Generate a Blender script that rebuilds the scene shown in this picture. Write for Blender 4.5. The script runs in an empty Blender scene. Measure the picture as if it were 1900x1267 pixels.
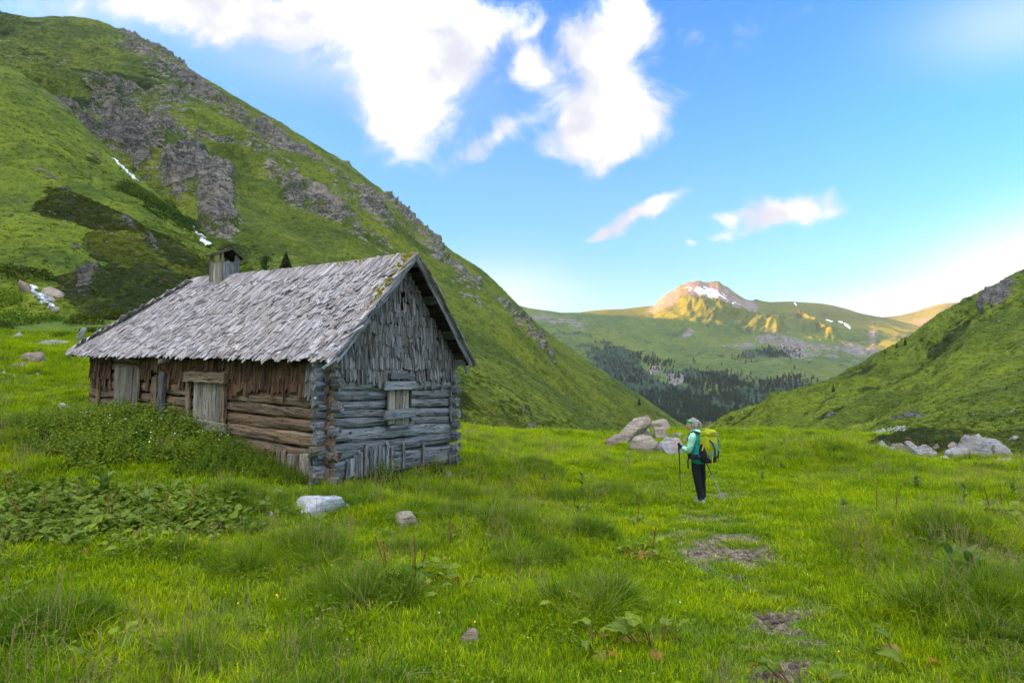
import bpy, bmesh, math, random
import numpy as np
from mathutils import Vector, Matrix, Euler

R = math.radians
random.seed(7)
rng = np.random.default_rng(7)
scene = bpy.context.scene
C = scene.collection

# ------------------------------------------------------------------ camera
F = 1135.0            # focal length in pixels of the 1900 px wide photograph
PITCH = math.atan((700 - 633.5) / F)
CAMZ = 1.65
cam_data = bpy.data.cameras.new('camera')
cam_data.sensor_width = 36.0
cam_data.lens = 36.0 * F / 1900.0
cam_data.clip_start = 0.05
cam_data.clip_end = 60000
cam = bpy.data.objects.new('camera', cam_data)
cam.location = (0, 0, CAMZ)
cam.rotation_euler = (R(90) + PITCH, 0, 0)
C.objects.link(cam)
scene.camera = cam
CP, SP = math.cos(PITCH), math.sin(PITCH)

# ------------------------------------------------------------------ exposure
scene.view_settings.view_transform = 'Standard'
scene.view_settings.look = 'None'
scene.view_settings.gamma = 1.0
scene.view_settings.use_curve_mapping = False
scene.view_settings.exposure = 3.54
scene.cycles.max_bounces = 5
scene.cycles.diffuse_bounces = 2
scene.cycles.glossy_bounces = 2
scene.cycles.transmission_bounces = 3
scene.cycles.transparent_max_bounces = 6
scene.cycles.volume_bounces = 0
scene.cycles.use_denoising = True

# ------------------------------------------------------------------ sun (low, from the left, behind the mountain)
SUN_EL, SUN_AZ = R(11), R(-92)      # azimuth clockwise from +Y
sd = Vector((math.sin(SUN_AZ) * math.cos(SUN_EL), math.cos(SUN_AZ) * math.cos(SUN_EL), math.sin(SUN_EL)))
sun_data = bpy.data.lights.new('sun', 'SUN')
sun_data.energy = 3.8
sun_data.color = (1.0, 0.38, 0.07)
sun_data.angle = R(0.5)
sun = bpy.data.objects.new('sun', sun_data)
sun.rotation_euler = (-sd).to_track_quat('-Z', 'Y').to_euler()
C.objects.link(sun)


# ------------------------------------------------------------------ node helpers
class NT:
    def __init__(s, tree):
        s.t = tree; s.n = tree.nodes; s.l = tree.links
    def new(s, typ, **kw):
        n = s.n.new(typ)
        for k, v in kw.items():
            setattr(n, k, v)
        return n
    def put(s, sock, v):
        if isinstance(v, bpy.types.NodeSocket):
            s.l.new(v, sock)
        elif v is not None:
            if isinstance(v, (tuple, list)) and len(v) == 3 and sock.type == 'RGBA':
                v = (*v, 1)
            sock.default_value = v
    def math(s, op, a, b=None, c=None, clamp=False):
        n = s.new('ShaderNodeMath', operation=op, use_clamp=clamp)
        s.put(n.inputs[0], a); s.put(n.inputs[1], b); s.put(n.inputs[2], c)
        return n.outputs[0]
    def vmath(s, op, a, b=None, out=0):
        n = s.new('ShaderNodeVectorMath', operation=op)
        s.put(n.inputs[0], a); s.put(n.inputs[1], b)
        return n.outputs[out]
    def mix(s, f, a, b, blend='MIX'):
        n = s.new('ShaderNodeMix', data_type='RGBA', blend_type=blend)
        s.put(n.inputs[0], f); s.put(n.inputs[6], a); s.put(n.inputs[7], b)
        return n.outputs[2]
    def noise(s, vec, scale, detail=4, rough=0.55, dist=0.0, out=0):
        n = s.new('ShaderNodeTexNoise')
        s.put(n.inputs['Vector'], vec); s.put(n.inputs['Scale'], scale)
        n.inputs['Detail'].default_value = detail
        n.inputs['Roughness'].default_value = rough
        n.inputs['Distortion'].default_value = dist
        return n.outputs[out]
    def ramp(s, f, stops, interp='LINEAR'):
        n = s.new('ShaderNodeValToRGB')
        s.put(n.inputs[0], f)
        cr = n.color_ramp; cr.interpolation = interp
        while len(cr.elements) < len(stops):
            cr.elements.new(0.5)
        for e, (p, c) in zip(cr.elements, stops):
            e.position = p
            e.color = (*c, 1) if isinstance(c, (tuple, list)) else (c, c, c, 1)
        return n.outputs[0]
    def mapr(s, v, a, b, c=0.0, d=1.0, smooth=True):
        n = s.new('ShaderNodeMapRange', interpolation_type='SMOOTHSTEP' if smooth else 'LINEAR')
        s.put(n.inputs[0], v)
        for i, q in enumerate((a, b, c, d)):
            s.put(n.inputs[i + 1], q)
        return n.outputs[0]
    def mapping(s, vec, scale=(1, 1, 1), rot=(0, 0, 0), loc=(0, 0, 0)):
        n = s.new('ShaderNodeMapping')
        s.put(n.inputs[0], vec)
        n.inputs[1].default_value = loc; n.inputs[2].default_value = rot; n.inputs[3].default_value = scale
        return n.outputs[0]
    def attr(s, name, out=2, typ='GEOMETRY'):
        n = s.new('ShaderNodeAttribute', attribute_name=name, attribute_type=typ)
        return n.outputs[out]


# ------------------------------------------------------------------ sky
world = bpy.data.worlds.new('World')
scene.world = world
world.use_nodes = True
w = NT(world.node_tree)
w.n.clear()
wout = w.new('ShaderNodeOutputWorld')
bg = w.new('ShaderNodeBackground')
bg.inputs[1].default_value = 0.15
w.l.new(bg.outputs[0], wout.inputs[0])
sky = w.new('ShaderNodeTexSky', sky_type='NISHITA')
sky.sun_disc = False
sky.sun_elevation = SUN_EL
sky.sun_rotation = SUN_AZ % (2 * math.pi)
sky.altitude = 1800
sky.air_density = 1.0
sky.dust_density = 0.35
sky.ozone_density = 1.5
tc = w.new('ShaderNodeTexCoord').outputs['Generated']
sep = w.new('ShaderNodeSeparateXYZ'); w.l.new(tc, sep.inputs[0])
dx, dy, dz = sep.outputs
# clear high-altitude air: a deeper blue than the model's
SKYCOL = w.mix(1.0, sky.outputs[0], w.ramp(dz, [(0.0, (.100, .155, .18)), (.12, (.086, .160, .18)), (.22, (.070, .180, .200)), (.35, (.058, .192, .262)), (.5, (.048, .185, .315)), (1.0, (.042, .165, .33))]), 'MULTIPLY')
fwd = w.math('ADD', w.math('MULTIPLY', dy, CP), w.math('MULTIPLY', dz, SP))
upv = w.math('ADD', w.math('MULTIPLY', dy, -SP), w.math('MULTIPLY', dz, CP))
fc = w.math('MAXIMUM', fwd, 0.08)
U = w.math('DIVIDE', dx, fc)
V = w.math('DIVIDE', upv, fc)
uv = w.new('ShaderNodeCombineXYZ')
w.l.new(U, uv.inputs[0]); w.l.new(V, uv.inputs[1])
UV = uv.outputs[0]
# wisp-like displacement of the outlines
wn = w.noise(UV, 5.5, 6, 0.6, out=1)
wv = w.vmath('SUBTRACT', wn, (0.5, 0.5, 0.5))
sc_ = w.new('ShaderNodeVectorMath', operation='SCALE'); w.l.new(wv, sc_.inputs[0]); sc_.inputs[3].default_value = 0.10
UVW = w.vmath('ADD', UV, sc_.outputs[0])


def ellipse(px, py, rx, ry, ang, amp, soft=False):
    src = UV if soft else UVW
    cx, cy = (px - 950) / F, (633.5 - py) / F
    m = w.new('ShaderNodeMapping', vector_type='TEXTURE')
    w.put(m.inputs[0], src)
    m.inputs[1].default_value = (cx, cy, 0)
    m.inputs[2].default_value = (0, 0, R(ang))
    m.inputs[3].default_value = (rx / F, ry / F, 1)
    sp = w.new('ShaderNodeSeparateXYZ'); w.l.new(m.outputs[0], sp.inputs[0])
    d2 = w.math('ADD', w.math('MULTIPLY', sp.outputs[0], sp.outputs[0]), w.math('MULTIPLY', sp.outputs[1], sp.outputs[1]))
    return w.math('MULTIPLY', w.math('EXPONENT', w.math('MULTIPLY', d2, -1.0)), amp)


CLOUDS = [
    (640, 20, 330, 62, -2, 1.25), (330, 28, 120, 36, -4, .9), (790, 60, 100, 80, 0, 1.1), (755, 170, 100, 70, 0, 1.15),
    (745, 245, 66, 40, 0, .85), (715, 300, 70, 30, 10, .42), (870, 105, 40, 60, 0, .5),
    (982, 128, 40, 38, 0, 1.15), (1120, 60, 92, 62, 50, 1.05), (1180, 40, 50, 50, 0, .6), (1125, 195, 105, 78, 20, 1.15), (1075, 250, 66, 44, 10, .95),
    (1210, 190, 60, 50, 0, .55), (905, 262, 100, 24, 32, .75), (1125, 300, 60, 18, 25, .45), (990, 50, 40, 12, 30, .4),
    (1185, 402, 86, 21, 27, 1.0), (1110, 448, 34, 12, 20, .7), (1345, 398, 44, 17, 12, .75), (1330, 437, 32, 12, 12, .7), (1450, 395, 92, 32, 16, .92), (1530, 405, 60, 22, 5, .55),
    (1275, 452, 16, 8, 0, .5), (1480, 25, 110, 22, 22, .36), (1290, 70, 30, 30, 0, .3), (1540, 70, 60, 30, 10, .22), (1300, 150, 90, 40, 45, .25), (1700, 230, 120, 14, 12, .2),
    (560, 120, 130, 70, 0, .3), (60, 5, 160, 26, 0, .45),
]
dens = None
for c in CLOUDS:
    e = ellipse(*c)
    dens = e if dens is None else w.math('ADD', dens, e)
# soft bright veils
veil = None
for c in [(925, 560, 130, 66, 0, .62), (1880, 490, 230, 80, 20, .85), (1720, 565, 260, 34, 5, .5), (1890, 40, 190, 75, 10, .42), (150, 20, 260, 60, 0, .3), (600, 120, 260, 60, -10, .3)]:
    e = ellipse(*c, soft=True)
    veil = e if veil is None else w.math('ADD', veil, e)
front = w.mapr(fwd, 0.15, 0.45)
fine = w.noise(UV, 9, 12, 0.70, 0.5)
dn = w.math('ADD', w.math('MULTIPLY', dens, 1.0), w.math('MULTIPLY', w.math('SUBTRACT', fine, 0.5), 2.1))
cov_f = w.mapr(dn, 0.22, 1.0)
# cloud cover beyond the frame: the same broken fair-weather cloud
g = w.noise(w.mapping(tc, (2.2, 2.2, 4.5)), 1.6, 7, 0.6, 0.2)
cov_b = w.math('MULTIPLY', w.mapr(g, 0.38, 0.55), w.mapr(dz, 0.05, 0.35))
cov = w.math('ADD', w.math('MULTIPLY', cov_f, front), w.math('MULTIPLY', cov_b, w.math('SUBTRACT', 1.0, front)), clamp=True)
vl = w.math('MULTIPLY', veil, front, clamp=True)
shade = w.noise(UV, 7, 5, 0.55)
CL = 4.3
# broken cloud is brightest overhead, as cloud cover is
prof = w.ramp(dz, [(0.0, .14), (.50, .15), (.68, .55), (.85, .95), (1.0, 1.0)])
ccol = w.mix(w.mapr(shade, 0.38, 0.58), (CL * .64, CL * .70, CL * .81), (CL * .99, CL * 1.0, CL * 1.01))
ccol = w.mix(1.0, ccol, prof, 'MULTIPLY')
thin = w.math('POWER', cov, 1.15)
base = w.mix(w.math('MULTIPLY', vl, 0.9), SKYCOL, (.66, .70, .73))
fin = w.mix(thin, base, ccol)
w.l.new(fin, bg.inputs[0])


# ------------------------------------------------------------------ geometry helpers
def ray(px, py):
    v = 633.5 - py
    return np.stack([np.asarray(px, float) - 950.0 + 0 * np.asarray(v, float), F * CP - v * SP + 0 * np.asarray(px, float), F * SP + v * CP + 0 * np.asarray(px, float)], -1)


def at(px, py, Y):
    d = ray(px, py)
    k = np.asarray(Y, float) / d[..., 1]
    return d * k[..., None] + np.array([0, 0, CAMZ])


def _hash(ix, iy, iz, seed):
    h = (ix * 374761393 + iy * 668265263 + iz * 1274126177 + seed * 974634777) & 0xFFFFFFFF
    h = ((h ^ (h >> 13)) * 1274126177) & 0xFFFFFFFF
    h = ((h ^ (h >> 16)) * 2246822519) & 0xFFFFFFFF
    return ((h ^ (h >> 15)) & 0xFFFFFF) / float(0xFFFFFF)


def vnoise(P, seed=0):
    i = np.floor(P).astype(np.int64)
    f = P - i
    f = f * f * f * (f * (f * 6 - 15) + 10)
    out = 0
    for a in (0, 1):
        wx = f[..., 0] if a else 1 - f[..., 0]
        for b in (0, 1):
            wy = f[..., 1] if b else 1 - f[..., 1]
            for c in (0, 1):
                wz = f[..., 2] if c else 1 - f[..., 2]
                out = out + wx * wy * wz * _hash(i[..., 0] + a, i[..., 1] + b, i[..., 2] + c, seed)
    return out


def fbm(P, scale, octv=5, seed=0, gain=0.5, ridged=False, lac=2.03):
    P = np.asarray(P, float) * scale
    a, s, tot = 1.0, 0.0, 0.0
    for o in range(octv):
        n = vnoise(P, seed + o * 17)
        if ridged:
            n = 1 - np.abs(2 * n - 1)
        s = s + a * n; tot += a
        a *= gain
        P = P * lac + 11.3
    return s / tot


def sstep(a, b, x):
    t = np.clip((x - a) / (b - a), 0, 1)
    return t * t * (3 - 2 * t)


def mesh_from(name, verts, faces, mat=None, smooth=False, attrs=None):
    me = bpy.data.meshes.new(name)
    verts = np.asarray(verts, dtype=np.float32).reshape(-1, 3)
    if isinstance(faces, np.ndarray):
        nf, k = faces.shape
        me.vertices.add(len(verts)); me.vertices.foreach_set('co', verts.ravel())
        me.loops.add(nf * k); me.loops.foreach_set('vertex_index', faces.astype(np.int32).ravel())
        me.polygons.add(nf); me.polygons.foreach_set('loop_start', np.arange(0, nf * k, k, dtype=np.int32))
        me.update(calc_edges=True)
    else:
        me.from_pydata([tuple(map(float, v)) for v in verts], [], faces)
        me.update()
    if smooth:
        me.polygons.foreach_set('use_smooth', np.ones(len(me.polygons), bool))
    if attrs:
        for k_, v_ in attrs.items():
            v_ = np.asarray(v_, np.float32)
            if v_.ndim == 1:
                a = me.attributes.new(k_, 'FLOAT', 'POINT'); a.data.foreach_set('value', v_)
            else:
                a = me.attributes.new(k_, 'FLOAT_VECTOR', 'POINT'); a.data.foreach_set('vector', v_.ravel())
    if mat:
        me.materials.append(mat)
    return me


def link(name, data, parent=None, loc=None, label=None, cat=None, group=None, kind=None):
    o = bpy.data.objects.new(name, data)
    C.objects.link(o)
    if parent is not None:
        o.parent = parent
    if loc is not None:
        o.location = loc
    return tag(o, label, cat, group, kind)


def tag(o, label=None, cat=None, group=None, kind=None):
    if label: o['label'] = label
    if cat: o['category'] = cat
    if group: o['group'] = group
    if kind: o['kind'] = kind
    return o


def grid_faces(nr, nc):
    i = np.arange(nr - 1)[:, None] * nc + np.arange(nc - 1)[None, :]
    i = i.ravel()
    return np.stack([i, i + 1, i + nc + 1, i + nc], 1)


def mat_new(name):
    m = bpy.data.materials.new(name)
    m.use_nodes = True
    t = NT(m.node_tree)
    t.n.clear()
    out = t.new('ShaderNodeOutputMaterial')
    return m, t, out


def principled(t, out, col, rough=0.9, bump=None, bstr=0.3, bdist=0.02, spec=0.1, trans=None):
    p = t.new('ShaderNodeBsdfPrincipled')
    t.put(p.inputs['Base Color'], col)
    t.put(p.inputs['Roughness'], rough)
    p.inputs['Specular IOR Level'].default_value = spec
    if bump is not None:
        b = t.new('ShaderNodeBump')
        b.inputs['Strength'].default_value = bstr
        b.inputs['Distance'].default_value = bdist
        t.put(b.inputs['Height'], bump)
        t.l.new(b.outputs[0], p.inputs['Normal'])
    if trans is not None:
        tr = t.new('ShaderNodeBsdfTranslucent')
        t.put(tr.inputs[0], trans)
        mx = t.new('ShaderNodeMixShader'); mx.inputs[0].default_value = 0.38
        t.l.new(p.outputs[0], mx.inputs[1]); t.l.new(tr.outputs[0], mx.inputs[2])
        t.l.new(mx.outputs[0], out.inputs[0])
    else:
        t.l.new(p.outputs[0], out.inputs[0])
    return p


def terrain_material(name, ga, gb, gd, rk, rk2, unit, extra=None, fallrot=0.0, streak=(1, 1, 1), bump=0.5):
    """ga light grass, gb mid grass, gd dark heath, also painted shade in hollows; unit = size in metres of the small variation"""
    m, t, out = mat_new(name)
    co = t.new('ShaderNodeNewGeometry').outputs['Position']
    st = t.mapping(co, streak, (0, 0, fallrot))
    big = t.noise(st, 1.0 / (unit * 9), 5, 0.6)
    mid = t.noise(st, 1.0 / (unit * 2.2), 5, 0.62)
    sm = t.noise(co, 1.0 / (unit * .35), 4, 0.7)
    f1 = t.mapr(t.math('ADD', t.math('MULTIPLY', big, .55), t.math('MULTIPLY', mid, .45)), .40, .60)
    col = t.mix(f1, gb, ga)
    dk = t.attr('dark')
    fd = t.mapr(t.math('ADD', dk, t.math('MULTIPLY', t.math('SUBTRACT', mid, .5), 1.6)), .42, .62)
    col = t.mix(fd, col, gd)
    fs = t.noise(co, 1.0 / (unit * .10), 3, .7)
    col = t.mix(1.0, col, t.ramp(fs, [(.36, .62), (.5, 1.0), (.64, 1.38)]), 'MULTIPLY')
    # fine speckle: single plants and stones
    col = t.mix(t.mapr(sm, .45, .70, 0, .62), col, (gd[0] * .75, gd[1] * .75, gd[2] * .75))
    col = t.mix(t.mapr(sm, .42, .24, 0, .5), col, (ga[0] * 1.35, ga[1] * 1.3, ga[2] * 1.3))
    if extra:
        col = extra(t, col, co)
    ra = t.attr('rock')
    rs = t.noise(t.mapping(co, (1, 1, 2.2), (.5, .3, .2)), 1.0 / (unit * .55), 7, .72)
    fr = t.mapr(t.math('ADD', ra, t.math('MULTIPLY', t.math('SUBTRACT', rs, .5), 1.7)), .48, .55)
    ck = t.new('ShaderNodeTexVoronoi', feature='DISTANCE_TO_EDGE'); t.put(ck.inputs['Vector'], t.vmath('ADD', t.mapping(co, (1, 1, 2.4), (.4, .5, .2)), t.vmath('MULTIPLY', t.noise(co, 1.0 / (unit * .5), 4, .6, out=1), (unit * .8, unit * .8, unit * .8)))); ck.inputs['Scale'].default_value = 1.0 / (unit * .55)
    rfine = t.noise(co, 1.0 / (unit * .12), 4, .7)
    rcol = t.mix(t.mapr(t.math('ADD', t.math('MULTIPLY', rs, .6), t.math('MULTIPLY', rfine, .4)), .40, .60), rk2, rk)
    rcol = t.mix(t.mapr(ck.outputs[0], .0, .10, .85, 0), rcol, (rk2[0] * .35, rk2[1] * .35, rk2[2] * .35))
    rcol = t.mix(t.mapr(rfine, .50, .58, 0, .75), rcol, gd)
    rcol = t.mix(t.mapr(t.noise(co, 1.0 / (unit * 1.2), 4, .6), .52, .66, 0, .55), rcol, (rk[0] * 1.15, rk[1] * 1.03, rk[2] * .85))
    col = t.mix(fr, col, rcol)
    sn = t.attr('snow')
    col = t.mix(t.mapr(t.math('ADD', sn, t.math('MULTIPLY', t.math('SUBTRACT', rs, .5), .5)), .48, .54), col, (.80, .82, .86))
    h = t.math('ADD', t.math('MULTIPLY', sm, 1.0), t.math('MULTIPLY', rs, t.math('MULTIPLY', fr, 3.0)))
    principled(t, out, col, .95, h, bump, unit * .35, .1)
    return m

# ================================================================== TERRAIN
class Patch:
    """hillside given by world profiles (height against distance) at a number of bearings"""
    def __init__(s, cols, pxs, rows, back=(0.12, 0.5, 6)):
        K = len(cols[0][1])
        cx = np.array([c[0] for c in cols], float)
        kn = np.array([[q for q in c[1]] for c in cols], float)          # ncol, K, 2
        pxs = np.asarray(pxs, float)
        py = np.stack([np.interp(pxs, cx, kn[:, k, 0]) for k in range(K)])
        Y = np.stack([np.interp(pxs, cx, kn[:, k, 1]) for k in range(K)])
        P = at(pxs[None, :], py, Y)                                        # K, nx, 3
        kz = (P[..., 2] - CAMZ) / P[..., 1]
        out = []; PYs = []
        tt = np.linspace(0, K - 1, rows)
        for t in tt:
            k = min(int(t), K - 2); f = t - k
            # even steps in elevation within each segment of the profile
            kk = kz[k] * (1 - f) + kz[k + 1] * f
            y0, y1, z0, z1 = P[k, :, 1], P[k + 1, :, 1], P[k, :, 2], P[k + 1, :, 2]
            m = (z1 - z0) / (y1 - y0)
            den = kk - m
            yy = np.where(np.abs(den) > 1e-6, (z0 - m * y0 - CAMZ) / np.where(np.abs(den) > 1e-6, den, 1), y0)
            yy = np.clip(yy, np.minimum(y0, y1), np.maximum(y0, y1))
            zz = z0 + m * (yy - y0)
            xx = P[k, :, 0] / y0 * yy
            out.append(np.stack([xx, yy, zz], -1))
            PYs.append(py[k] * (1 - f) + py[k + 1] * f)
        s.front = rows
        last = out[-1]
        bd, bs, bn = back
        for j in range(1, bn + 1):
            d = bd * j * j / 2
            q = last.copy()
            q[:, 0] *= 1 + d; q[:, 1] *= 1 + d
            q[:, 2] -= bs * d * np.linalg.norm(last[:, :2], axis=1)
            out.append(q); PYs.append(PYs[rows - 1])
        s.P = np.stack(out); s.PX = np.broadcast_to(pxs, s.P.shape[:2]).copy(); s.PY = np.stack(PYs)
        s.pxs = pxs

    def normals(s):
        du = np.gradient(s.P, axis=1); dv = np.gradient(s.P, axis=0)
        n = np.cross(du, dv)
        n /= np.linalg.norm(n, axis=-1, keepdims=True) + 1e-12
        n *= np.sign(n[..., 2:3] + 1e-9)
        return n

    def displace(s, h, vertical=0.5):
        n = s.normals() * (1 - vertical) + np.array([0, 0, vertical])
        s.P = s.P + n * h[..., None]

    def build(s, name, mat, attrs, kind='structure', label=None):
        s.dark, s.rock = attrs['dark'], attrs['rock']
        a = {k: v.reshape(-1) for k, v in attrs.items()}
        me = mesh_from(name, s.P.reshape(-1, 3), grid_faces(*s.P.shape[:2]), mat, True, a)
        return link(name, me, kind=kind, label=label)

    def surf(s, px, py):
        """point of the built surface seen at the bearing px and height py"""
        c = int(np.argmin(np.abs(s.pxs - px)))
        col = s.P[:s.front, c]
        q = project(col)
        i = int(np.argmin(np.abs(q[:, 1] - py)))
        return col[i].copy()


def project(P):
    P = np.asarray(P, float) - np.array([0, 0, CAMZ])
    f = P[..., 1] * CP + P[..., 2] * SP
    u = -P[..., 1] * SP + P[..., 2] * CP
    return np.stack([950 + F * P[..., 0] / f, 633.5 - F * u / f], -1)


def blobs(PX, PY, lst):
    r = np.zeros_like(PX)
    for (cx, cy, rx, ry, ang, amp) in lst:
        a = R(ang)
        X = PX - cx; Y = -(PY - cy)
        u = (X * math.cos(a) + Y * math.sin(a)) / rx
        v = (-X * math.sin(a) + Y * math.cos(a)) / ry
        r = np.maximum(r, amp * np.exp(-(u * u + v * v) ** 1.3)) if amp > 0 else r + amp * np.exp(-(u * u + v * v) ** 1.3)
    return r


def pxrange(segs):
    out = []
    for a, b, n in segs:
        out.append(np.linspace(a, b, n, endpoint=False))
    return np.concatenate(out + [[segs[-1][1]]])


def stretchcoord(P, d, k):
    """coordinates squeezed along direction d so that noise runs in streaks along it"""
    d = np.asarray(d, float); d /= np.linalg.norm(d)
    a = (P @ d)[..., None]
    return P - a * d * (1 - k)


# ---------------------------------------------------------------- main left mountain
MT_LEFT = terrain_material('mountain_pasture', (.120, .146, .012), (.052, .078, .009), (.019, .030, .007), (.30, .275, .24), (.11, .10, .095), 11, fallrot=.5, streak=(1, 1, 1), bump=.55)
cols = [
    (-3500, [(900, 90), (100, 150), (-1900, 230)]), (-1600, [(500, 200), (200, 300), (-900, 430)]), (-600, [(150, 480), (20, 520), (-330, 700)]),
    (0, [(165, 430), (110, 540), (25, 780)]), (60, [(200, 400), (130, 510), (33, 780)]), (130, [(250, 360), (150, 500), (34, 770)]), (200, [(310, 320), (190, 460), (52, 750)]),
    (290, [(390, 260), (250, 400), (95, 720)]), (400, [(500, 175), (330, 350), (165, 690)]), (520, [(620, 95), (430, 260), (232, 660)]), (560, [(650, 80), (455, 240), (258, 650)]),
    (640, [(715, 62), (520, 200), (310, 640)]), (720, [(750, 55), (570, 190), (370, 640)]), (770, [(775, 52), (610, 180), (421, 650)]), (840, [(800, 50), (650, 170), (470, 665)]),
    (890, [(810, 52), (680, 170), (500, 690)]), (940, [(815, 58), (700, 180), (546, 720)]), (1000, [(820, 70), (735, 200), (607, 770)]), (1060, [(825, 90), (765, 240), (652, 830)]),
    (1120, [(825, 130), (785, 300), (692, 900)]), (1200, [(830, 220), (808, 420), (746, 980)]), (1260, [(835, 330), (825, 550), (786, 1030)]), (1320, [(845, 450), (842, 650), (825, 1080)]), (1420, [(880, 500), (878, 700), (875, 1100)])]
LM = Patch(cols, pxrange([(-3500, -600, 60), (-600, -40, 50), (-40, 1330, 860), (1330, 1420, 10)]), 470)
P0 = LM.P
sk = at(np.array([100., 1100.]), np.array([33., 680.]), np.array([775., 880.]))
dcrest = sk[1] - sk[0]
Q = stretchcoord(P0, dcrest, .22)
rr = np.linalg.norm(P0, axis=-1)
dep = np.clip(rr / 500, .12, 1)
ribs = fbm(Q, 1 / 60., 5, 3, .5, True) - .55
bigg = fbm(P0, 1 / 150., 4, 9) - .5
top = sstep(0, .16, np.linspace(1, 0, LM.front))[:, None]
fade = np.ones(P0.shape[:2]); fade[:LM.front] = .35 + .65 * top[:LM.front]; fade[LM.front:] = .35
h = (bigg * 26 + ribs * 32) * dep * fade
ROCKS = [(250, 250, 60, 110, -60, .55), (220, 205, 90, 45, -25, .62), (340, 330, 48, 42, -30, .85), (395, 385, 38, 62, 20, .85), (250, 295, 60, 28, -50, .6), (215, 245, 40, 30, 0, .6), (420, 430, 30, 26, 0, .5),
         (260, 75, 130, 22, -33, .58), (330, 160, 190, 17, -33, .55), (540, 290, 260, 13, -35, .5), (690, 395, 60, 20, -45, .58), (60, 118, 90, 13, 10, .52), (420, 280, 200, 10, -30, .38), (180, 165, 60, 12, 0, .35),
         (610, 400, 130, 22, -38, .46), (700, 470, 80, 16, -35, .44), (560, 390, 60, 22, -30, .45), (650, 440, 70, 20, -35, .5), (835, 508, 80, 14, -40, .44), (870, 560, 60, 18, -40, .34), (960, 610, 80, 12, -45, .38), (990, 650, 60, 8, -42, .36),
         (620, 290, 130, 9, -36, .50), (770, 430, 110, 10, -42, .50), (160, 250, 40, 16, -40, .5), (120, 205, 60, 12, -30, .45)]
rock = blobs(LM.PX, LM.PY, ROCKS)
rock = rock * 1.05 + (fbm(Q, 1 / 38., 5, 21) - .5) * .8 + .10
rmask = sstep(.40, .62, rock)
crag = fbm(P0 * np.array([1, 1, 1.5]), 1 / 14., 5, 33, .6, True)
h += rmask * (crag - .45) * 24 * dep
h += (fbm(Q, 1 / 14., 4, 41, .55) - .5) * 3.6 * dep + (fbm(P0, 1 / 4.5, 3, 43) - .5) * 1.3 * dep
LM.displace(h, .35)
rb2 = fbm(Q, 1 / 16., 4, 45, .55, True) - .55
dark = np.clip(.34 - 1.1 * ribs - .9 * rb2 + .6 * (fbm(Q, 1 / 50., 4, 51) - .5) + blobs(LM.PX, LM.PY, [(420, 440, 70, 50, 0, .3), (300, 330, 60, 60, 0, .3), (300, 95, 200, 26, -33, .22), (1000, 700, 60, 30, -30, -.2)]), 0, 1)  # drier pale ridges; hollows and gully darkened in colour in place of shade
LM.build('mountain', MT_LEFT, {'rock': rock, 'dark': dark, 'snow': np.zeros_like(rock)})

# ---------------------------------------------------------------- grassy spur before it
MT_SPUR = terrain_material('spur_pasture', (.130, .168, .010), (.058, .092, .009), (.022, .036, .008), (.26, .245, .22), (.08, .075, .07), 3.2, fallrot=.8, bump=.7)
cols = [
    (-3500, [(1200, 26), (700, 60), (-300, 110)]), (-1200, [(760, 36), (420, 110), (-120, 260)]), (-500, [(720, 40), (350, 130), (-40, 360)]),
    (0, [(660, 46), (330, 130), (118, 340)]), (50, [(660, 46), (345, 125), (150, 315)]), (100, [(660, 47), (365, 120), (188, 290)]), (205, [(670, 48), (410, 110), (285, 245)]),
    (270, [(680, 49), (440, 102), (345, 210)]), (340, [(690, 50), (480, 90), (405, 170)]), (392, [(690, 50), (510, 80), (462, 142)]), (440, [(700, 50), (540, 72), (505, 115)]), (520, [(700, 48), (590, 60), (570, 85)]), (640, [(780, 46), (750, 55), (745, 70)])]
SPU = Patch(cols, pxrange([(-3500, -500, 40), (-500, -40, 40), (-40, 640, 430)]), 330, back=(.1, .5, 6))
P0 = SPU.P
rr = np.linalg.norm(P0, axis=-1); dep = np.clip(rr / 160, .25, 1.6)
fall = at(260., 400., 150.) - at(60., 250., 230.)
Q = stretchcoord(P0, fall, .3)
fade = np.ones(P0.shape[:2]); fade[:SPU.front] = .3 + .7 * sstep(0, .2, np.linspace(1, 0, SPU.front))[:, None]; fade[SPU.front:] = .3
h = ((fbm(P0, 1 / 45., 4, 60) - .5) * 8 + (fbm(Q, 1 / 17., 4, 61, .5, True) - .55) * 4.2) * dep * fade
rock = blobs(SPU.PX, SPU.PY, [(250, 300, 70, 12, -48, .62), (110, 200, 60, 8, -35, .56), (90, 350, 60, 8, -20, .5), (180, 290, 30, 8, -40, .5)]) + (fbm(Q, 1 / 14., 4, 62) - .5) * .45
h += sstep(.45, .6, rock) * (fbm(P0, 1 / 4., 4, 63, .6, True) - .4) * 2.2
h += (fbm(P0, 1 / 2.2, 3, 64) - .5) * .55 * dep
SPU.displace(h, .4)
dark = np.clip(.38 - 1.2 * (fbm(Q, 1 / 17., 4, 61, .5, True) - .55) - .6 * (fbm(Q, 1 / 6., 3, 66, .5, True) - .55) + .5 * (fbm(Q, 1 / 26., 4, 65) - .5) + blobs(SPU.PX, SPU.PY, [(330, 470, 120, 50, -30, .12)]), 0, 1)  # relief shading put into the colour: ribs paler, hollows between them darker
SPU.build('hill', MT_SPUR, {'rock': rock, 'dark': dark, 'snow': np.zeros_like(rock)})

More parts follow.
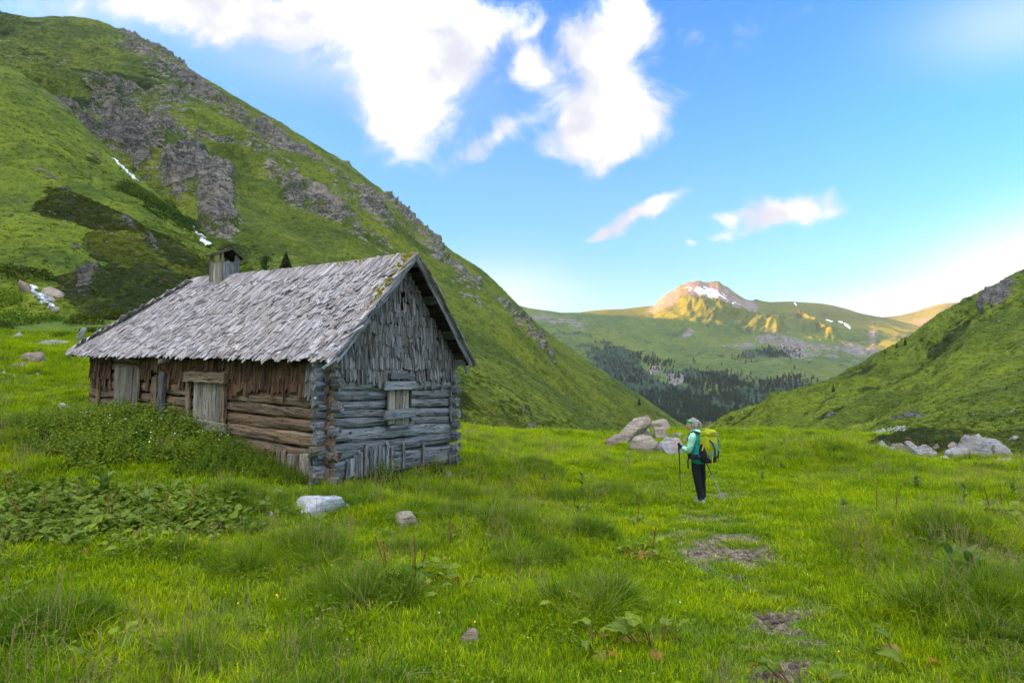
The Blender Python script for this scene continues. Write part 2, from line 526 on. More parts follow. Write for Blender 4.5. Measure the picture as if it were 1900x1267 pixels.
# dark heath knoll in front of the spur
pink = lambda t, col, co: t.mix(t.math('MULTIPLY', t.mapr(t.noise(co, .9, 3, .7), .60, .66), t.mapr(t.noise(co, .09, 3, .6), .50, .60, 0, .55)), col, (.30, .10, .08))
MT_KNOLL = terrain_material('heath', (.105, .130, .011), (.046, .064, .009), (.019, .028, .008), (.26, .24, .21), (.07, .065, .06), 1.5, extra=pink, fallrot=.8, bump=.8)
cols = [
    (-3000, [(1100, 30), (600, 60), (200, 75)]), (-600, [(800, 40), (420, 80), (280, 115)]), (-100, [(690, 46), (430, 90), (325, 125)]),
    (0, [(690, 46), (440, 90), (338, 122)]), (60, [(690, 46), (445, 88), (343, 120)]), (120, [(690, 46), (455, 84), (352, 112)]), (185, [(690, 46), (470, 78), (378, 105)]),
    (250, [(690, 47), (490, 74), (412, 100)]), (330, [(690, 47), (520, 68), (450, 92)]), (400, [(690, 47), (550, 62), (500, 82)]), (470, [(720, 46), (610, 54), (560, 66)]), (600, [(800, 46), (760, 52), (750, 56)])]
KN = Patch(cols, pxrange([(-3000, -600, 20), (-600, -40, 40), (-40, 600, 420)]), 300, back=(.1, .5, 6))
P0 = KN.P
fade = np.ones(P0.shape[:2]); fade[:KN.front] = .3 + .7 * sstep(0, .2, np.linspace(1, 0, KN.front))[:, None]; fade[KN.front:] = .3
low = np.ones(P0.shape[:2]); low[:KN.front] = sstep(0, .25, np.linspace(0, 1, KN.front))[:, None]
rock = blobs(KN.PX, KN.PY, [(12, 440, 30, 55, 10, .85), (30, 395, 45, 12, 20, .6), (110, 345, 50, 8, -12, .8), (120, 490, 40, 22, 40, .7), (160, 525, 26, 40, -25, .85), (60, 400, 22, 8, 0, .6), (240, 415, 30, 7, -35, .6), (275, 455, 36, 8, -35, .55)]) + (fbm(P0, 1 / 6., 4, 72) - .5) * .4
Q = stretchcoord(P0, fall, .4)
h = ((fbm(P0, 1 / 20., 4, 70) - .5) * 7 + (fbm(Q, 1 / 7., 4, 71, .5, True) - .5) * 2.4) * fade * low
h += sstep(.45, .62, rock) * (fbm(P0 * np.array([1, 1, .8]), 1 / 2.2, 4, 73, .6, True) - .35) * 2.0
h += (fbm(P0, 1 / 1.1, 3, 74) - .5) * .5
KN.displace(h, .45)
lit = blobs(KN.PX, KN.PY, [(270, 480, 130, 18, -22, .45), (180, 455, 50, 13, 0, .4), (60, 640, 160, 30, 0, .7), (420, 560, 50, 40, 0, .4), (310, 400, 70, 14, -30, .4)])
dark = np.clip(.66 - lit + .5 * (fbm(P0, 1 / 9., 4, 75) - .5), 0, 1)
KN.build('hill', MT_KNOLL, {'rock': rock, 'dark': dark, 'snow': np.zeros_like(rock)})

# heath mound right of the hut
cols = [(700, [(850, 30), (700, 38), (668, 47)]), (820, [(850, 30), (730, 38), (692, 47)]), (860, [(850, 30), (745, 38), (712, 46)]), (910, [(850, 31), (765, 38), (738, 45)]), (960, [(850, 32), (785, 38), (768, 43)]), (1010, [(850, 33), (805, 38), (797, 41)]), (1060, [(860, 33), (835, 38), (830, 41)]), (1150, [(900, 33), (890, 38), (880, 41)])]
MO = Patch(cols, pxrange([(700, 1150, 300)]), 110, back=(.06, .5, 5))
P0 = MO.P
rock = blobs(MO.PX, MO.PY, [(986, 793, 14, 12, 60, .8), (880, 780, 16, 14, 50, .6)]) + (fbm(P0, 1 / 3., 4, 82) - .5) * .3
h = (fbm(P0, 1 / 6., 4, 80) - .5) * 1.6 + (fbm(P0, 1 / .8, 3, 81) - .5) * .35 + sstep(.45, .62, rock) * .35
MO.displace(h, .5)
dark = np.clip(.60 + .6 * (fbm(P0, 1 / 5., 4, 83) - .5) + blobs(MO.PX, MO.PY, [(880, 725, 60, 14, -25, -.4), (960, 790, 60, 14, -15, -.25)]), 0, 1)
MO.build('hill', MT_KNOLL, {'rock': rock, 'dark': dark, 'snow': np.zeros_like(rock)})

# ---------------------------------------------------------------- right hillside
MT_RIGHT = terrain_material('hillside_pasture', (.134, .170, .011), (.070, .100, .009), (.028, .041, .008), (.28, .26, .23), (.09, .085, .08), 4.5, fallrot=-.6, bump=.7)
cols = [
    (1220, [(870, 150), (868, 170), (860, 190)]), (1300, [(850, 140), (830, 165), (806, 200)]), (1345, [(850, 125), (820, 155), (782, 210)]), (1400, [(850, 105), (805, 150), (761, 232)]), (1480, [(850, 85), (785, 135), (717, 255)]),
    (1560, [(850, 70), (770, 120), (692, 272)]), (1640, [(850, 60), (755, 110), (656, 292)]), (1700, [(850, 55), (745, 105), (620, 312)]), (1760, [(850, 52), (730, 100), (576, 332)]), (1800, [(850, 50), (720, 98), (556, 342)]),
    (1850, [(850, 48), (710, 96), (530, 352)]), (1900, [(850, 47), (700, 95), (502, 362)]), (2100, [(870, 44), (640, 95), (390, 400)]), (2600, [(900, 42), (560, 90), (200, 440)]), (5000, [(1400, 24), (700, 60), (-600, 250)])]
RH = Patch(cols, pxrange([(1220, 1960, 500), (1960, 2600, 40), (2600, 5000, 30)]), 330, back=(.1, .5, 6))
P0 = RH.P
rr = np.linalg.norm(P0, axis=-1); dep = np.clip(rr / 200, .25, 1.5)
fallR = at(1480., 800., 110.) - at(1850., 600., 260.)
Q = stretchcoord(P0, fallR, .3)
fade = np.ones(P0.shape[:2]); fade[:RH.front] = .3 + .7 * sstep(0, .2, np.linspace(1, 0, RH.front))[:, None]; fade[RH.front:] = .3
h = ((fbm(P0, 1 / 60., 4, 90) - .5) * 14 + (fbm(Q, 1 / 22., 5, 91, .55, True) - .55) * 10) * dep * fade
rock = blobs(RH.PX, RH.PY, [(1872, 555, 42, 16, 38, .85), (1835, 578, 18, 8, 38, .7), (1545, 775, 26, 4, 25, .62), (1690, 787, 80, 4, 10, .55), (1316, 797, 16, 10, 40, .75), (1870, 600, 40, 6, 35, .4)]) + (fbm(Q, 1 / 9., 4, 92) - .5) * .42
h += sstep(.45, .62, rock) * (fbm(P0, 1 / 5., 4, 93, .6, True) - .4) * 3 * dep
h += (fbm(P0, 1 / 5., 3, 94) - .5) * 1.5 * dep + (fbm(P0, 1 / 1.6, 3, 95) - .5) * .5 * dep
RH.displace(h, .4)
dark = np.clip(.42 - 1.3 * (fbm(Q, 1 / 22., 5, 91, .55, True) - .55) - .7 * (fbm(Q, 1 / 7., 3, 97, .5, True) - .55) + .6 * (fbm(Q, 1 / 20., 4, 96) - .5) + blobs(RH.PX, RH.PY, [(1830, 600, 90, 40, 35, .15)]), 0, 1)  # gullies darkened in the colour to carry the relief shading; ribs drier
RH.build('hill', MT_RIGHT, {'rock': rock, 'dark': dark, 'snow': np.zeros_like(rock)})

# heath hummock behind the right boulders
cols = [(1500, [(900, 19), (870, 24), (850, 28)]), (1580, [(890, 19), (850, 24), (826, 29)]), (1630, [(890, 19), (840, 24), (806, 30)]), (1690, [(890, 19), (835, 24), (797, 31)]), (1760, [(890, 19), (835, 24), (799, 31)]), (1850, [(890, 19), (840, 24), (806, 31)]), (1900, [(890, 19), (835, 24), (800, 31)]), (2100, [(890, 19), (835, 24), (790, 31)]), (2400, [(930, 19), (900, 24), (880, 29)])]
HU = Patch(cols, pxrange([(1500, 2000, 300), (2000, 2400, 30)]), 110, back=(.05, .5, 5))
P0 = HU.P
h = (fbm(P0, 1 / 3., 4, 101) - .5) * .9 + (fbm(P0, 1 / .5, 3, 102) - .5) * .22
HU.displace(h, .6)
dark = np.clip(.5 + .7 * (fbm(P0, 1 / 3., 4, 103) - .5) + blobs(HU.PX, HU.PY, [(1650, 812, 60, 16, 0, .25), (1870, 830, 60, 20, 0, -.2)]), 0, 1)
HU.build('hill', MT_KNOLL, {'rock': np.full_like(dark, .1), 'dark': dark, 'snow': np.zeros_like(dark)})

# ---------------------------------------------------------------- far mountain with the rocky peak
MT_FAR = terrain_material('far_pasture', (.125, .160, .024), (.066, .105, .024), (.028, .052, .024), (.34, .30, .27), (.17, .15, .15), 26, fallrot=.2, bump=.45)
SKY_FAR = [(700, 575), (900, 560), (940, 560), (980, 571), (1010, 575), (1040, 580), (1075, 580), (1100, 577), (1130, 574), (1160, 573), (1190, 570), (1213, 568), (1222, 558), (1237, 546), (1252, 538), (1262, 531), (1275, 525), (1290, 522), (1300, 521), (1310, 525), (1322, 523), (1335, 522), (1342, 529), (1352, 533),
           (1362, 541), (1375, 550), (1385, 556), (1398, 558), (1404, 555), (1412, 558), (1430, 560), (1470, 559), (1500, 561), (1520, 562), (1545, 566), (1570, 572), (1600, 582), (1625, 587), (1645, 590), (1700, 604), (1800, 630), (2000, 650)]
cols = []
for px, ps in SKY_FAR:
    pk = np.exp(-((px - 1310) / 75.) ** 2)
    cols.append((px, [(850, 1150), (795, 1400), (735, 1900), (668, 2500), (612 - 14 * pk, 3000), (ps, 3500 + 60 * pk)]))
FM = Patch(cols, pxrange([(700, 930, 40), (930, 1700, 620), (1700, 2000, 20)]), 330, back=(.06, .4, 6))
P0 = FM.P
fade = np.ones(P0.shape[:2]); fade[:FM.front] = .12 + .88 * sstep(0, .22, np.linspace(1, 0, FM.front))[:, None]; fade[FM.front:] = .12
Q = stretchcoord(P0, (0, -1, -.3), .35)
h = ((fbm(P0, 1 / 420., 4, 110) - .5) * 80 + (fbm(Q, 1 / 150., 5, 111, .5, True) - .55) * 38) * fade


def crest(poly, width, height, PX, PY):
    wq = np.stack([PX / 14., PY / 9., 0 * PX], -1)
    PX = PX + (fbm(wq, 1, 3, 160) - .5) * 22; PY = PY + (fbm(wq, 1, 3, 161) - .5) * 14
    d = np.full(PX.shape, 1e9); side = np.zeros(PX.shape)
    for (x0, y0), (x1, y1) in zip(poly[:-1], poly[1:]):
        vx, vy = x1 - x0, y1 - y0
        t = np.clip(((PX - x0) * vx + (PY - y0) * vy) / (vx * vx + vy * vy), 0, 1)
        dd = np.hypot(PX - x0 - t * vx, PY - y0 - t * vy)
        d = np.minimum(d, dd)
    return height * np.exp(-(d / width) ** 1.2)


h += crest([(1282, 572), (1297, 577), (1340, 588), (1367, 596), (1405, 610), (1440, 617)], 13, 75, FM.PX, FM.PY)
# the crest parts a left-facing flank from ground that falls away to the right
turn = np.where(FM.PX > 1232, 1.0 * np.clip(FM.PX - 1232, 0, 236) + .3 * np.clip(FM.PX - 1468, 0, 400), .45 * np.clip(1232 - FM.PX, 0, 260))
dist_ = np.linalg.norm(FM.P, axis=-1)
up_ = sstep(680, 600, FM.PY)
FM.P = (FM.P - [0, 0, CAMZ]) * (1 + turn * 1.0 * up_ / dist_)[..., None] + [0, 0, CAMZ]
h += crest([(1486, 590), (1500, 598), (1514, 608), (1545, 625)], 9, 48, FM.PX, FM.PY)
rock = .08 + blobs(FM.PX, FM.PY, [(1320, 545, 58, 26, -20, .95), (1238, 557, 40, 15, 30, 1.0), (1385, 572, 22, 16, 0, 1.0), (1345, 560, 40, 16, -20, .9), (1300, 550, 44, 20, -20, .9), (1215, 680, 8, 16, -60, .85), (1262, 700, 9, 20, -70, .85), (1245, 690, 30, 8, -30, .55), (1050, 600, 70, 12, -12, .5), (1000, 590, 50, 12, -8, .5),
                            (1280, 620, 20, 6, 0, .5), (1400, 640, 60, 12, 0, .42), (1500, 650, 100, 20, 0, .46), (1590, 650, 40, 30, 0, .46), (1560, 570, 40, 6, -15, .5), (1620, 640, 12, 40, 0, .55)]) + (fbm(P0, 1 / 70., 5, 112) - .5) * .85
snow = blobs(FM.PX, FM.PY, [(1318, 545, 40, 13, -16, .8), (1290, 540, 30, 6, -14, .75), (1345, 556, 14, 6, -30, .6), (1370, 574, 5, 12, 20, .55), (1361, 567, 10, 4, 20, .6), (1477, 564, 5, 1.6, -50, .9), (1540, 592, 9, 1.4, -12, .9), (1560, 597, 6, 1.4, -20, .8), (1572, 603, 9, 1.6, -30, .9)]) * 1.05
snow = snow - 2.6 * np.clip(fbm(P0 * np.array([1, .6, .25]), 1 / 22., 4, 118, .6) - .46, 0, 1) * (FM.PX < 1390)
h += sstep(.45, .7, rock) * (fbm(P0 * np.array([1, 1, .45]), 1 / 45., 4, 113, .6, True) - .5) * 24 * np.clip(fade * 1.3, 0, 1)
h += (fbm(P0, 1 / 30., 3, 114) - .5) * 9 * np.clip(fade * 2, 0, 1)
FM.displace(h, .4)
woods = blobs(FM.PX, FM.PY, [(1180, 700, 90, 22, -28, .6), (1290, 745, 150, 26, -14, .7), (1400, 740, 120, 26, 5, .6), (1330, 700, 60, 12, -10, .35), (1430, 660, 50, 10, 0, .3), (1160, 655, 30, 10, -20, .4)])
dark = np.clip(.30 + .6 * (fbm(P0, 1 / 160., 5, 115) - .5) + woods * 1.3, 0, 1)
FM.build('mountain', MT_FAR, {'rock': rock, 'dark': dark, 'snow': snow})

# most distant ridge on the right
cols = []
for px, ps in [(1500, 600), (1590, 593), (1640, 589), (1670, 586), (1700, 579), (1740, 566), (1760, 562), (1785, 561), (1850, 558), (2100, 540), (2600, 560)]:
    cols.append((px, [(760, 3300), (680, 3900), (ps, 5200)]))
DR = Patch(cols, pxrange([(1500, 1840, 200), (1840, 2600, 30)]), 130, back=(.06, .4, 5))
P0 = DR.P
fade = np.ones(P0.shape[:2]); fade[:DR.front] = .1 + .9 * sstep(0, .3, np.linspace(1, 0, DR.front))[:, None]; fade[DR.front:] = .1
DR.displace(((fbm(P0, 1 / 500., 4, 120) - .5) * 120 + (fbm(P0, 1 / 120., 4, 121, .5, True) - .5) * 40) * fade, .5)
rock = blobs(DR.PX, DR.PY, [(1720, 600, 80, 16, 15, .5)]) + (fbm(P0, 1 / 110., 4, 122) - .5) * .5
DR.build('mountain', MT_FAR, {'rock': rock, 'dark': np.clip(.3 + .5 * (fbm(P0, 1 / 200., 4, 123) - .5), 0, 1), 'snow': np.zeros_like(rock)})


# unseen ridges added to block the low sun, west and behind the left mountain
def sun_block_ridge(name, x0, x1, y0, y1, n, fn, seed):
    gx, gy = np.meshgrid(np.linspace(x0, x1, n), np.linspace(y0, y1, n))
    z = fn(gx, gy)
    P = np.stack([gx, gy, z], -1)
    P[..., 2] += (fbm(P, 1 / 260., 5, seed) - .5) * 60 * np.clip((z + 60) / 120, 0, 1)
    me = mesh_from(name, P.reshape(-1, 3), grid_faces(n, n), MT_FAR, True, {'rock': (fbm(P, 1 / 90., 4, seed + 1).ravel() * .7), 'dark': np.full(n * n, .3), 'snow': np.zeros(n * n)})
    return link(name, me, kind='structure')


sun_block_ridge('mountain', -1700, -60, -2200, 420, 120, lambda x, y: 460 * np.exp(-((x + 760) / 300.) ** 2) * sstep(420, 60, y) - 6 - 20 * sstep(-300, -60, x), 130)  # added out of view to keep direct sun off the near ground
sun_block_ridge('mountain', -2300, -150, 1250, 5600, 130, lambda x, y: (690 + 60 * np.exp(-((y - 1900) / 500.) ** 2)) * np.exp(-((x + 950) / 420.) ** 2) * sstep(1200, 1500, y) * sstep(5600, 5200, y) - 60 - 60 * sstep(-500, -150, x), 140)  # added unseen; height set so its shadow edge crosses the far mountain

# the valley bottom under everything, out to the horizon
gx = np.sign(np.linspace(-1, 1, 161)) * np.abs(np.linspace(-1, 1, 161)) ** 2.5 * 7400
GX, GY = np.meshgrid(gx, gx)
Z = -9 - 110 * sstep(60, 1300, GY) * 1.0 - 4 * sstep(30, 90, np.hypot(GX, GY)) - 12 * sstep(60, 200, GY)
Pv = np.stack([GX, GY, Z], -1)
link('valley_floor', mesh_from('valley_floor', Pv.reshape(-1, 3), grid_faces(161, 161), MT_RIGHT, True, {'rock': np.zeros(161 * 161), 'dark': np.full(161 * 161, .3), 'snow': np.zeros(161 * 161)}), kind='structure')

# ---------------------------------------------------------------- meadow
CTRL = [(950, 1267, 3.7), (300, 1267, 3.8), (1600, 1267, 3.7), (1300, 936, 12.1), (602, 905, 10.75), (845, 864, 13.8), (160, 800, 15.5), (20, 980, 7.6), (0, 1130, 5.0), (1890, 1100, 5.4), (1890, 960, 8.8), (1700, 880, 17.5),
        (1450, 806, 34), (1250, 812, 33), (1000, 806, 34), (900, 800, 32), (1130, 850, 22), (1620, 852, 22), (1890, 868, 19), (60, 700, 24), (60, 635, 42), (200, 800, 13.5), (450, 870, 10.8), (100, 880, 10.5),
        (300, 720, 24), (-300, 760, 18), (-300, 650, 34), (-700, 900, 9), (2300, 880, 18), (2400, 1000, 8), (1900, 846, 27), (1500, 850, 22), (950, 1080, 6.0), (1400, 1100, 5.7), (300, 1050, 6.1), (1100, 960, 10)]
cp = np.array([at(float(a), float(b), float(c)) for a, b, c in CTRL])
cp = np.vstack([cp, [[0, 0, 0], [-3, 0, .1], [3, 0, -.02], [0, -10, .3], [-12, -8, 1.5], [12, -8, .0], [-30, 0, 6], [-30, 20, 6], [30, 0, -.6], [34, 22, -1.6], [0, -30, .5], [30, -30, 0], [-30, -30, 5],
                     [-8, 46, -1.8], [8, 48, -3.2], [20, 48, -3.4], [36, 46, -3.4], [-25, 48, 5], [-8, 60, -5], [10, 62, -7], [30, 62, -7], [-30, 60, 6]]])


def tps(r):
    return np.where(r > 1e-9, r * r * np.log(r + 1e-12), 0)


n_ = len(cp)
A_ = tps(np.linalg.norm(cp[:, None, :2] - cp[None, :, :2], axis=-1)) + np.eye(n_) * .6
Pm = np.hstack([np.ones((n_, 1)), cp[:, :2]])
M_ = np.block([[A_, Pm], [Pm.T, np.zeros((3, 3))]])
W_ = np.linalg.solve(M_, np.concatenate([cp[:, 2], np.zeros(3)]))
WA_, WB_, WC_ = W_[:n_], W_[n_], W_[n_ + 1:]


def zg0(x, y):
    x = np.asarray(x, float); y = np.asarray(y, float)
    sh = x.shape
    q = np.stack([x.ravel(), y.ravel()], -1)
    out = np.empty(len(q))
    for i in range(0, len(q), 40000):
        qq = q[i:i + 40000]
        out[i:i + 40000] = tps(np.linalg.norm(qq[:, None] - cp[None, :, :2], axis=-1)) @ WA_ + WB_ + qq @ WC_
    return out.reshape(sh)


# grassy hummocks: bearing, height in view, distance -> place; radius and height in metres
HUM = [(950, 975, 8.3, .75, .22), (570, 1035, 6.7, .55, .16), (440, 945, 8.7, .5, .2), (60, 840, 12, .8, .3), (1150, 905, 12.5, .7, .16), (1110, 1150, 5.0, .6, .08), (640, 925, 9.6, .9, .12), (780, 960, 8.8, .8, .1),
       (1850, 1130, 5.0, .8, .15), (1100, 985, 8.0, .35, .1), (700, 1120, 5.2, .5, .06), (1750, 1010, 7.4, .8, .16), (1560, 850, 20, 2.6, .45), (1480, 835, 24, 2.5, .3), (820, 905, 11, .7, .1), (80, 1200, 4.4, .6, .12), (1000, 880, 14, .8, .2), (1250, 870, 17, 1.2, .15), (620, 885, 11.6, .5, .08)]
HUMW = [(at(float(a), float(b), float(c)), r_, h_) for a, b, c, r_, h_ in HUM]


def zg(x, y):
    x = np.asarray(x, float); y = np.asarray(y, float)
    z = zg0(x, y)
    P = np.stack([x, y, 0 * x], -1)
    r = np.hypot(x, y)
    amp = np.clip(r / 8, .3, 1.6)
    z = z + (fbm(P, 1 / 2.6, 3, 200) - .5) * .22 * amp + (fbm(P, 1 / .7, 3, 201) - .5) * .07
    for p, r_, h_ in HUMW:
        z = z + h_ * np.exp(-((x - p[0]) ** 2 + (y - p[1]) ** 2) / (r_ * r_))
    return z


def ground(px, py, Y=None):
    """where the view ray of a picture point meets the meadow"""
    d = ray(float(px), float(py)); d = d / d[1]
    ys = np.concatenate([np.arange(2, 12, .03), np.arange(12, 60, .1)])
    pts = d[None, :] * ys[:, None] + np.array([0, 0, CAMZ])
    below = np.nonzero(pts[:, 2] < zg(pts[:, 0], pts[:, 1]))[0]
    if len(below) == 0:
        q = pts[-1]
    else:
        q = pts[below[0]]
    return np.array([q[0], q[1], float(zg(np.array([q[0]]), np.array([q[1]]))[0])])


# bare muddy places along the trodden path
DIRT = [(1345, 1000, .38, .16), (1350, 1025, .40, .14), (1330, 1008, .25, .12), (1368, 1048, .22, .07), (1440, 1145, .30, .10), (1450, 1170, .26, .10), (1485, 1135, .16, .07), (1415, 1140, .16, .06), (1460, 1262, .28, .08), (1425, 1245, .15, .06), (1810, 1148, .16, .06), (1870, 1030, .35, .1),
        (1332, 921, .22, .08), (1260, 995, .2, .08), (1345, 936, .14, .06), (1300, 960, .3, .08), (1420, 925, .2, .06), (1040, 935, .3, .08), (1385, 1200, .15, .05), (1310, 1052, .12, .05), (1400, 1090, .13, .06), (1378, 1070, .12, .05), (1432, 1112, .14, .06), (1478, 1192, .14, .06), (1492, 1228, .16, .06), (1300, 985, .14, .08), (1322, 972, .16, .08), (1350, 962, .14, .07), (1298, 952, .2, .08), (1390, 1035, .1, .05), (1405, 1165, .1, .05), (1500, 1250, .14, .05)]
DIRTW = [(ground(a, b), r_ * 1.15, q_ * 1.25) for a, b, r_, q_ in DIRT]


def dirtmask(x, y):
    m = np.zeros(np.shape(x))
    for p, rx_, ry_ in DIRTW:
        k = np.linalg.norm(p[:2]) / 6
        m = np.maximum(m, np.exp(-(((x - p[0]) / (rx_ * max(k, .8))) ** 2 + ((y - p[1]) / (ry_ * 1.7 * max(k, .8))) ** 2)))
    P = np.stack([x, y, 0 * x], -1)
    return np.clip(m + (fbm(P, 1 / .22, 4, 210) - .55) * 1.7 * (m > .02), 0, 1)


vy = np.concatenate([np.linspace(-34, -2, 40), np.linspace(-2, 3, 50)[1:], 3 + (np.linspace(0, 1, 400)[1:] ** 1.9) * 60])
ux = np.concatenate([-np.linspace(1, .0, 300) ** 1.9, np.linspace(0, 1, 300)[1:] ** 1.9]) * 40
# finer along the middle: rows widen with distance
GX = np.outer(np.clip((np.abs(vy) + 6) / 40, .28, 1.25), ux)
GY = np.repeat(vy[:, None], len(ux), 1)
GZ = zg(GX, GY)
near = (np.abs(GX) < 12) & (GY > 2) & (GY < 22)
DM = np.zeros(GX.shape); DM[near] = dirtmask(GX[near], GY[near])
GZ = GZ - .045 * sstep(.35, .7, DM) + (fbm(np.stack([GX, GY, 0 * GX], -1), 1 / .09, 2, 220) - .5) * .03 * sstep(.3, .6, DM)
m, t, out = mat_new('meadow_soil')
co = t.new('ShaderNodeNewGeometry').outputs['Position']
n1 = t.noise(co, 1.1, 5, .65); n2 = t.noise(co, 14, 5, .7); n3 = t.noise(co, 60, 3, .6)
col = t.mix(t.mapr(n1, .38, .62), (.075, .125, .014), (.125, .19, .018))
col = t.mix(t.mapr(n2, .42, .62), col, (.045, .07, .012))
dm = t.attr('dirt')
dcol = t.mix(t.mapr(n2, .35, .65), (.060, .042, .027), (.31, .25, .18))
dcol = t.mix(t.mapr(n3, .5, .62), dcol, (.055, .04, .028))
col = t.mix(t.mapr(t.math('ADD', dm, t.math('MULTIPLY', t.math('SUBTRACT', n2, .5), .5)), .34, .5), col, dcol)
principled(t, out, col, .95, t.math('ADD', n2, t.math('MULTIPLY', n3, .5)), .8, .04, .15)
MEADOW_MAT = m
me = mesh_from('meadow', np.stack([GX, GY, GZ], -1).reshape(-1, 3), grid_faces(*GX.shape), MEADOW_MAT, True, {'dirt': DM.ravel()})
MEADOW = link('meadow', me, kind='structure')

# ================================================================== HUT
def wood_material(name, light, mid, dark, grain=1.0, warm=None, warm_amt=.4, bump=.5, moss=False, spec=.15):
    m, t, out = mat_new(name)
    wc = t.attr('wc', 1)
    tone = t.attr('tone', 2)
    oi = t.new('ShaderNodeObjectInfo').outputs['Random']
    off = t.new('ShaderNodeCombineXYZ')
    t.l.new(t.math('MULTIPLY', t.math('ADD', oi, tone), 53.0), off.inputs[0]); t.l.new(t.math('MULTIPLY', tone, 31.0), off.inputs[1])
    v = t.vmath('ADD', wc, off.outputs[0])
    g1 = t.noise(t.mapping(v, (1.3 * grain, 26 * grain, 26 * grain)), 1.0, 6, .65, .35)
    g2 = t.noise(t.mapping(v, (4 * grain, 110 * grain, 110 * grain)), 1.0, 4, .6)
    g3 = t.noise(t.mapping(v, (1.2, 3.0, 3.0)), 1.0, 4, .6)
    var = t.math('FRACT', t.math('MULTIPLY', t.math('ADD', oi, tone), 7.31))
    col = t.ramp(t.math('ADD', t.math('MULTIPLY', g1, .75), t.math('MULTIPLY', g2, .25)), [(.36, dark), (.47, mid), (.60, light)])
    sc = t.mapr(var, 0, 1, .48, 1.34, False)
    cc = t.new('ShaderNodeCombineColor')
    for i in range(3): t.l.new(sc, cc.inputs[i])
    col = t.mix(1.0, col, cc.outputs[0], 'MULTIPLY')
    if warm:
        f = t.math('MULTIPLY', t.mapr(g3, .42, .62), warm_amt)
        col = t.mix(f, col, warm)
    lc = t.noise(t.mapping(v, (.9, 17, 17)), 1.0, 3, .5, .6)
    lc = t.mapr(t.math('ABSOLUTE', t.math('SUBTRACT', lc, .5)), .016, .004)
    col = t.mix(t.math('MULTIPLY', lc, .85), col, (dark[0] * .25, dark[1] * .25, dark[2] * .25))
    # drying cracks
    ck = t.mapr(g1, .36, .30)
    col = t.mix(t.math('MULTIPLY', ck, .8), col, (dark[0] * .35, dark[1] * .35, dark[2] * .35))
    if moss:
        ms = t.attr('moss', 2)
        mn = t.noise(t.new('ShaderNodeNewGeometry').outputs['Position'], 9, 4, .7)
        col = t.mix(t.mapr(t.math('ADD', ms, t.math('SUBTRACT', mn, .5)), .38, .5), col, (.17, .16, .015))
    principled(t, out, col, .88, t.math('SUBTRACT', t.math('ADD', t.math('MULTIPLY', g1, 1.0), t.math('MULTIPLY', g2, .5)), t.math('MULTIPLY', lc, .9)), bump, .02, spec)
    return m


W_ROOF = wood_material('roof_shingle_wood', (.48, .455, .465), (.30, .28, .29), (.055, .050, .052), .8, (.47, .38, .29), .42, .8, True)
W_ROOFB = wood_material('roof_board_wood', (.50, .40, .30), (.38, .29, .21), (.12, .09, .06), .6)
W_GLOG = wood_material('gable_log_wood', (.27, .30, .33), (.165, .185, .205), (.035, .037, .04), 1.2, (.30, .27, .24), .25, .9)
W_GSH = wood_material('gable_shingle_wood', (.29, .295, .31), (.155, .158, .165), (.03, .029, .030), .8, (.20, .14, .10), .35, .9)
W_LLOG = wood_material('long_wall_log_wood', (.34, .26, .18), (.19, .138, .092), (.040, .028, .019), 1.15, (.34, .20, .10), .35, .9)
W_LSH = wood_material('long_wall_shingle_wood', (.20, .135, .085), (.095, .060, .038), (.020, .013, .009), .8, (.20, .075, .025), .35, .8)
W_SHUT = wood_material('shutter_wood', (.42, .385, .33), (.28, .25, .21), (.08, .07, .055), .7, (.30, .26, .19), .3, .8)
W_DARK = wood_material('old_inner_wood', (.07, .055, .042), (.045, .034, .026), (.018, .014, .011), .6)
W_END = wood_material('log_end_wood', (.30, .255, .20), (.165, .138, .105), (.035, .03, .025), 1.2, (.22, .22, .22), .4, 1.0)

LD = np.array([-math.sin(R(56.9)), math.cos(R(56.9))])
GD = np.array([math.cos(R(56.9)), math.sin(R(56.9))])
C0 = at(606., 700., 10.7)[:2]


def hxy(s, t):
    return C0 + GD * s + LD * t


def hz(s, t, py):
    p = hxy(s, t)
    v = 633.5 - py
    d = np.array([F * CP - v * SP, F * SP + v * CP])
    return float(CAMZ + d[1] / d[0] * p[1])


def on_long(px, py, s=0.0):
    """(t, z) on the long wall for a picture point"""
    d = ray(px, py)[:2]
    o = C0 + GD * s
    M = np.array([[d[0], -LD[0]], [d[1], -LD[1]]])
    k, t_ = np.linalg.solve(M, o)
    return float(t_), float(CAMZ + ray(px, py)[2] * k)


def on_gable(px, py, t=0.0):
    d = ray(px, py)[:2]
    o = C0 + LD * t
    M = np.array([[d[0], -GD[0]], [d[1], -GD[1]]])
    k, s_ = np.linalg.solve(M, o)
    return float(s_), float(CAMZ + ray(px, py)[2] * k)


GW = on_gable(840, 760)[0]          # gable width
LW = on_long(172, 700)[0]           # length of the long wall
ZB = hz(0, 0, 905)
BASE = np.array([C0[0], C0[1], ZB])
print('hut', GW, LW, ZB)

HUT = link('log_hut', None, loc=tuple(BASE), label='old weathered log hut with a grey shingle roof and boarded windows in the meadow', cat='hut')


def frame(o, x, y, z):
    """matrix with the given axes; positions relative to the hut"""
    M = np.eye(4)
    M[:3, 0], M[:3, 1], M[:3, 2], M[:3, 3] = x, y, z, np.asarray(o) - BASE
    return M


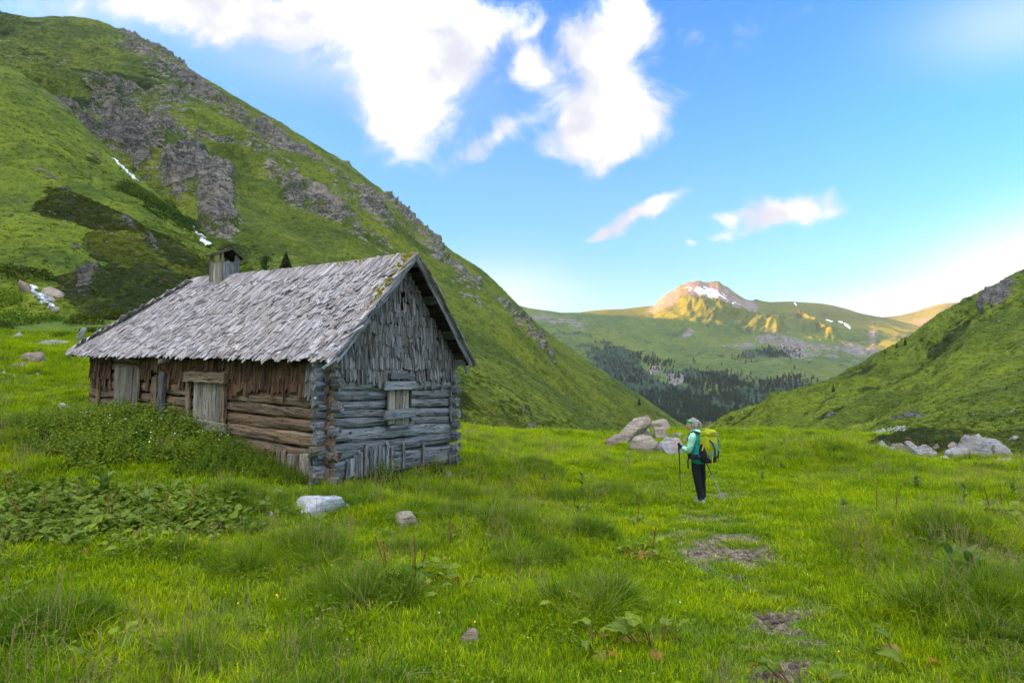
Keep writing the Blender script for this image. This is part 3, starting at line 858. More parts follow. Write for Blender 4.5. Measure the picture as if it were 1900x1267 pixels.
def plank(L, W, T, n=6, jit=.006, taper=0.0, ragged=0.0, seed=0, round_=0.0, bow=0.0):
    """a sawn or split piece, x along its length"""
    r = np.random.default_rng(seed)
    xs = np.linspace(-L / 2, L / 2, n + 1)
    if round_ > 0:
        a = np.linspace(0, 2 * np.pi, 10, endpoint=False) + np.pi / 10
        cy = np.sign(np.cos(a)) * np.abs(np.cos(a)) ** (1 - round_ * .5) ; cz = np.sign(np.sin(a)) * np.abs(np.sin(a)) ** (1 - round_ * .5)
        sec = np.stack([cy, cz], 1)
        sec = sec / np.abs(sec).max(0)
    else:
        sec = np.array([[-1, -1], [1, -1], [1, 1], [-1, 1]], float)
    k = len(sec)
    V = []
    off = r.uniform(0, 50)
    for i, x in enumerate(xs):
        w = W / 2 * (1 + taper * (x / L)) * (1 + (vnoise(np.array([[x * 2.5 + off, 0, 0]]))[0] - .5) * jit * 12 / max(W, .05) * .12)
        for (cy, cz) in sec:
            e = (r.normal(0, jit), r.normal(0, jit * .7))
            q = x
            if i == 0 or i == n:
                q = x + r.uniform(-ragged, ragged)
            V.append((q, cy * w + e[0], cz * T / 2 + e[1] + bow * ((x / L) ** 2)))
    Fc = []
    for i in range(n):
        for j in range(k):
            a = i * k + j; b = i * k + (j + 1) % k
            Fc.append((a, b, b + k, a + k))
    Fc.append(tuple(reversed(range(k)))); Fc.append(tuple(range(n * k, n * k + k)))
    return np.array(V), Fc


def put(name, V, Fc, mat, M, parent, tone=None, smooth=False, extra=None, label=None):
    tone = random.random() if tone is None else tone
    at_ = {'wc': V, 'tone': np.full(len(V), tone)}
    if extra: at_.update(extra)
    me = mesh_from(name, V, Fc, mat, smooth, at_)
    o = link(name, me, parent, label=label)
    M = Matrix(M.tolist())
    if parent is not None and parent.parent is not None:
        M = parent.matrix_basis.inverted() @ M
    o.matrix_basis = M
    return o


class Joint:
    def __init__(s): s.V = []; s.F = []; s.wc = []; s.tone = []; s.moss = []; s.n = 0
    def add(s, V, Fc, M, tone, moss=0.0):
        q = V @ M[:3, :3].T + M[:3, 3]
        s.V.append(q); s.wc.append(V + tone * 7); s.tone.append(np.full(len(V), tone)); s.moss.append(np.full(len(V), moss))
        s.F += [tuple(i + s.n for i in f) for f in Fc]; s.n += len(V)
    def build(s, name, mat, parent, kind='stuff', label=None):
        me = mesh_from(name, np.vstack(s.V), s.F, mat, False, {'wc': np.vstack(s.wc), 'tone': np.concatenate(s.tone), 'moss': np.concatenate(s.moss)})
        return link(name, me, parent, kind=kind, label=label)


L3 = np.array([LD[0], LD[1], 0]); G3 = np.array([GD[0], GD[1], 0]); U3 = np.array([0, 0, 1.0])


def p3(s, t, z):
    q = hxy(s, t)
    return np.array([q[0], q[1], z])


# roof corner points
OV = .35
RS = on_gable(771, 473, -OV)[0]
A_R = p3(RS, -OV, hz(RS, -OV, 473))                       # ridge, near end
B_E = p3(-.15, -OV, hz(-.15, -OV, 666))                   # eave, near end
ta = on_long(131, 656, -.15)[0]
C_E = p3(-.15, ta, on_long(131, 656, -.15)[1])
td = on_long(371, 519, RS)[0]
D_R = p3(RS, td, on_long(371, 519, RS)[1])
sr = on_gable(874, 677, -OV)[0]
E_R = p3(sr, -OV, hz(sr, -OV, 677))                       # right eave, near end
E_F = p3(sr, ta, E_R[2] + (C_E[2] - B_E[2]))
print('roof', RS, ta, td, sr, A_R[2], D_R[2], B_E[2], C_E[2], E_R[2])
SLOPE_N = np.cross(C_E - B_E, A_R - B_E); SLOPE_N /= np.linalg.norm(SLOPE_N)
if SLOPE_N[2] < 0: SLOPE_N = -SLOPE_N
tilt = (C_E[2] - B_E[2]) / (ta + OV)


def z_tilt(t):
    return tilt * t


# ------------------------------------------------ long wall
def wall_back(name, pts, thick, nrm, mat):
    pts = np.array(pts); back = pts + nrm * thick
    V = np.vstack([pts, back]) - BASE
    n = len(pts)
    Fc = [tuple(range(n)), tuple(reversed(range(n, 2 * n)))] + [(i, i + n, (i + 1) % n + n, (i + 1) % n) for i in range(n)]
    me = mesh_from(name, V, Fc, mat, False, {'wc': V, 'tone': np.zeros(len(V))})
    return link(name, me, HUT)


ZE = B_E[2] - .02
LWALL = wall_back('log_wall', [p3(.16, .12, ZB), p3(.16, LW - .1, ZB), p3(.16, LW - .1, ZE + z_tilt(LW)), p3(.16, .12, ZE)], .05, G3, W_DARK)
GWALL = wall_back('gable_wall', [p3(.14, .14, ZB), p3(GW - .1, .14, ZB), p3(GW - .1, .14, E_R[2] + .02), p3(RS, .14, A_R[2] - .22), p3(.14, .14, B_E[2] + .1)], .05, L3, W_DARK)
wall_back('log_wall', [p3(GW, .1, ZB), p3(GW, LW - .1, ZB), p3(GW, LW - .1, ZE + z_tilt(LW)), p3(GW, .1, ZE)], -.08, G3, W_GLOG)
wall_back('log_wall', [p3(.1, LW, ZB), p3(GW - .1, LW, ZB), p3(GW - .1, LW, ZE + z_tilt(LW)), p3(.1, LW, ZE + z_tilt(LW))], -.08, L3, W_LLOG)

ys_near = [668, 690, 711, 733, 760, 782, 808, 837, 869, 903]
zc = [hz(0, 0, y) for y in ys_near]
r_ = np.random.default_rng(5)
for i in range(len(zc) - 1):
    zt, zb = zc[i], zc[i + 1]
    h = zt - zb
    sag = .28 * (i / 8.) ** .5
    t0, t1 = -.05 - r_.uniform(0, .03), LW + .14 + r_.uniform(0, .06)
    z0 = (zt + zb) / 2; z1 = z0 + z_tilt(LW) + .02
    a, b = p3(.07, t0, z0 - .0), p3(.07, t1, z1)
    x = (b - a) / np.linalg.norm(b - a)
    z = np.cross(x, U3); z /= np.linalg.norm(z)
    if z @ G3 > 0: z = -z
    y = np.cross(z, x)
    V, Fc = plank(np.linalg.norm(b - a), h * .95, .150, 40, .0055, 0, .03, 100 + i, .30)
    # hewn face undulates
    V[:, 1] += (vnoise(np.stack([V[:, 0] * .9 + i * 9, 0 * V[:, 0], 0 * V[:, 0]], 1)) - .5) * .05
    V[:, 2] += (vnoise(np.stack([V[:, 0] * 1.7 + i * 5, V[:, 1] * 8, 0 * V[:, 0]], 1)) - .5) * .035
    put('log', V, Fc, W_LLOG, frame((a + b) / 2, x, y, z), LWALL, smooth=False)
# gable logs
yg = [707, 727, 747, 764, 779, 800, 827, 862, 905]
zr = [hz(GW, 0, y) for y in (706, 725, 741, 757, 772, 786, 806, 824, 858)]
zl = [hz(0, 0, y) for y in yg]
for i in range(-2, len(zl) - 1):
    if i < 0:
        zt0 = zl[0] + .24 * (-i); zb0 = zl[0] + .24 * (-i - 1); zt1 = zr[0] + .24 * (-i); zb1 = zr[0] + .24 * (-i - 1)
    else:
        zt0, zb0, zt1, zb1 = zl[i], zl[i + 1], zr[i], zr[i + 1]
    if i == len(zl) - 2: zb0 += .05
    h0, h1 = zt0 - zb0, zt1 - zb1
    a = p3(-.16 - r_.uniform(0, .06), .07, (zt0 + zb0) / 2 + .02); b = p3(GW + .10 + r_.uniform(0, .06), .07, (zt1 + zb1) / 2 + .02)
    x = (b - a) / np.linalg.norm(b - a); z = -L3; y = np.cross(z, x)
    V, Fc = plank(np.linalg.norm(b - a), (h0 + h1) / 2 * .95, .150, 24, .006, 0, .03, 200 + i, .30)
    f = (V[:, 0] / np.linalg.norm(b - a) + .5)
    V[:, 1] *= (h0 * (1 - f) + h1 * f) / ((h0 + h1) / 2)
    V[:, 1] += (vnoise(np.stack([V[:, 0] * 1.2 + i * 9, 0 * V[:, 0], 0 * V[:, 0]], 1)) - .5) * .045
    V[:, 2] += (vnoise(np.stack([V[:, 0] * 2 + i * 5, V[:, 1] * 8, 0 * V[:, 0]], 1)) - .5) * .035
    put('log', V, Fc, W_GLOG, frame((a + b) / 2, x, y, z), GWALL)
# hewn log ends of the near corner: blocky stubs standing out of both walls
for i in range(11):
    zz = ZB + .10 + i * .215
    if zz > B_E[2] - .22: continue
    w_ = r_.uniform(.10, .14) + (.03 if i < 4 else 0)
    if i % 2 == 0:
        V, Fc = plank(.20, .19, w_ * 1.1, 3, .012, 0, .04, 300 + i, .15)
        put('log_end', V, Fc, W_END if i < 4 else W_GSH, frame(p3(.05, -.15 - r_.uniform(0, .07), zz), L3, U3, -G3), LWALL)
        V, Fc = plank(.18, .17, w_ * 1.1, 3, .012, 0, .04, 320 + i, .15)
        put('log_end', V, Fc, W_END if i < 3 else W_GSH, frame(p3(-.13 - r_.uniform(0, .05), .06, zz + .1), G3, U3, L3), GWALL)
for i in range(8):
    zz = ZB + .12 + i * .25
    V, Fc = plank(.16, .18, .13, 3, .010, 0, .03, 340 + i, .5)
    put('log_end', V, Fc, W_GLOG, frame(p3(GW - .03, -.08 - r_.uniform(0, .05), zz), L3, U3, -G3), GWALL)


# ------------------------------------------------ boards given by their place on a wall
def board_long(name, x0, y0, x1, y1, T, mat, parent, out=.0, n=6, jit=.004, ragged=.01, skew=0.0, seed=1):
    """upright or lying board on the long wall between picture points (top-left, bottom-right)"""
    pyc = (y0 + y1) / 2; pxc = (x0 + x1) / 2
    tl = on_long(x0, pyc, -out)[0]; tr = on_long(x1, pyc, -out)[0]
    zt = on_long(pxc, y0, -out)[1]; zb = on_long(pxc, y1, -out)[1]
    wdt, hgt = abs(tl - tr), zt - zb
    o = p3(-out - T / 2, (tl + tr) / 2, (zt + zb) / 2)
    tl3 = np.array([LD[0], LD[1], tilt]); tl3 /= np.linalg.norm(tl3)
    up = np.cross(np.cross(tl3, U3), tl3); up /= np.linalg.norm(up)
    a = R(skew)
    lx = -tl3 * math.cos(a) + up * math.sin(a); ly = up * math.cos(a) + tl3 * math.sin(a)
    if hgt > wdt:
        V, Fc = plank(hgt, wdt, T, n, jit, 0, ragged, seed)
        M = frame(o, ly, -lx, np.cross(ly, -lx))
    else:
        V, Fc = plank(wdt, hgt, T, n, jit, 0, ragged, seed)
        M = frame(o, lx, ly, np.cross(lx, ly))
    return put(name, V, Fc, mat, M, parent)


def board_gable(name, x0, y0, x1, y1, T, mat, parent, out=.0, n=6, jit=.004, ragged=.01, skew=0.0, seed=1):
    pyc = (y0 + y1) / 2; pxc = (x0 + x1) / 2
    sl = on_gable(x0, pyc, -out)[0]; sr_ = on_gable(x1, pyc, -out)[0]
    zt = on_gable(pxc, y0, -out)[1]; zb = on_gable(pxc, y1, -out)[1]
    wdt, hgt = abs(sr_ - sl), zt - zb
    o = p3((sl + sr_) / 2, -out - T / 2, (zt + zb) / 2)
    a = R(skew)
    lx = G3 * math.cos(a) + U3 * math.sin(a); ly = U3 * math.cos(a) - G3 * math.sin(a)
    if hgt > wdt:
        V, Fc = plank(hgt, wdt, T, n, jit, 0, ragged, seed)
        M = frame(o, ly, -lx, np.cross(ly, -lx))
    else:
        V, Fc = plank(wdt, hgt, T, n, jit, 0, ragged, seed)
        M = frame(o, lx, ly, np.cross(lx, ly))
    return put(name, V, Fc, mat, M, parent)


# left shutter on the long wall
sh = board_long('window_shutter', 213, 681, 235, 776, .03, W_SHUT, HUT, .05, seed=2)
sh['label'] = 'tall grey plank shutter at the far end of the long wall'
board_long('plank', 236, 681, 246, 777, .03, W_SHUT, sh, .052, seed=3)
board_long('plank', 248, 682, 258, 769, .028, W_SHUT, sh, .06, skew=-2, seed=4)
# middle shutter with lintel and sill
sh2 = board_long('window_shutter', 361, 706, 376, 783, .03, W_SHUT, HUT, .05, seed=5)
sh2['label'] = 'grey plank shutter between lintel and sill board'
board_long('plank', 377, 706, 389, 783, .03, W_SHUT, sh2, .052, seed=6)
board_long('plank', 390, 706, 402, 784, .03, W_SHUT, sh2, .048, seed=7)
board_long('plank', 403, 706, 413, 783, .03, W_SHUT, sh2, .054, seed=8)
board_long('lintel', 349, 691, 424, 709, .10, W_LLOG, sh2, .06, seed=9, jit=.008)
board_long('sill', 338, 779, 421, 796, .07, W_SHUT, sh2, .12, seed=10, skew=-1.5)
board_long('post', 349, 700, 355, 780, .06, W_LLOG, sh2, .02, seed=11, skew=1)
board_long('post', 415, 709, 421, 786, .06, W_LLOG, sh2, .02, seed=12)
board_long('post', 299, 690, 308, 778, .09, W_GSH, HUT, .03, seed=13, skew=-3, jit=.012)
board_long('post', 286, 700, 296, 780, .08, W_LLOG, HUT, .02, seed=14, jit=.012)
board_long('post', 181, 700, 186, 745, .04, W_LLOG, HUT, .02, seed=15, skew=2)
# upright planks at the foot of the long wall near the corner
for k, (x0, y0, x1, y1) in enumerate([(505, 838, 512, 884), (514, 832, 522, 886), (524, 836, 531, 888), (534, 842, 548, 890), (549, 846, 556, 892), (558, 842, 577, 896)]):
    board_long('upright_plank', x0, y0, x1, y1, .03, W_SHUT if k % 2 else W_LLOG, LWALL, .02, seed=20 + k, ragged=.04)

# gable window boards
gs = board_gable('window_shutter', 718, 716, 731, 787, .03, W_SHUT, HUT, .05, seed=30)
gs['label'] = 'grey plank shutter crossed by two boards in the gable wall'
board_gable('plank', 732, 716, 744, 786, .03, W_SHUT, gs, .054, seed=31)
board_gable('plank', 745, 716, 757, 785, .03, W_SHUT, gs, .05, seed=32)
board_gable('crossboard', 712, 707, 768, 723, .045, W_GLOG, gs, .10, seed=33)
board_gable('crossboard', 710, 759, 768, 776, .05, W_GLOG, gs, .11, seed=34, skew=1.5, ragged=.03)
board_gable('lintel', 720, 692, 764, 703, .09, W_GLOG, gs, .06, seed=35, skew=-1)
board_gable('sill', 719, 786, 763, 792, .08, W_GLOG, gs, .03, seed=36, skew=4)
board_gable('jamb', 757, 718, 760, 790, .05, W_DARK, gs, .03, seed=37)
# uprights at the foot of the gable
xs_ = [(655, 846, 662), (664, 838, 671), (673, 832, 680), (675, 825, 682), (684, 834, 690), (692, 831, 698), (700, 826, 706), (708, 828, 713), (715, 822, 720), (724, 826, 729), (648, 852, 655), (641, 856, 647)]
for k, (x0, y0, x1) in enumerate(xs_):
    board_gable('upright_plank', x0, y0, x1, 884 - (x0 - 640) * .12 + random.uniform(-4, 6), .03, W_GLOG if k % 3 else W_GSH, GWALL, .02 + .012 * (k % 2), seed=50 + k, ragged=.05, skew=random.uniform(-2, 2))
for k, (x0, y0, x1, y1) in enumerate([(746, 820, 750, 865), (782, 818, 786, 858), (833, 842, 840, 864), (834, 720, 838, 782)]):
    board_gable('batten', x0, y0, x1, y1, .03, W_GSH, GWALL, .02, seed=70 + k, ragged=.05)


# ------------------------------------------------ wall shingles
def shingle_set(seed, n, L, W, T=.012):
    out = []
    for k in range(n):
        r = np.random.default_rng(seed + k)
        l, w_ = L * r.uniform(.85, 1.15), W * r.uniform(.5, 1.4)
        V, Fc = plank(l, w_, T, 2, .0025, r.uniform(-.12, .12), .0, seed + k)
        # broken, slanting or split lower end (x = +L/2 is the lower end)
        low = V[:, 0] > l * .4
        V[low, 0] += r.uniform(-.045, .03) * np.sign(V[low, 1]) + r.uniform(-.02, .02)
        out.append((V, Fc, l, w_))
    return out


WS = shingle_set(1000, 14, .34, .078)
WS_ME = {}


def shingle_obj(name, k, mat, M, parent):
    key = (name, k, mat.name)
    if key not in WS_ME:
        V, Fc = WS[k][:2] if name == 'shingle' else RSN[k][:2]
        WS_ME[key] = mesh_from(name, V, Fc, mat, False, {'wc': V, 'tone': np.full(len(V), k * .07), 'moss': np.zeros(len(V))})
    o = link(name, WS_ME[key], parent)
    o.matrix_basis = Matrix(M.tolist())
    return o


def rotm(M, yaw, pitch, roll=0):
    E = np.array(Euler((roll, pitch, yaw)).to_matrix())
    M = M.copy(); M[:3, :3] = M[:3, :3] @ E
    return M


def roof_under(s):
    """height of the underside of the roof over the gable wall plane"""
    if s < RS:
        return B_E[2] + (A_R[2] - B_E[2]) * (s + .15) / (RS + .15) - .10
    return A_R[2] + (E_R[2] - A_R[2]) * (s - RS) / (sr - RS) - .10


jg = Joint(); n_ind = 0
hole_s, hole_z = on_gable(746, 550)
row = 0.225
zrow = hz(GW / 2, 0, 705)
k = 0
nrow = int((A_R[2] - zrow) / row) + 1
for i in range(nrow):
    zlow = zrow + i * row
    s = .0 if i < 5 else 0
    s = -.06
    while s < GW + .04:
        kk = int(r_.integers(0, 14)); V, Fc, l, w_ = WS[kk]
        sc_ = s + w_ / 2
        top = roof_under(sc_)
        drop = r_.uniform(-.03, .02)
        if i == 0: drop -= (r_.random() ** 3) * .22
        elif r_.random() < .06: drop -= .10
        z0 = zlow + drop
        s += w_ + r_.uniform(.0, .006)
        if z0 + .10 > top: continue
        if i == 0 and r_.random() < .08: continue
        if abs(sc_ - hole_s) < .10 and abs(z0 + .12 - hole_z) < .20: 
            if abs(sc_ - hole_s) < .055: continue
        zc_ = z0 + l / 2
        over = zc_ + l / 2 - top
        out = .026 + .03 * r_.random()
        M = frame(p3(sc_, -out, zc_ - max(0, over) * .5), -U3, G3, -L3)
        if over > 0:
            M[:3, 0] *= max(.2, (l - over) / l)
        M = rotm(M, r_.normal(0, .03) + (r_.normal(0, .15) if r_.random() < .04 else 0), R(-3.5) + r_.normal(0, .035), r_.normal(0, .10))
        if n_ind < 190 and i < 8:
            shingle_obj('shingle', kk, W_GSH, M, GWALL); n_ind += 1
        else:
            jg.add(V, Fc, M, r_.random())
jg.build('shingle_cladding', W_GSH, GWALL)
jl = Joint(); n_ind = 0
for i, (pyn) in enumerate((728, 706, 684, 662)):
    zl0 = hz(0, 0, pyn)
    t_ = -.12
    while t_ < LW + .05:
        kk = int(r_.integers(0, 14)); V, Fc, l, w_ = WS[kk]
        tcn = t_ + w_ / 2
        t_ += w_ + r_.uniform(0, .008)
        if i == 0 and tcn > 3.4 and r_.random() < .5: continue
        px_ = project(p3(0, tcn, 2.0)[None])[0, 0]
        if i < 2 and (210 < px_ < 260 or (345 < px_ < 426) or (285 < px_ < 309)): continue
        if i >= 2 and (210 < px_ < 260): continue
        drop = r_.uniform(-.03, .02) - (r_.random() ** 3) * (.18 if i == 0 else .06)
        if i == 0 and r_.random() < .12: continue
        z0 = zl0 + drop + z_tilt(tcn) * .15
        if z0 + .10 > ZE + z_tilt(tcn) - .03: continue
        M = frame(p3(-.030 - .012 * r_.random() - .006 * (2 - i), tcn, z0 + l / 2), -U3, -L3, -G3)
        M = rotm(M, r_.normal(0, .03), R(-3.5) + r_.normal(0, .03), r_.normal(0, .08))
        if n_ind < 100 and tcn < 3:
            shingle_obj('shingle', kk, W_LSH if tcn > .5 else W_GSH, M, LWALL); n_ind += 1
        else:
            jl.add(V, Fc, M, r_.random())
jl.build('shingle_cladding', W_LSH, LWALL)
board_gable('beam_end', 843, 655, 856, 678, .22, W_GSH, HUT, .0, seed=80, jit=.01)

# ------------------------------------------------ roof
def slab(pts, T, nrm):
    pts = np.array(pts); n = len(pts)
    V = np.vstack([pts, pts - nrm * T]) - BASE
    Fc = [tuple(range(n)), tuple(reversed(range(n, 2 * n)))] + [(i, i + n, (i + 1) % n + n, (i + 1) % n) for i in range(n)]
    return V, Fc


def sagpt(P, Q, f, sag):
    p = P * (1 - f) + Q * f
    p = p.copy(); p[2] -= sag * 4 * f * (1 - f)
    return p


V, Fc = slab([B_E, C_E, D_R, A_R], .03, SLOPE_N)
ROOF = put('roof', V, Fc, W_ROOFB, np.eye(4), HUT)
NR = np.cross(A_R - E_R, E_F - E_R); NR /= np.linalg.norm(NR); NR *= np.sign(NR[2])
V, Fc = slab([A_R, D_R, E_F, E_R], .03, NR)
put('roof_slope', V, Fc, W_DARK, np.eye(4), ROOF)
HN = np.cross(C_E - D_R, E_F - D_R); HN /= np.linalg.norm(HN); HN *= np.sign(HN[2])
V, Fc = slab([D_R, C_E, E_F], .03, HN)
put('roof_slope', V, Fc, W_ROOFB, np.eye(4), ROOF)

SHIN = shingle_set(3000, 16, .52, .074, .013)
RSN = SHIN
eave = C_E - B_E; Le = np.linalg.norm(eave); ex = eave / Le
up = A_R - B_E; up = up - (up @ ex) * ex; Lu = np.linalg.norm(up); uy = up / Lu
shear = ((A_R - B_E) @ ex) / Lu
jr = Joint(); n_ind = 0
cand = []
row = .128
nr = int(Lu / row)
# places where shingles have slipped off and the boards show
GAPS = [(on_long(560, 590, .5)), ]
gaps_px = [(594, 604, 22, 6), (575, 585, 14, 5), (640, 532, 10, 5), (612, 560, 10, 4), (660, 560, 12, 6), (480, 600, 10, 3), (520, 590, 12, 3), (470, 560, 8, 3), (690, 520, 6, 8), (655, 540, 9, 3), (600, 610, 18, 3)]
for i in range(-1, nr + 1):
    b = (i + .0) * row
    fb = np.clip(b / Lu, 0, 1)
    far = (Le) * (1 - fb) + ((D_R - B_E) @ ex) * fb
    nearx = shear * b
    a = nearx - .05
    wob = r_.normal(0, .012)
    while a < far + .03:
        kk = int(r_.integers(0, 16)); V, Fc, l, w_ = SHIN[kk]
        am = a + w_ / 2; a += w_ * r_.uniform(.9, 1.12)
        bb = b + wob + r_.normal(0, .036) + l / 2
        if bb + l / 2 > Lu + .04: bb = Lu + .04 - l / 2
        f = np.clip(am / Le, 0, 1)
        sag = .06 * 4 * f * (1 - f) * fb
        und = (vnoise(np.array([[am * 1.1, b * 1.3, 3.]]))[0] - .5) * .07
        P = B_E + ex * am + uy * bb + SLOPE_N * (.040 + und * .5 + r_.uniform(0, .016)) - U3 * sag
        q = project(P[None])[0]
        skip = False
        for gx_, gy_, rx_, ry_ in gaps_px:
            if ((q[0] - gx_) / rx_) ** 2 + ((q[1] - gy_) / ry_) ** 2 < 1: skip = True
        if skip and r_.random() < .85: continue
        if r_.random() < .012: continue
        yaw = r_.normal(0, .045) + (r_.normal(0, .35) if r_.random() < .018 else 0) + .03
        M = frame(P, -uy, ex, SLOPE_N)
        M = rotm(M, yaw, -.062 + r_.normal(0, .034), r_.normal(0, .09))
        depth_ = P[1]
        mo = 0
        if am - nearx < .55 and fb > .45: mo = .42 * r_.random() * (1.2 - (am - nearx))
        if fb > .93: mo = max(mo, .40 * r_.random() * (f < .45))
        cand.append((depth_, kk, M, mo))
cand.sort(key=lambda c: c[0])
for j, (dp, kk, M, mo) in enumerate(cand):
    V, Fc, l, w_ = SHIN[kk]
    if j < 300:
        tone = r_.random()
        put('roof_shingle', V, Fc, W_ROOF, M, ROOF, tone, False, {'moss': np.full(len(V), mo)})
    else:
        jr.add(V, Fc, M, r_.random(), mo)
print('roof shingles', len(cand))
# loose shingles lying askew
for (x, y, ang) in [(548, 517, 40), (640, 545, 70), (590, 560, -50), (612, 556, 20), (655, 572, 60), (372, 560, 50), (505, 560, -30), (700, 505, 30), (530, 540, 60), (450, 575, 20)]:
    d = ray(x, y); d = d / np.linalg.norm(d)
    o = np.array([0, 0, CAMZ]); k_ = ((B_E + SLOPE_N * .075 - o) @ SLOPE_N) / (d @ SLOPE_N)
    M = rotm(frame(o + d * k_, -uy, ex, SLOPE_N), R(ang), 0)
    V, Fc, l, w_ = SHIN[3]
    jr.add(V * np.array([.55, .6, 1]), Fc, M, r_.random())
jr.build('shingle_covering', W_ROOF, ROOF)
# right slope and hip: courses of shingles whose ends show along the verge
je = Joint()
exr = (E_F - E_R); Lr = np.linalg.norm(exr); exr /= Lr
upr = A_R - E_R; upr = upr - (upr @ exr) * exr; Lur = np.linalg.norm(upr); uyr = upr / Lur
for i in range(int(Lur / .15)):
    a = -.06
    lim = .5 if True else Lr
    while a < lim:
        kk = int(r_.integers(0, 16)); V, Fc, l, w_ = SHIN[kk]
        P = E_R + exr * (a + ((A_R - E_R) @ exr) * (i * .15 / Lur)) + uyr * (i * .15 + l / 2 - .06 + r_.normal(0, .02)) + NR * (.04 + r_.uniform(0, .02))
        a += w_
        if i * .15 + l > Lur + .05: continue
        je.add(V, Fc, rotm(frame(P, -uyr, exr, NR), r_.normal(0, .05), -.05 + r_.normal(0, .03)), r_.random(), .3 * r_.random())
exh = E_F - C_E; Lh = np.linalg.norm(exh); exh /= Lh
uh = D_R - C_E; uh = uh - (uh @ exh) * exh; Lhh = np.linalg.norm(uh); uyh = uh / Lhh
for i in range(int(Lhh / .15)):
    fb = i * .15 / Lhh
    a0 = ((D_R - C_E) @ exh) * fb
    a = a0 + .04
    while a < a0 + .8:
        kk = int(r_.integers(0, 16)); V, Fc, l, w_ = SHIN[kk]
        P = C_E + exh * a + uyh * (i * .15 + l / 2 - .06) + HN * (.012 + r_.uniform(0, .008))
        a += w_
        if i * .15 + l > Lhh: continue
        je.add(V, Fc, rotm(frame(P, -uyh, exh, HN), r_.normal(0, .04), -.05), r_.random())
je.build('shingle_covering', W_ROOF, ROOF)


def stick(name, a, b, W, T, mat, parent, nrm, seed, jit=.004, ragged=.01, n=6):
    a, b = np.asarray(a), np.asarray(b)
    x = (b - a) / np.linalg.norm(b - a)
    z = np.asarray(nrm, float); z = z - (z @ x) * x; z /= np.linalg.norm(z)
    y = np.cross(z, x)
    V, Fc = plank(np.linalg.norm(b - a), W, T, n, jit, 0, ragged, seed)
    return put(name, V, Fc, mat, frame((a + b) / 2, x, y, z), parent)


# verge boards in overlapping lengths
prev = 0
for k, (f0, f1) in enumerate([(.0, .30), (.27, .47), (.45, .66), (.63, 1.0)]):
    a = A_R * (1 - f0) + B_E * f0 - L3 * (.02 + .012 * (k % 2)) - U3 * (.02 + .02 * (k % 2)) ; b = A_R * (1 - f1) + B_E * f1 - L3 * (.02 + .012 * (k % 2)) - U3 * (.03)
    stick('verge_board', a, b, .13, .025, W_GLOG, ROOF, -L3, 400 + k, ragged=.03)
for k, (f0, f1) in enumerate([(.0, .35), (.33, .7), (.68, 1.0)]):
    a = A_R * (1 - f0) + E_R * f0 - L3 * (.02 + .012 * (k % 2)) - U3 * .03; b = A_R * (1 - f1) + E_R * f1 - L3 * (.02 + .012 * (k % 2)) - U3 * .03
    stick('verge_board', a, b, .12, .025, W_GSH if k < 2 else W_GLOG, ROOF, -L3, 410 + k, ragged=.03)
# loose end of the lowest board hanging out over the corner
a = np.array(at(626., 664., B_E[1] - .02)); b = np.array(at(598., 684., B_E[1] - .16))
stick('hanging_board', a, b, .10, .03, W_GLOG, ROOF, U3, 420)
# eave board, rafters and lookouts
stick('eave_board', B_E - SLOPE_N * .05 + ex * .02, C_E - SLOPE_N * .05, .07, .03, W_DARK, ROOF, SLOPE_N, 421, n=12)
for k in range(14):
    f = (k + .5) / 14
    pe = B_E * (1 - f) + C_E * f
    stick('rafter', pe - SLOPE_N * .09 + uy * .02, pe - SLOPE_N * .09 + uy * .9, .09, .08, W_DARK, ROOF, SLOPE_N, 430 + k)
a = np.array(at(328., 661., on_long(325, 661, .1)[0] * LD[1] + C0[1])); b = a - G3 * .38 - U3 * .12
stick('beam_end', a + G3 * .2, b, .09, .09, W_SHUT, HUT, U3, 450, jit=.008)
# underside boards of the right overhang
for k in range(9):
    f = (k + .5) / 9.3
    pe = A_R * (1 - f) + E_R * f - NR * .045
    stick('soffit_board', pe - exr * .0, pe + exr * .62, .20, .018, W_DARK if k % 3 else W_GSH, ROOF, NR, 460 + k, ragged=.02)
# purlin ends below the right eave
stick('strut', np.array(at(858., 668., A_R[1] + 1.5)), np.array(at(867., 692., A_R[1] + 1.5)), .05, .05, W_GSH, ROOF, -L3, 480)
# moss along ridge and verge: low cushions
Vm, Fm = [], []
r2 = np.random.default_rng(11)
cnt = 0
for k in range(230):
    if k < 110:
        f = r2.random() ** .8 * .62; p = A_R * (1 - f) + B_E * f + ex * abs(r2.normal(0, .11)) + SLOPE_N * .075
        if r2.random() < .35: continue
    else:
        f = r2.random() ** 1.4 * .62; p = A_R * (1 - f) + D_R * f - uy * abs(r2.normal(0, .05)) + SLOPE_N * .06 - U3 * .06 * 4 * f * (1 - f)
    rad = r2.uniform(.018, .05)
    n0 = cnt
    for j in range(7):
        a = j * math.pi * 2 / 7; rr_ = rad * r2.uniform(.7, 1.2)
        Vm.append(p + ex * math.cos(a) * rr_ + uy * math.sin(a) * rr_ - SLOPE_N * .02)
    Vm.append(p + SLOPE_N * rad * .55 + ex * r2.normal(0, .004)); cnt += 8
    for j in range(7): Fm.append((n0 + j, n0 + (j + 1) % 7, n0 + 7))
m, t, out = mat_new('moss')
co = t.new('ShaderNodeNewGeometry').outputs['Position']
n1 = t.noise(co, 30, 4, .7)
principled(t, out, t.mix(t.mapr(n1, .35, .65), (.05, .06, .008), (.24, .20, .012)), .95, n1, .8, .02, .1)
M_MOSS = m
link('moss', mesh_from('moss', np.array(Vm) - BASE, Fm, M_MOSS, True), ROOF, kind='stuff')

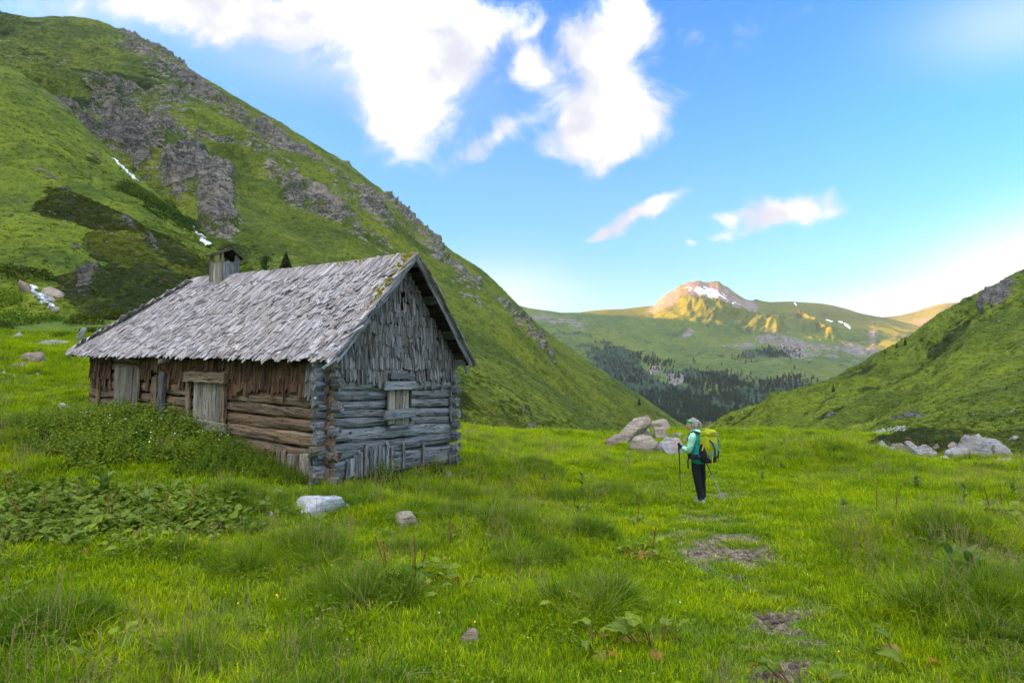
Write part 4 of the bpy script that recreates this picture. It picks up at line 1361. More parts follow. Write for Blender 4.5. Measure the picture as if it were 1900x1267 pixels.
# ------------------------------------------------ wooden smoke turret on the ridge
tt = on_long(417, 520, RS - .12)[0]
zt = on_long(417, 520, RS - .12)[1]
zr0 = zt - .12
w2 = .27
CHIM = stick('smoke_turret', p3(RS - .22, tt, zr0 + .1), p3(RS - .22, tt + .42, zr0 + .1), .42, .03, W_SHUT, HUT, -G3, 500)
CHIM['label'] = 'open wooden smoke turret with a mossy cap on the ridge'
ht = hz(RS, tt, 461) - zt
cs = [(-.22, 0), (-.22, .44), (.2, 0), (.2, .44)]
for k, (ds, dt) in enumerate(cs):
    a = p3(RS + ds, tt + dt, zr0 - .15); b = p3(RS + ds, tt + dt, zt + ht * .80)
    stick('corner_post', a, b, .11, .05, W_SHUT if k < 2 else W_GLOG, CHIM, -G3 if k < 2 else -L3, 510 + k, ragged=.02)
for k in range(4):
    stick('side_plank', p3(RS - .24, tt + .07 + k * .095, zr0 - .1), p3(RS - .24, tt + .07 + k * .095, zt + ht * (.52 + .05 * (k % 2))), .088, .02, W_SHUT, CHIM, -G3, 520 + k, ragged=.02)
for k in range(4):
    stick('side_plank', p3(RS - .15 + k * .10, tt - .02, zr0 - .1), p3(RS - .15 + k * .10, tt - .02, zt + ht * (.56 + .04 * (k % 2))), .092, .02, W_GLOG, CHIM, -L3, 530 + k, ragged=.02)
zcap = zt + ht * .80
V, Fc = slab([p3(RS - .34, tt - .08, zcap - .02), p3(RS - .34, tt + .52, zcap - .02), p3(RS, tt + .52, zcap + .15), p3(RS, tt - .08, zcap + .15)], .03, U3)
put('cap_board', V, Fc, W_DARK, np.eye(4), CHIM)
V, Fc = slab([p3(RS, tt - .08, zcap + .15), p3(RS, tt + .52, zcap + .15), p3(RS + .34, tt + .52, zcap - .05), p3(RS + .34, tt - .08, zcap - .05)], .03, U3)
put('cap_board', V, Fc, W_DARK, np.eye(4), CHIM)
for k in range(6):
    p = p3(RS - r2.uniform(.05, .30), tt + r2.uniform(.0, .4), 0); sdist = (RS - ((p[:2] - C0) @ GD))
    p[2] = zcap + .15 - .17 * sdist / .34 + .012
    V = []
    for j in range(7): V.append((math.cos(j * .9) * .06, math.sin(j * .9) * .05, 0))
    V.append((0, 0, .03))
    V = np.array(V); Fc = [(j, (j + 1) % 7, 7) for j in range(7)]
    mm = put('lichen', V, Fc, M_MOSS, frame(p, G3, L3, U3), CHIM)

# ================================================================== placing things on the land
from mathutils.bvhtree import BVHTree
_dg = bpy.context.evaluated_depsgraph_get()
LAND = [BVHTree.FromObject(o_, _dg) for o_ in scene.objects if o_.get('kind') == 'structure' and o_.parent is None and o_.type == 'MESH' and o_.name != 'valley_floor']


def pick(px, py):
    """point and normal of the land seen at a picture point"""
    d = Vector(ray(float(px), float(py))).normalized()
    o = Vector((0, 0, CAMZ)); best = (None, None, None); bd_ = 1e9
    for tr_ in LAND:
        loc, nrm, idx, dist = tr_.ray_cast(o, d)
        if loc is not None and dist < bd_:
            bd_ = dist; best = (np.array(loc), np.array(nrm), True)
    return best


def cone_trunk(h, r0, r1, n=6, bend=0.0):
    V, Fc = [], []
    for k in range(4):
        f = k / 3
        for j in range(n):
            a = 2 * math.pi * j / n
            rr_ = r0 * (1 - f) + r1 * f
            V.append((math.cos(a) * rr_ + bend * f * f, math.sin(a) * rr_, h * f))
    for k in range(3):
        for j in range(n):
            Fc.append((k * n + j, k * n + (j + 1) % n, (k + 1) * n + (j + 1) % n, (k + 1) * n + j))
    return np.array(V), Fc


# ------------------------------------------------ stones
def stone_material(name, light, mid, dark, warm=None, scale=1.0, lich=.6):
    m, t, out = mat_new(name)
    co = t.new('ShaderNodeTexCoord').outputs['Object']
    oi = t.new('ShaderNodeObjectInfo').outputs['Random']
    off = t.new('ShaderNodeCombineXYZ'); t.l.new(t.math('MULTIPLY', oi, 40), off.inputs[0])
    v = t.vmath('ADD', co, off.outputs[0])
    st = t.mapping(v, (1.0, 1.0, 7.0))
    a = t.noise(st, 2.4 * scale, 7, .68, .4)
    b = t.noise(v, 9 * scale, 6, .7)
    c = t.noise(v, 1.2 * scale, 4, .6)
    col = t.ramp(t.math('ADD', t.math('MULTIPLY', a, .6), t.math('MULTIPLY', b, .4)), [(.38, dark), (.47, mid), (.60, light)])
    if warm:
        col = t.mix(t.mapr(c, .45, .62, 0, .6), col, warm)
    col = t.mix(t.mapr(b, .60, .68, 0, lich), col, (.10, .10, .085))
    principled(t, out, col, .92, t.math('ADD', a, t.math('MULTIPLY', b, .6)), .8, .06, .15)
    return m


ST_TAN = stone_material('tan_rock', (.40, .345, .275), (.25, .205, .16), (.07, .06, .05), (.27, .235, .19))
ST_GREY = stone_material('grey_rock', (.38, .37, .36), (.24, .235, .23), (.06, .058, .058), (.27, .25, .21))
ST_WHITE = stone_material('pale_rock', (.50, .54, .57), (.34, .37, .40), (.09, .09, .10), (.40, .31, .22), lich=.15)
ST_BROWN = stone_material('brown_rock', (.30, .23, .18), (.19, .145, .115), (.07, .055, .045), (.24, .20, .17))


def stone_mesh(seed, sub=4, flat=.5, sharp=.5):
    bm = bmesh.new()
    bmesh.ops.create_icosphere(bm, subdivisions=sub, radius=1)
    V = np.array([v.co[:] for v in bm.verts])
    r = np.random.default_rng(seed)
    # flat cleavage faces
    for k in range(11):
        n = r.normal(0, 1, 3) * np.array([1, 1, .8]); n /= np.linalg.norm(n)
        d = r.uniform(.42, .80)
        e = V @ n - d
        V = V - np.clip(e, 0, None)[:, None] * n
    V = V * (1 + (fbm(V + seed * 3.1, 1.3, 5, seed, .5) - .5)[:, None] * .42)
    V = V + (fbm(V * np.array([1, 1, 4]) + seed, 2.2, 5, seed + 9, .6, True) - .5)[:, None] * V * .20
    V[:, 2] = np.where(V[:, 2] < 0, V[:, 2] * .6, V[:, 2])
    Fc = [[v.index for v in f.verts] for f in bm.faces]
    bm.free()
    V -= [(V[:, 0].max() + V[:, 0].min()) / 2, 0, 0]
    V[:, 0] /= (V[:, 0].max() - V[:, 0].min()) / 2
    V[:, 2] /= V[:, 2].max()
    return V, np.array(Fc)


def stone(name, px, py, wpx, hpx, mat, seed, label, cat='boulder', tilt_=0, group=None, deep=.9, yaw=None, sub=4, sink=.4):
    loc, n, ob = pick(px, py)
    if loc is None: return None
    Y = loc[1]
    V, Fc = stone_mesh(seed, sub)
    W, Hh = wpx * Y / F / 2, hpx * Y / F
    V = V * np.array([W, W * deep, Hh * (1 + sink)])
    if tilt_:
        a = R(tilt_)
        x, z = V[:, 0].copy(), V[:, 2].copy()
        V[:, 0] = x * math.cos(a) - z * math.sin(a); V[:, 2] = x * math.sin(a) + z * math.cos(a)
        if abs(tilt_) < 30: V[:, 2] *= (Hh * (1 + sink)) / V[:, 2].max()
        else: V[:, 2] -= V[:, 2].min() * .78
    me = mesh_from(name, V, Fc, mat, False)
    o = link(name, me, None, (loc[0], loc[1], loc[2] - Hh * sink), label, cat, group)
    return o


G1 = 'boulders beside the path behind the hiker'
for a in [
    ('boulder', 1218, 797, 52, 21, ST_TAN, 1, 'broad rounded boulder crowning the rock pile behind the hiker', 12, 1.2),
    ('boulder', 1172, 826, 96, 14, ST_TAN, 2, 'long tan slab slanting up the left side of the rock pile', 38, .5),
    ('boulder', 1139, 829, 50, 9, ST_BROWN, 3, 'thin dark leaning slab at the lower left foot of the rock pile', 38, .5),
    ('boulder', 1179, 822, 22, 15, ST_BROWN, 4, 'small brown block under the long slanting slab', 20, .9),
    ('boulder', 1204, 815, 30, 26, ST_TAN, 5, 'upright pale block right below the crowning boulder', 40, .8),
    ('boulder', 1229, 815, 36, 24, ST_TAN, 6, 'tan block below right end of the crowning boulder', 25, .8),
    ('boulder', 1190, 824, 14, 13, ST_GREY, 7, 'small pointed grey stone in the middle of the rock pile', 0, .9),
    ('boulder', 1201, 834, 56, 28, ST_TAN, 8, 'big low tan boulder at the front of the rock pile', 18, .8),
    ('boulder', 1253, 812, 30, 10, ST_TAN, 10, 'low flat tan rock left of the hiker\'s head', -4, .8),
    ('boulder', 1276, 826, 18, 18, ST_BROWN, 11, 'dark layered rock right behind the hiker\'s arm', -30, .8),
    ('boulder', 1220, 836, 18, 9, ST_BROWN, 12, 'small brown rock between the two front boulders of the pile', 5, .9),
    ('boulder', 1330, 812, 18, 10, ST_GREY, 13, 'small grey rock right of the hiker\'s backpack top', -10, .9),
    ('boulder', 1348, 824, 16, 6, ST_TAN, 14, 'flat tan stone in the grass right of the backpack', 0, .9),
    ('boulder', 1354, 832, 11, 5, ST_TAN, 15, 'tiny tan stone just below another flat stone right of the backpack', 0, .9)]:
    stone(a[0], a[1], a[2], a[3], a[4], a[5], a[6], a[7], 'boulder', a[8], G1, a[9])
mk = stone('boulder', 1245, 840, 50, 29, ST_GREY, 9, 'grey pointed boulder with a red and white trail mark', 'boulder', -8, G1, .8)
if mk is not None:
    # painted red and white trail mark, laid on the stone
    dg = bpy.context.evaluated_depsgraph_get(); dg.update()
    Vp, Fp, Vr, Fr = [], [], [], []
    inv = np.array(mk.location)
    def dab(px, py, w_, h_, V_, F_, lift):
        pts = []
        for sx, sy in ((-1, -1), (1, -1), (1, 1), (-1, 1)):
            d = Vector(ray(px + sx * w_ / 2, py + sy * h_ / 2)).normalized()
            ok, loc, nn, i_, ob, m_ = scene.ray_cast(dg, Vector((0, 0, CAMZ)), d)
            if not ok or ob != mk: return
            pts.append(np.array(loc + nn * lift) - inv)
        i0 = len(V_); V_ += pts; F_.append((i0, i0 + 1, i0 + 2, i0 + 3))
    bpy.context.view_layer.update()
    for q in [(1253, 821.5, 4, 2.5), (1251.3, 823.5, 3, 2), (1254.5, 824, 3, 1.5), (1251, 826.4, 1.6, 1)]: dab(*q, Vr, Fr, .012)
    for q in [(1253, 823, 5.5, 4.5)]: dab(*q, Vp, Fp, .006)
    for nm, V_, F_, c_ in (('trail_mark', Vp, Fp, (.75, .73, .70)), ('trail_mark', Vr, Fr, (.62, .03, .06))):
        if F_:
            m, t, out = mat_new('paint'); principled(t, out, c_, .8)
            link(nm, mesh_from(nm, V_, F_, m), mk)

G2 = 'boulders at the foot of the heath on the right'
for i, a in enumerate([
    (1641, 832, 24, 15, ST_GREY, 0, 'small rounded grey rock at the left end of the right-hand rock band'), (1657, 836, 26, 14, ST_GREY, -5, 'grey rock just right of the leftmost one in the rock band'),
    (1656, 845, 26, 16, ST_WHITE, -20, 'pale rock below the two leftmost rocks of the band'), (1680, 843, 19, 18, ST_TAN, 45, 'first of three leaning slabs in the rock band'),
    (1688, 846, 18, 20, ST_TAN, 50, 'second of three leaning slabs in the rock band'), (1697, 847, 28, 18, ST_GREY, 35, 'third and largest of three leaning slabs in the rock band'),
    (1716, 842, 38, 17, ST_GREY, 22, 'grey wedge rising to the right beside the leaning slabs'), (1736, 832, 14, 9, ST_TAN, 0, 'small squarish rock on the heath edge above the grey wedge'),
    (1714, 851, 30, 14, ST_TAN, 10, 'low tan rock in the grass below the grey wedge'), (1768, 847, 50, 21, ST_GREY, -6, 'smooth grey dome-shaped rock left of the biggest boulder'),
    (1755, 855, 38, 10, ST_TAN, 0, 'tan ledge under the smooth grey dome-shaped rock'), (1771, 833, 20, 13, ST_TAN, 20, 'tan rock touching the left flank of the biggest boulder'),
    (1806, 848, 66, 44, ST_GREY, 0, 'biggest boulder of the band, broad grey and furrowed'), (1838, 826, 40, 13, ST_GREY, -6, 'flat grey shoulder right behind the biggest boulder'),
    (1831, 849, 26, 22, ST_GREY, 30, 'grey rock leaning at the right foot of the biggest boulder'), (1857, 850, 46, 28, ST_GREY, 10, 'second biggest grey boulder right of the biggest one'),
    (1862, 862, 72, 12, ST_TAN, 12, 'long low slab in the grass at the lower right of the rock band'), (1793, 855, 9, 6, ST_GREY, 0, 'tiny grey stone under the dome-shaped rock'),
    (1885, 814, 24, 7, ST_GREY, 0, 'flat grey rock on the heath at the right edge')]):
    stone('boulder', a[0], a[1], a[2], a[3], a[4], 30 + i, a[6], 'boulder', a[5], G2, .9)

G3_ = 'rocks in the grass left of the hut'
for i, a in enumerate([
    (50, 540, 26, 20, ST_BROWN, 25, 'dark leaning rock left of the small cascade'), (92, 545, 60, 14, ST_TAN, 0, 'wide flat tan slab above the small cascade'),
    (86, 556, 34, 9, ST_TAN, 0, 'pale flat slab in the middle of the small cascade'), (101, 576, 24, 9, ST_TAN, -25, 'pale slanting slab at the foot of the small cascade'),
    (34, 624, 36, 8, ST_GREY, 0, 'flat grey slab at the top of the left meadow'), (98, 640, 90, 9, ST_GREY, -3, 'long flat grey slab beside the far roof corner'),
    (60, 674, 46, 22, ST_BROWN, 0, 'reddish brown boulder in the left meadow'), (38, 683, 38, 10, ST_BROWN, 0, 'low brown rock just below the reddish boulder'),
    (147, 634, 18, 18, ST_GREY, -30, 'grey upright rock behind the far roof corner'), (126, 757, 40, 10, ST_GREY, 0, 'flat grey stone by the far hut corner'),
    (122, 780, 50, 17, ST_GREY, 5, 'layered grey rock near the far hut corner'), (150, 762, 20, 9, ST_GREY, 0, 'small grey stone touching the far hut corner'),
    (6, 694, 12, 6, ST_WHITE, 0, 'white stone at the left picture edge'), (24, 698, 12, 4, ST_WHITE, 0, 'flat white stone near the reddish boulder'), (70, 694, 8, 4, ST_WHITE, 0, 'tiny white stone below the reddish boulder'),
    (62, 738, 9, 5, ST_WHITE, 0, 'small white stone in the middle of the left meadow'), (14, 772, 16, 6, ST_TAN, 0, 'tan stone at the lower left of the sloping meadow'), (48, 757, 20, 6, ST_GREY, 0, 'grey stone half sunk in the left meadow')]):
    stone('rock', a[0], a[1], a[2], a[3], a[4], 60 + i, a[6], 'rock', a[5], G3_, .8, sub=3)

G4 = 'stones around the hut corner'
for i, a in enumerate([
    (588, 947, 112, 28, ST_WHITE, -7, 'large pale bluish slab in the grass below the hut corner'), (488, 938, 34, 12, ST_GREY, 0, 'flat grey stone at the end of the nettles'),
    (518, 922, 28, 13, ST_TAN, -8, 'flat light brown stone near the foot of the long wall'), (664, 932, 15, 17, ST_WHITE, 60, 'small upright bluish stone right of the large pale slab'),
    (497, 968, 24, 14, ST_GREY, -30, 'dark grey stone in the grass in front of the nettles'), (757, 976, 52, 26, ST_TAN, -4, 'tan stone among tussocks in front of the gable'),
    (704, 914, 14, 8, ST_GREY, 0, 'small grey stone at the left of the row below the gable'), (722, 917, 16, 9, ST_WHITE, 0, 'small pale stone in the row below the gable'),
    (772, 911, 22, 9, ST_GREY, 0, 'round grey stone in the middle of the row below the gable'), (795, 908, 20, 8, ST_WHITE, 0, 'flat whitish stone in the row below the gable'),
    (748, 909, 10, 6, ST_GREY, 0, 'tiny grey stone between two others below the gable'), (876, 909, 11, 8, ST_WHITE, 0, 'white stone right of the gable corner'),
    (870, 1188, 40, 22, ST_BROWN, -4, 'flat brownish stone in the front meadow'), (625, 915, 40, 10, ST_TAN, 0, 'foundation stone under the near hut corner'), (826, 882, 24, 8, ST_GREY, 0, 'foundation stone under the right gable corner'),
    (1062, 962, 16, 6, ST_TAN, 0, 'half hidden flat stone beside the dock plants'), (1262, 997, 12, 4, ST_BROWN, 0, 'flat brown stone left of the muddy path'), (1412, 960, 12, 5, ST_BROWN, 0, 'flat brown stone right of the path beyond the mud')]):
    stone('stone', a[0], a[1], a[2], a[3], a[4], 90 + i, a[6], 'stone', a[5], G4, .8, sub=3, sink=.2)

# ------------------------------------------------ running water
m, t, out = mat_new('white_water')
co = t.new('ShaderNodeNewGeometry').outputs['Position']
n1 = t.noise(t.mapping(co, (1, 1, .35)), .9, 5, .7); n2 = t.noise(co, 4, 4, .7)
principled(t, out, t.mix(t.mapr(t.math('ADD', t.math('MULTIPLY', n1, .6), t.math('MULTIPLY', n2, .4)), .40, .56), (.16, .20, .23), (.86, .88, .90)), .35, n2, .8, .2, .5)
M_WATER = m


def stream(pts, widths, seed, rough_=.5):
    """water running down over the land along picture points"""
    Pw = []
    for (x, y) in pts:
        loc, n, ob = pick(x, y)
        if loc is None: return
        Pw.append(loc)
    Pw = np.array(Pw); n = 60
    tt_ = np.linspace(0, len(Pw) - 1, n)
    c = np.stack([np.interp(tt_, range(len(Pw)), Pw[:, k]) for k in range(3)], 1)
    wd = np.interp(tt_, range(len(Pw)), widths)
    c[:, 0] += (vnoise(np.stack([tt_ * 3.1, 0 * tt_ + seed, 0 * tt_], 1)) - .5) * wd * c[:, 1] / F * 1.3
    r = np.random.default_rng(seed)
    V = []
    for i in range(n):
        Y = c[i, 1]; w_ = wd[i] * Y / F / 2 * r.uniform(.7, 1.3)
        view = c[i] / np.linalg.norm(c[i])
        for j in range(7):
            f = j / 6 * 2 - 1
            q = c[i] + np.array([1, 0, 0]) * f * w_ + np.array([0, 0, 1]) * ((1 - f * f) * w_ * .5 + r.uniform(0, .25) * w_) - view * w_ * (1.1 * (1 - abs(f) ** 2) + .3)
            V.append(q)
    me = mesh_from('stream', np.array(V), grid_faces(n, 7), M_WATER, True)
    return link('stream', me, kind='structure')


bpy.context.view_layer.update()
stream([(208, 293), (218, 302), (232, 315), (240, 324), (252, 334), (262, 340)], [4, 5, 8, 9, 8, 4], 1)
stream([(344, 413), (356, 420), (362, 428), (370, 438), (378, 446), (388, 459)], [4, 5, 7, 10, 12, 14], 2)
stream([(56, 530), (66, 545), (74, 552), (80, 560), (94, 574)], [9, 12, 18, 18, 14], 3)

# ================================================================== THE HIKER
PF = ground(1301, 937)
PM = 93.8 * 12.1 / PF[1]                   # picture pixels per metre at the hiker
print('hiker', PF)


def simple_mat(name, c1, c2, scale=20, rough=.8, bump=.3, spec=.2):
    m, t, out = mat_new(name)
    co = t.new('ShaderNodeTexCoord').outputs['Object']
    n = t.noise(co, scale, 5, .6); n2 = t.noise(co, scale * .3, 3, .6)
    principled(t, out, t.mix(t.mapr(t.math('ADD', t.math('MULTIPLY', n, .5), t.math('MULTIPLY', n2, .5)), .38, .62), c1, c2), rough, n2, bump, .02, spec)
    return m


M_MINT = simple_mat('mint_fabric', (.30, .66, .46), (.40, .76, .56), 14)
M_TEAL = simple_mat('teal_fabric', (.010, .30, .27), (.015, .37, .33), 14)
M_TROU = simple_mat('black_trousers', (.012, .013, .017), (.024, .025, .030), 12)
M_LIME = simple_mat('lime_pack_fabric', (.30, .34, .010), (.38, .42, .015), 10)
M_LIME2 = simple_mat('dark_lime_fabric', (.20, .22, .008), (.26, .28, .012), 10)
M_BLK = simple_mat('black_webbing', (.014, .014, .018), (.03, .03, .04), 30)
M_BLUE = simple_mat('blue_strap', (.01, .22, .70), (.02, .30, .80), 20)
M_SKIN = simple_mat('skin', (.62, .34, .25), (.68, .40, .30), 12, .6)
M_HAIR = simple_mat('grey_hair', (.15, .135, .12), (.44, .41, .38), 55)
M_BAND = simple_mat('green_headband', (.02, .34, .12), (.03, .44, .16), 30)
M_SHOE = simple_mat('grey_shoe', (.20, .24, .24), (.32, .36, .36), 20)
M_SOLE = simple_mat('dark_sole', (.03, .03, .03), (.05, .05, .05), 20)
M_METAL = simple_mat('grey_pole_shaft', (.16, .17, .20), (.24, .25, .28), 20, .35, .1, .5)
M_LIP = simple_mat('lip', (.55, .18, .15), (.55, .2, .17), 20)
M_WHITE = simple_mat('white_print', (.7, .7, .7), (.8, .8, .8), 20)


def skin_mesh(name, nodes, edges, mat, sub=2, root=0):
    """one continuous surface grown along a chain of joints: nodes = (x, y, z, rx, ry)"""
    me = bpy.data.meshes.new(name)
    me.from_pydata([n[:3] for n in nodes], edges, [])
    o = bpy.data.objects.new(name, me); C.objects.link(o)
    md = o.modifiers.new('skin', 'SKIN'); md.use_smooth_shade = True; md.branch_smoothing = .6
    for i, n in enumerate(nodes):
        sv = me.skin_vertices[0].data[i]
        sv.radius = (n[3], n[4] if len(n) > 4 else n[3]); sv.use_root = (i == root)
    s = o.modifiers.new('sub', 'SUBSURF'); s.levels = sub; s.render_levels = sub
    dg = bpy.context.evaluated_depsgraph_get(); dg.update()
    out = bpy.data.meshes.new_from_object(o.evaluated_get(dg))
    out.name = name
    bpy.data.objects.remove(o)
    out.materials.clear(); out.materials.append(mat)
    for p_ in out.polygons: p_.use_smooth = True
    return out


def wrinkle(me, amp, scale, seed):
    n = len(me.vertices); co = np.empty(n * 3, np.float32); me.vertices.foreach_get('co', co); co = co.reshape(-1, 3)
    nn = np.empty(n * 3, np.float32); me.vertices.foreach_get('normal', nn); nn = nn.reshape(-1, 3)
    co = co + nn * ((fbm(co * np.array([1, 1, 1.8]), scale, 3, seed, .55, True) - .6) * amp)[:, None]
    me.vertices.foreach_set('co', co.astype(np.float32).ravel()); me.update()


def sblob(name, c, size, ex, mat, nu=20, nv=14, fn=None, rot=None, smooth=True):
    """rounded box or ellipsoid"""
    V = []
    for i in range(nv + 1):
        th = -math.pi / 2 + math.pi * i / nv
        for j in range(nu):
            ph = 2 * math.pi * j / nu
            sg = lambda v, e: math.copysign(abs(v) ** e, v)
            V.append((sg(math.cos(th), ex) * sg(math.cos(ph), ex), sg(math.cos(th), ex) * sg(math.sin(ph), ex), sg(math.sin(th), ex)))
    V = np.array(V)
    if fn: V = fn(V)
    V = V * np.array(size)
    if rot is not None: V = V @ np.array(Euler(rot).to_matrix()).T
    V = V + np.array(c)
    Fc = [(i * nu + j, i * nu + (j + 1) % nu, (i + 1) * nu + (j + 1) % nu, (i + 1) * nu + j) for i in range(nv) for j in range(nu)]
    return mesh_from(name, V, Fc, mat, smooth)


def strap_mesh(name, pts, w_, th, mat, nrm=(0, -1, 0)):
    pts = [np.array(p, float) for p in pts]; V, Fc = [], []
    for i, p in enumerate(pts):
        d = pts[min(i + 1, len(pts) - 1)] - pts[max(i - 1, 0)]; d /= np.linalg.norm(d)
        n = np.array(nrm, float); n -= (n @ d) * d; n /= np.linalg.norm(n); s = np.cross(d, n)
        V += [p - s * w_ / 2, p + s * w_ / 2, p + s * w_ / 2 + n * th, p - s * w_ / 2 + n * th]
    for i in range(len(pts) - 1):
        for j in range(4): Fc.append((i * 4 + j, i * 4 + (j + 1) % 4, i * 4 + 4 + (j + 1) % 4, i * 4 + 4 + j))
    Fc.append((0, 1, 2, 3)); e = (len(pts) - 1) * 4; Fc.append((e, e + 1, e + 2, e + 3))
    return mesh_from(name, np.array(V), Fc, mat)


HK = link('person', None, None, tuple(PF), 'woman hiker seen from behind in mint jacket and black trousers, looking left', 'person')
# heading: away and to the left.  f forward, s to her right
hf = np.array([-.55, .835, 0]); hs_ = np.array([.835, .55, 0])
# joints (x right in the picture, y away, z up)
pel = (-.045, .0, .90); wa = (-.055, .0, 1.05); ch = (-.065, .01, 1.24); nk = (-.105, .02, 1.40)
shL = (-.165, -.085, 1.345); elL = (-.235, -.075, 1.045); wrL = (-.355, .055, 1.10); haL = (-.395, .085, 1.135)
shR = (.055, .10, 1.345); elR = (.165, .13, 1.06); wrR = (.12, .33, 1.00); haR = (.115, .38, 1.01)
hpL = (-.105, -.035, .84); knL = (-.060, -.02, .47); anL = (-.005, -.03, .10)
hpR = (.035, .045, .84); knR = (.065, .12, .47); anR = (.085, .20, .10)
body = [(*pel, .11, .10), (*wa, .10, .09), (*ch, .12, .10), (*nk, .045, .045), (-.135, .015, 1.50, .055, .055), (*shL, .05, .05), (*elL, .036, .036), (*wrL, .026, .026), (*shR, .05, .05), (*elR, .036, .036), (*wrR, .026, .026),
        (*hpL, .075, .075), (*knL, .05, .05), (*anL, .036, .036), (*hpR, .075, .075), (*knR, .05, .05), (*anR, .036, .036)]
ed = [(0, 1), (1, 2), (2, 3), (3, 4), (2, 5), (5, 6), (6, 7), (2, 8), (8, 9), (9, 10), (0, 11), (11, 12), (12, 13), (0, 14), (14, 15), (15, 16)]
bodyme = skin_mesh('body', body, ed, M_SKIN, 1)
link('body', bodyme, HK)
# trousers
tr = [(-.05, .0, .93, .155, .125), (-.05, .0, .82, .150, .12), (-.105, -.03, .72, .092, .092), (-.068, -.02, .47, .075, .075), (-.02, -.028, .20, .068, .070), (-.005, -.03, .06, .078, .082),
      (.035, .04, .72, .090, .090), (.062, .11, .47, .072, .072), (.080, .17, .20, .066, .068), (.088, .20, .07, .076, .080)]
tm_ = skin_mesh('trousers', tr, [(0, 1), (1, 2), (2, 3), (3, 4), (4, 5), (1, 6), (6, 7), (7, 8), (8, 9)], M_TROU, 2)
wrinkle(tm_, .022, 9, 3); link('trousers', tm_, HK)
# jacket: teal trunk, mint sleeves and hood
jk = [(-.045, .0, .76, .175, .145), (-.05, .0, .92, .165, .140), (-.055, .0, 1.06, .140, .12), (-.065, .01, 1.24, .155, .125), (-.075, .01, 1.34, .13, .10), (-.105, .02, 1.42, .060, .060)]
jm = skin_mesh('jacket', jk, [(0, 1), (1, 2), (2, 3), (3, 4), (4, 5)], M_TEAL, 2)
wrinkle(jm, .030, 8, 5); link('jacket', jm, HK)
for nm, a, b, c_ in (('sleeve', shL, elL, wrL), ('sleeve', shR, elR, wrR)):
    a, b, c_ = map(np.array, (a, b, c_))
    sgn = -1 if a[0] < 0 else 1
    nd = [(*(a + np.array([-.035 * sgn * -1 * -1, 0, .015])), .060, .060), (*a, .078, .078), (*(a * .5 + b * .5), .072, .072), (*b, .066, .066), (*(b * .5 + c_ * .5), .056, .056), (*(b * .05 + c_ * .95), .044, .044)]
    sm_ = skin_mesh('sleeve', nd, [(i, i + 1) for i in range(5)], M_MINT, 2)
    wrinkle(sm_, .034, 11, 7); link('sleeve', sm_, HK)
hd = sblob('hood', (-.085, -.01, 1.405), (.105, .085, .055), .9, M_MINT, fn=lambda V: V * (1 + .18 * (fbm(V, 3, 3, 4) - .5)[:, None])); link('hood', hd, HK)
sh_ = skin_mesh('shoulder_yoke', [(-.175, -.08, 1.33, .062, .062), (-.11, -.02, 1.385, .060, .060), (-.02, .06, 1.385, .058, .058), (.055, .10, 1.34, .060, .060)], [(0, 1), (1, 2), (2, 3)], M_MINT, 2); link('shoulder_yoke', sh_, HK)
# shoes
for (x, y, nm) in ((-.005, -.03, 'shoe'), (.088, .20, 'shoe')):
    fwd_ = hf * 1.0
    yaw = math.atan2(fwd_[1], fwd_[0])
    def shoefn(V):
        V = V.copy(); V[:, 2] *= np.where(V[:, 0] > 0, 1 - .45 * V[:, 0], 1); V[:, 2] = np.maximum(V[:, 2], -.55); V[:, 1] *= 1 - .15 * (V[:, 0] < -.2); return V
    me = sblob('shoe', (x + fwd_[0] * .05, y + fwd_[1] * .05, .055), (.135, .052, .065), .75, M_SHOE, 18, 12, shoefn, (0, 0, yaw)); so = link('shoe', me, HK)
    me = sblob('sole', (x + fwd_[0] * .05, y + fwd_[1] * .05, .012), (.140, .055, .014), .5, M_SOLE, 18, 6, None, (0, 0, yaw)); link('sole', me, so)


# head, in a frame: X face direction, Y her left, Z up
def headfn(V):
    V = V.copy(); x, y, z = V[:, 0].copy(), V[:, 1].copy(), V[:, 2].copy()
    V[:, 0] = x * np.where(x > 0, .98, 1.0) 
    V[:, 1] = y * (1 - .18 * np.clip(-z, 0, 1)) * np.where(x > 0, .92, 1)
    # cheeks, chin
    V[:, 0] += .16 * np.exp(-((z + .88) / .22) ** 2) * np.clip(x, 0, 1) ** 1 * np.exp(-(y / .35) ** 2)
    V[:, 0] += np.where(x > 0, .03, -.05 * np.clip(-z, 0, 1))
    # nose
    V[:, 0] += .30 * np.exp(-(y / .13) ** 2) * np.exp(-((z + .17) / .15) ** 2) * (x > .3)
    V[:, 0] += .12 * np.exp(-(y / .12) ** 2) * np.exp(-((z - .05) / .17) ** 2) * (x > .3)
    # eye hollows and brow
    for sy in (-.36, .36):
        V[:, 0] -= .10 * np.exp(-((y - sy) / .18) ** 2) * np.exp(-((z - .08) / .10) ** 2) * (x > .3)
    V[:, 0] += .05 * np.exp(-((z - .24) / .09) ** 2) * np.clip(x, 0, 1)
    # lips
    V[:, 0] += .07 * np.exp(-(y / .24) ** 2) * np.exp(-((z + .47) / .05) ** 2) * (x > .3)
    V[:, 0] += .06 * np.exp(-(y / .22) ** 2) * np.exp(-((z + .58) / .045) ** 2) * (x > .3)
    return V


HC = np.array([-.150, .01, 1.545])
fyaw = math.radians(172)          # face direction in the x-y plane: to the left and a little away
HE = (0, R(4), fyaw)
HM = np.array(Euler(HE).to_matrix())
hme = sblob('head', HC, (.096, .074, .118), 1.0, M_SKIN, 44, 36, headfn, HE); head = link('head', hme, HK)


def hp(x, y, z):
    return HC + HM @ np.array([x * .096, y * .074, z * .118])


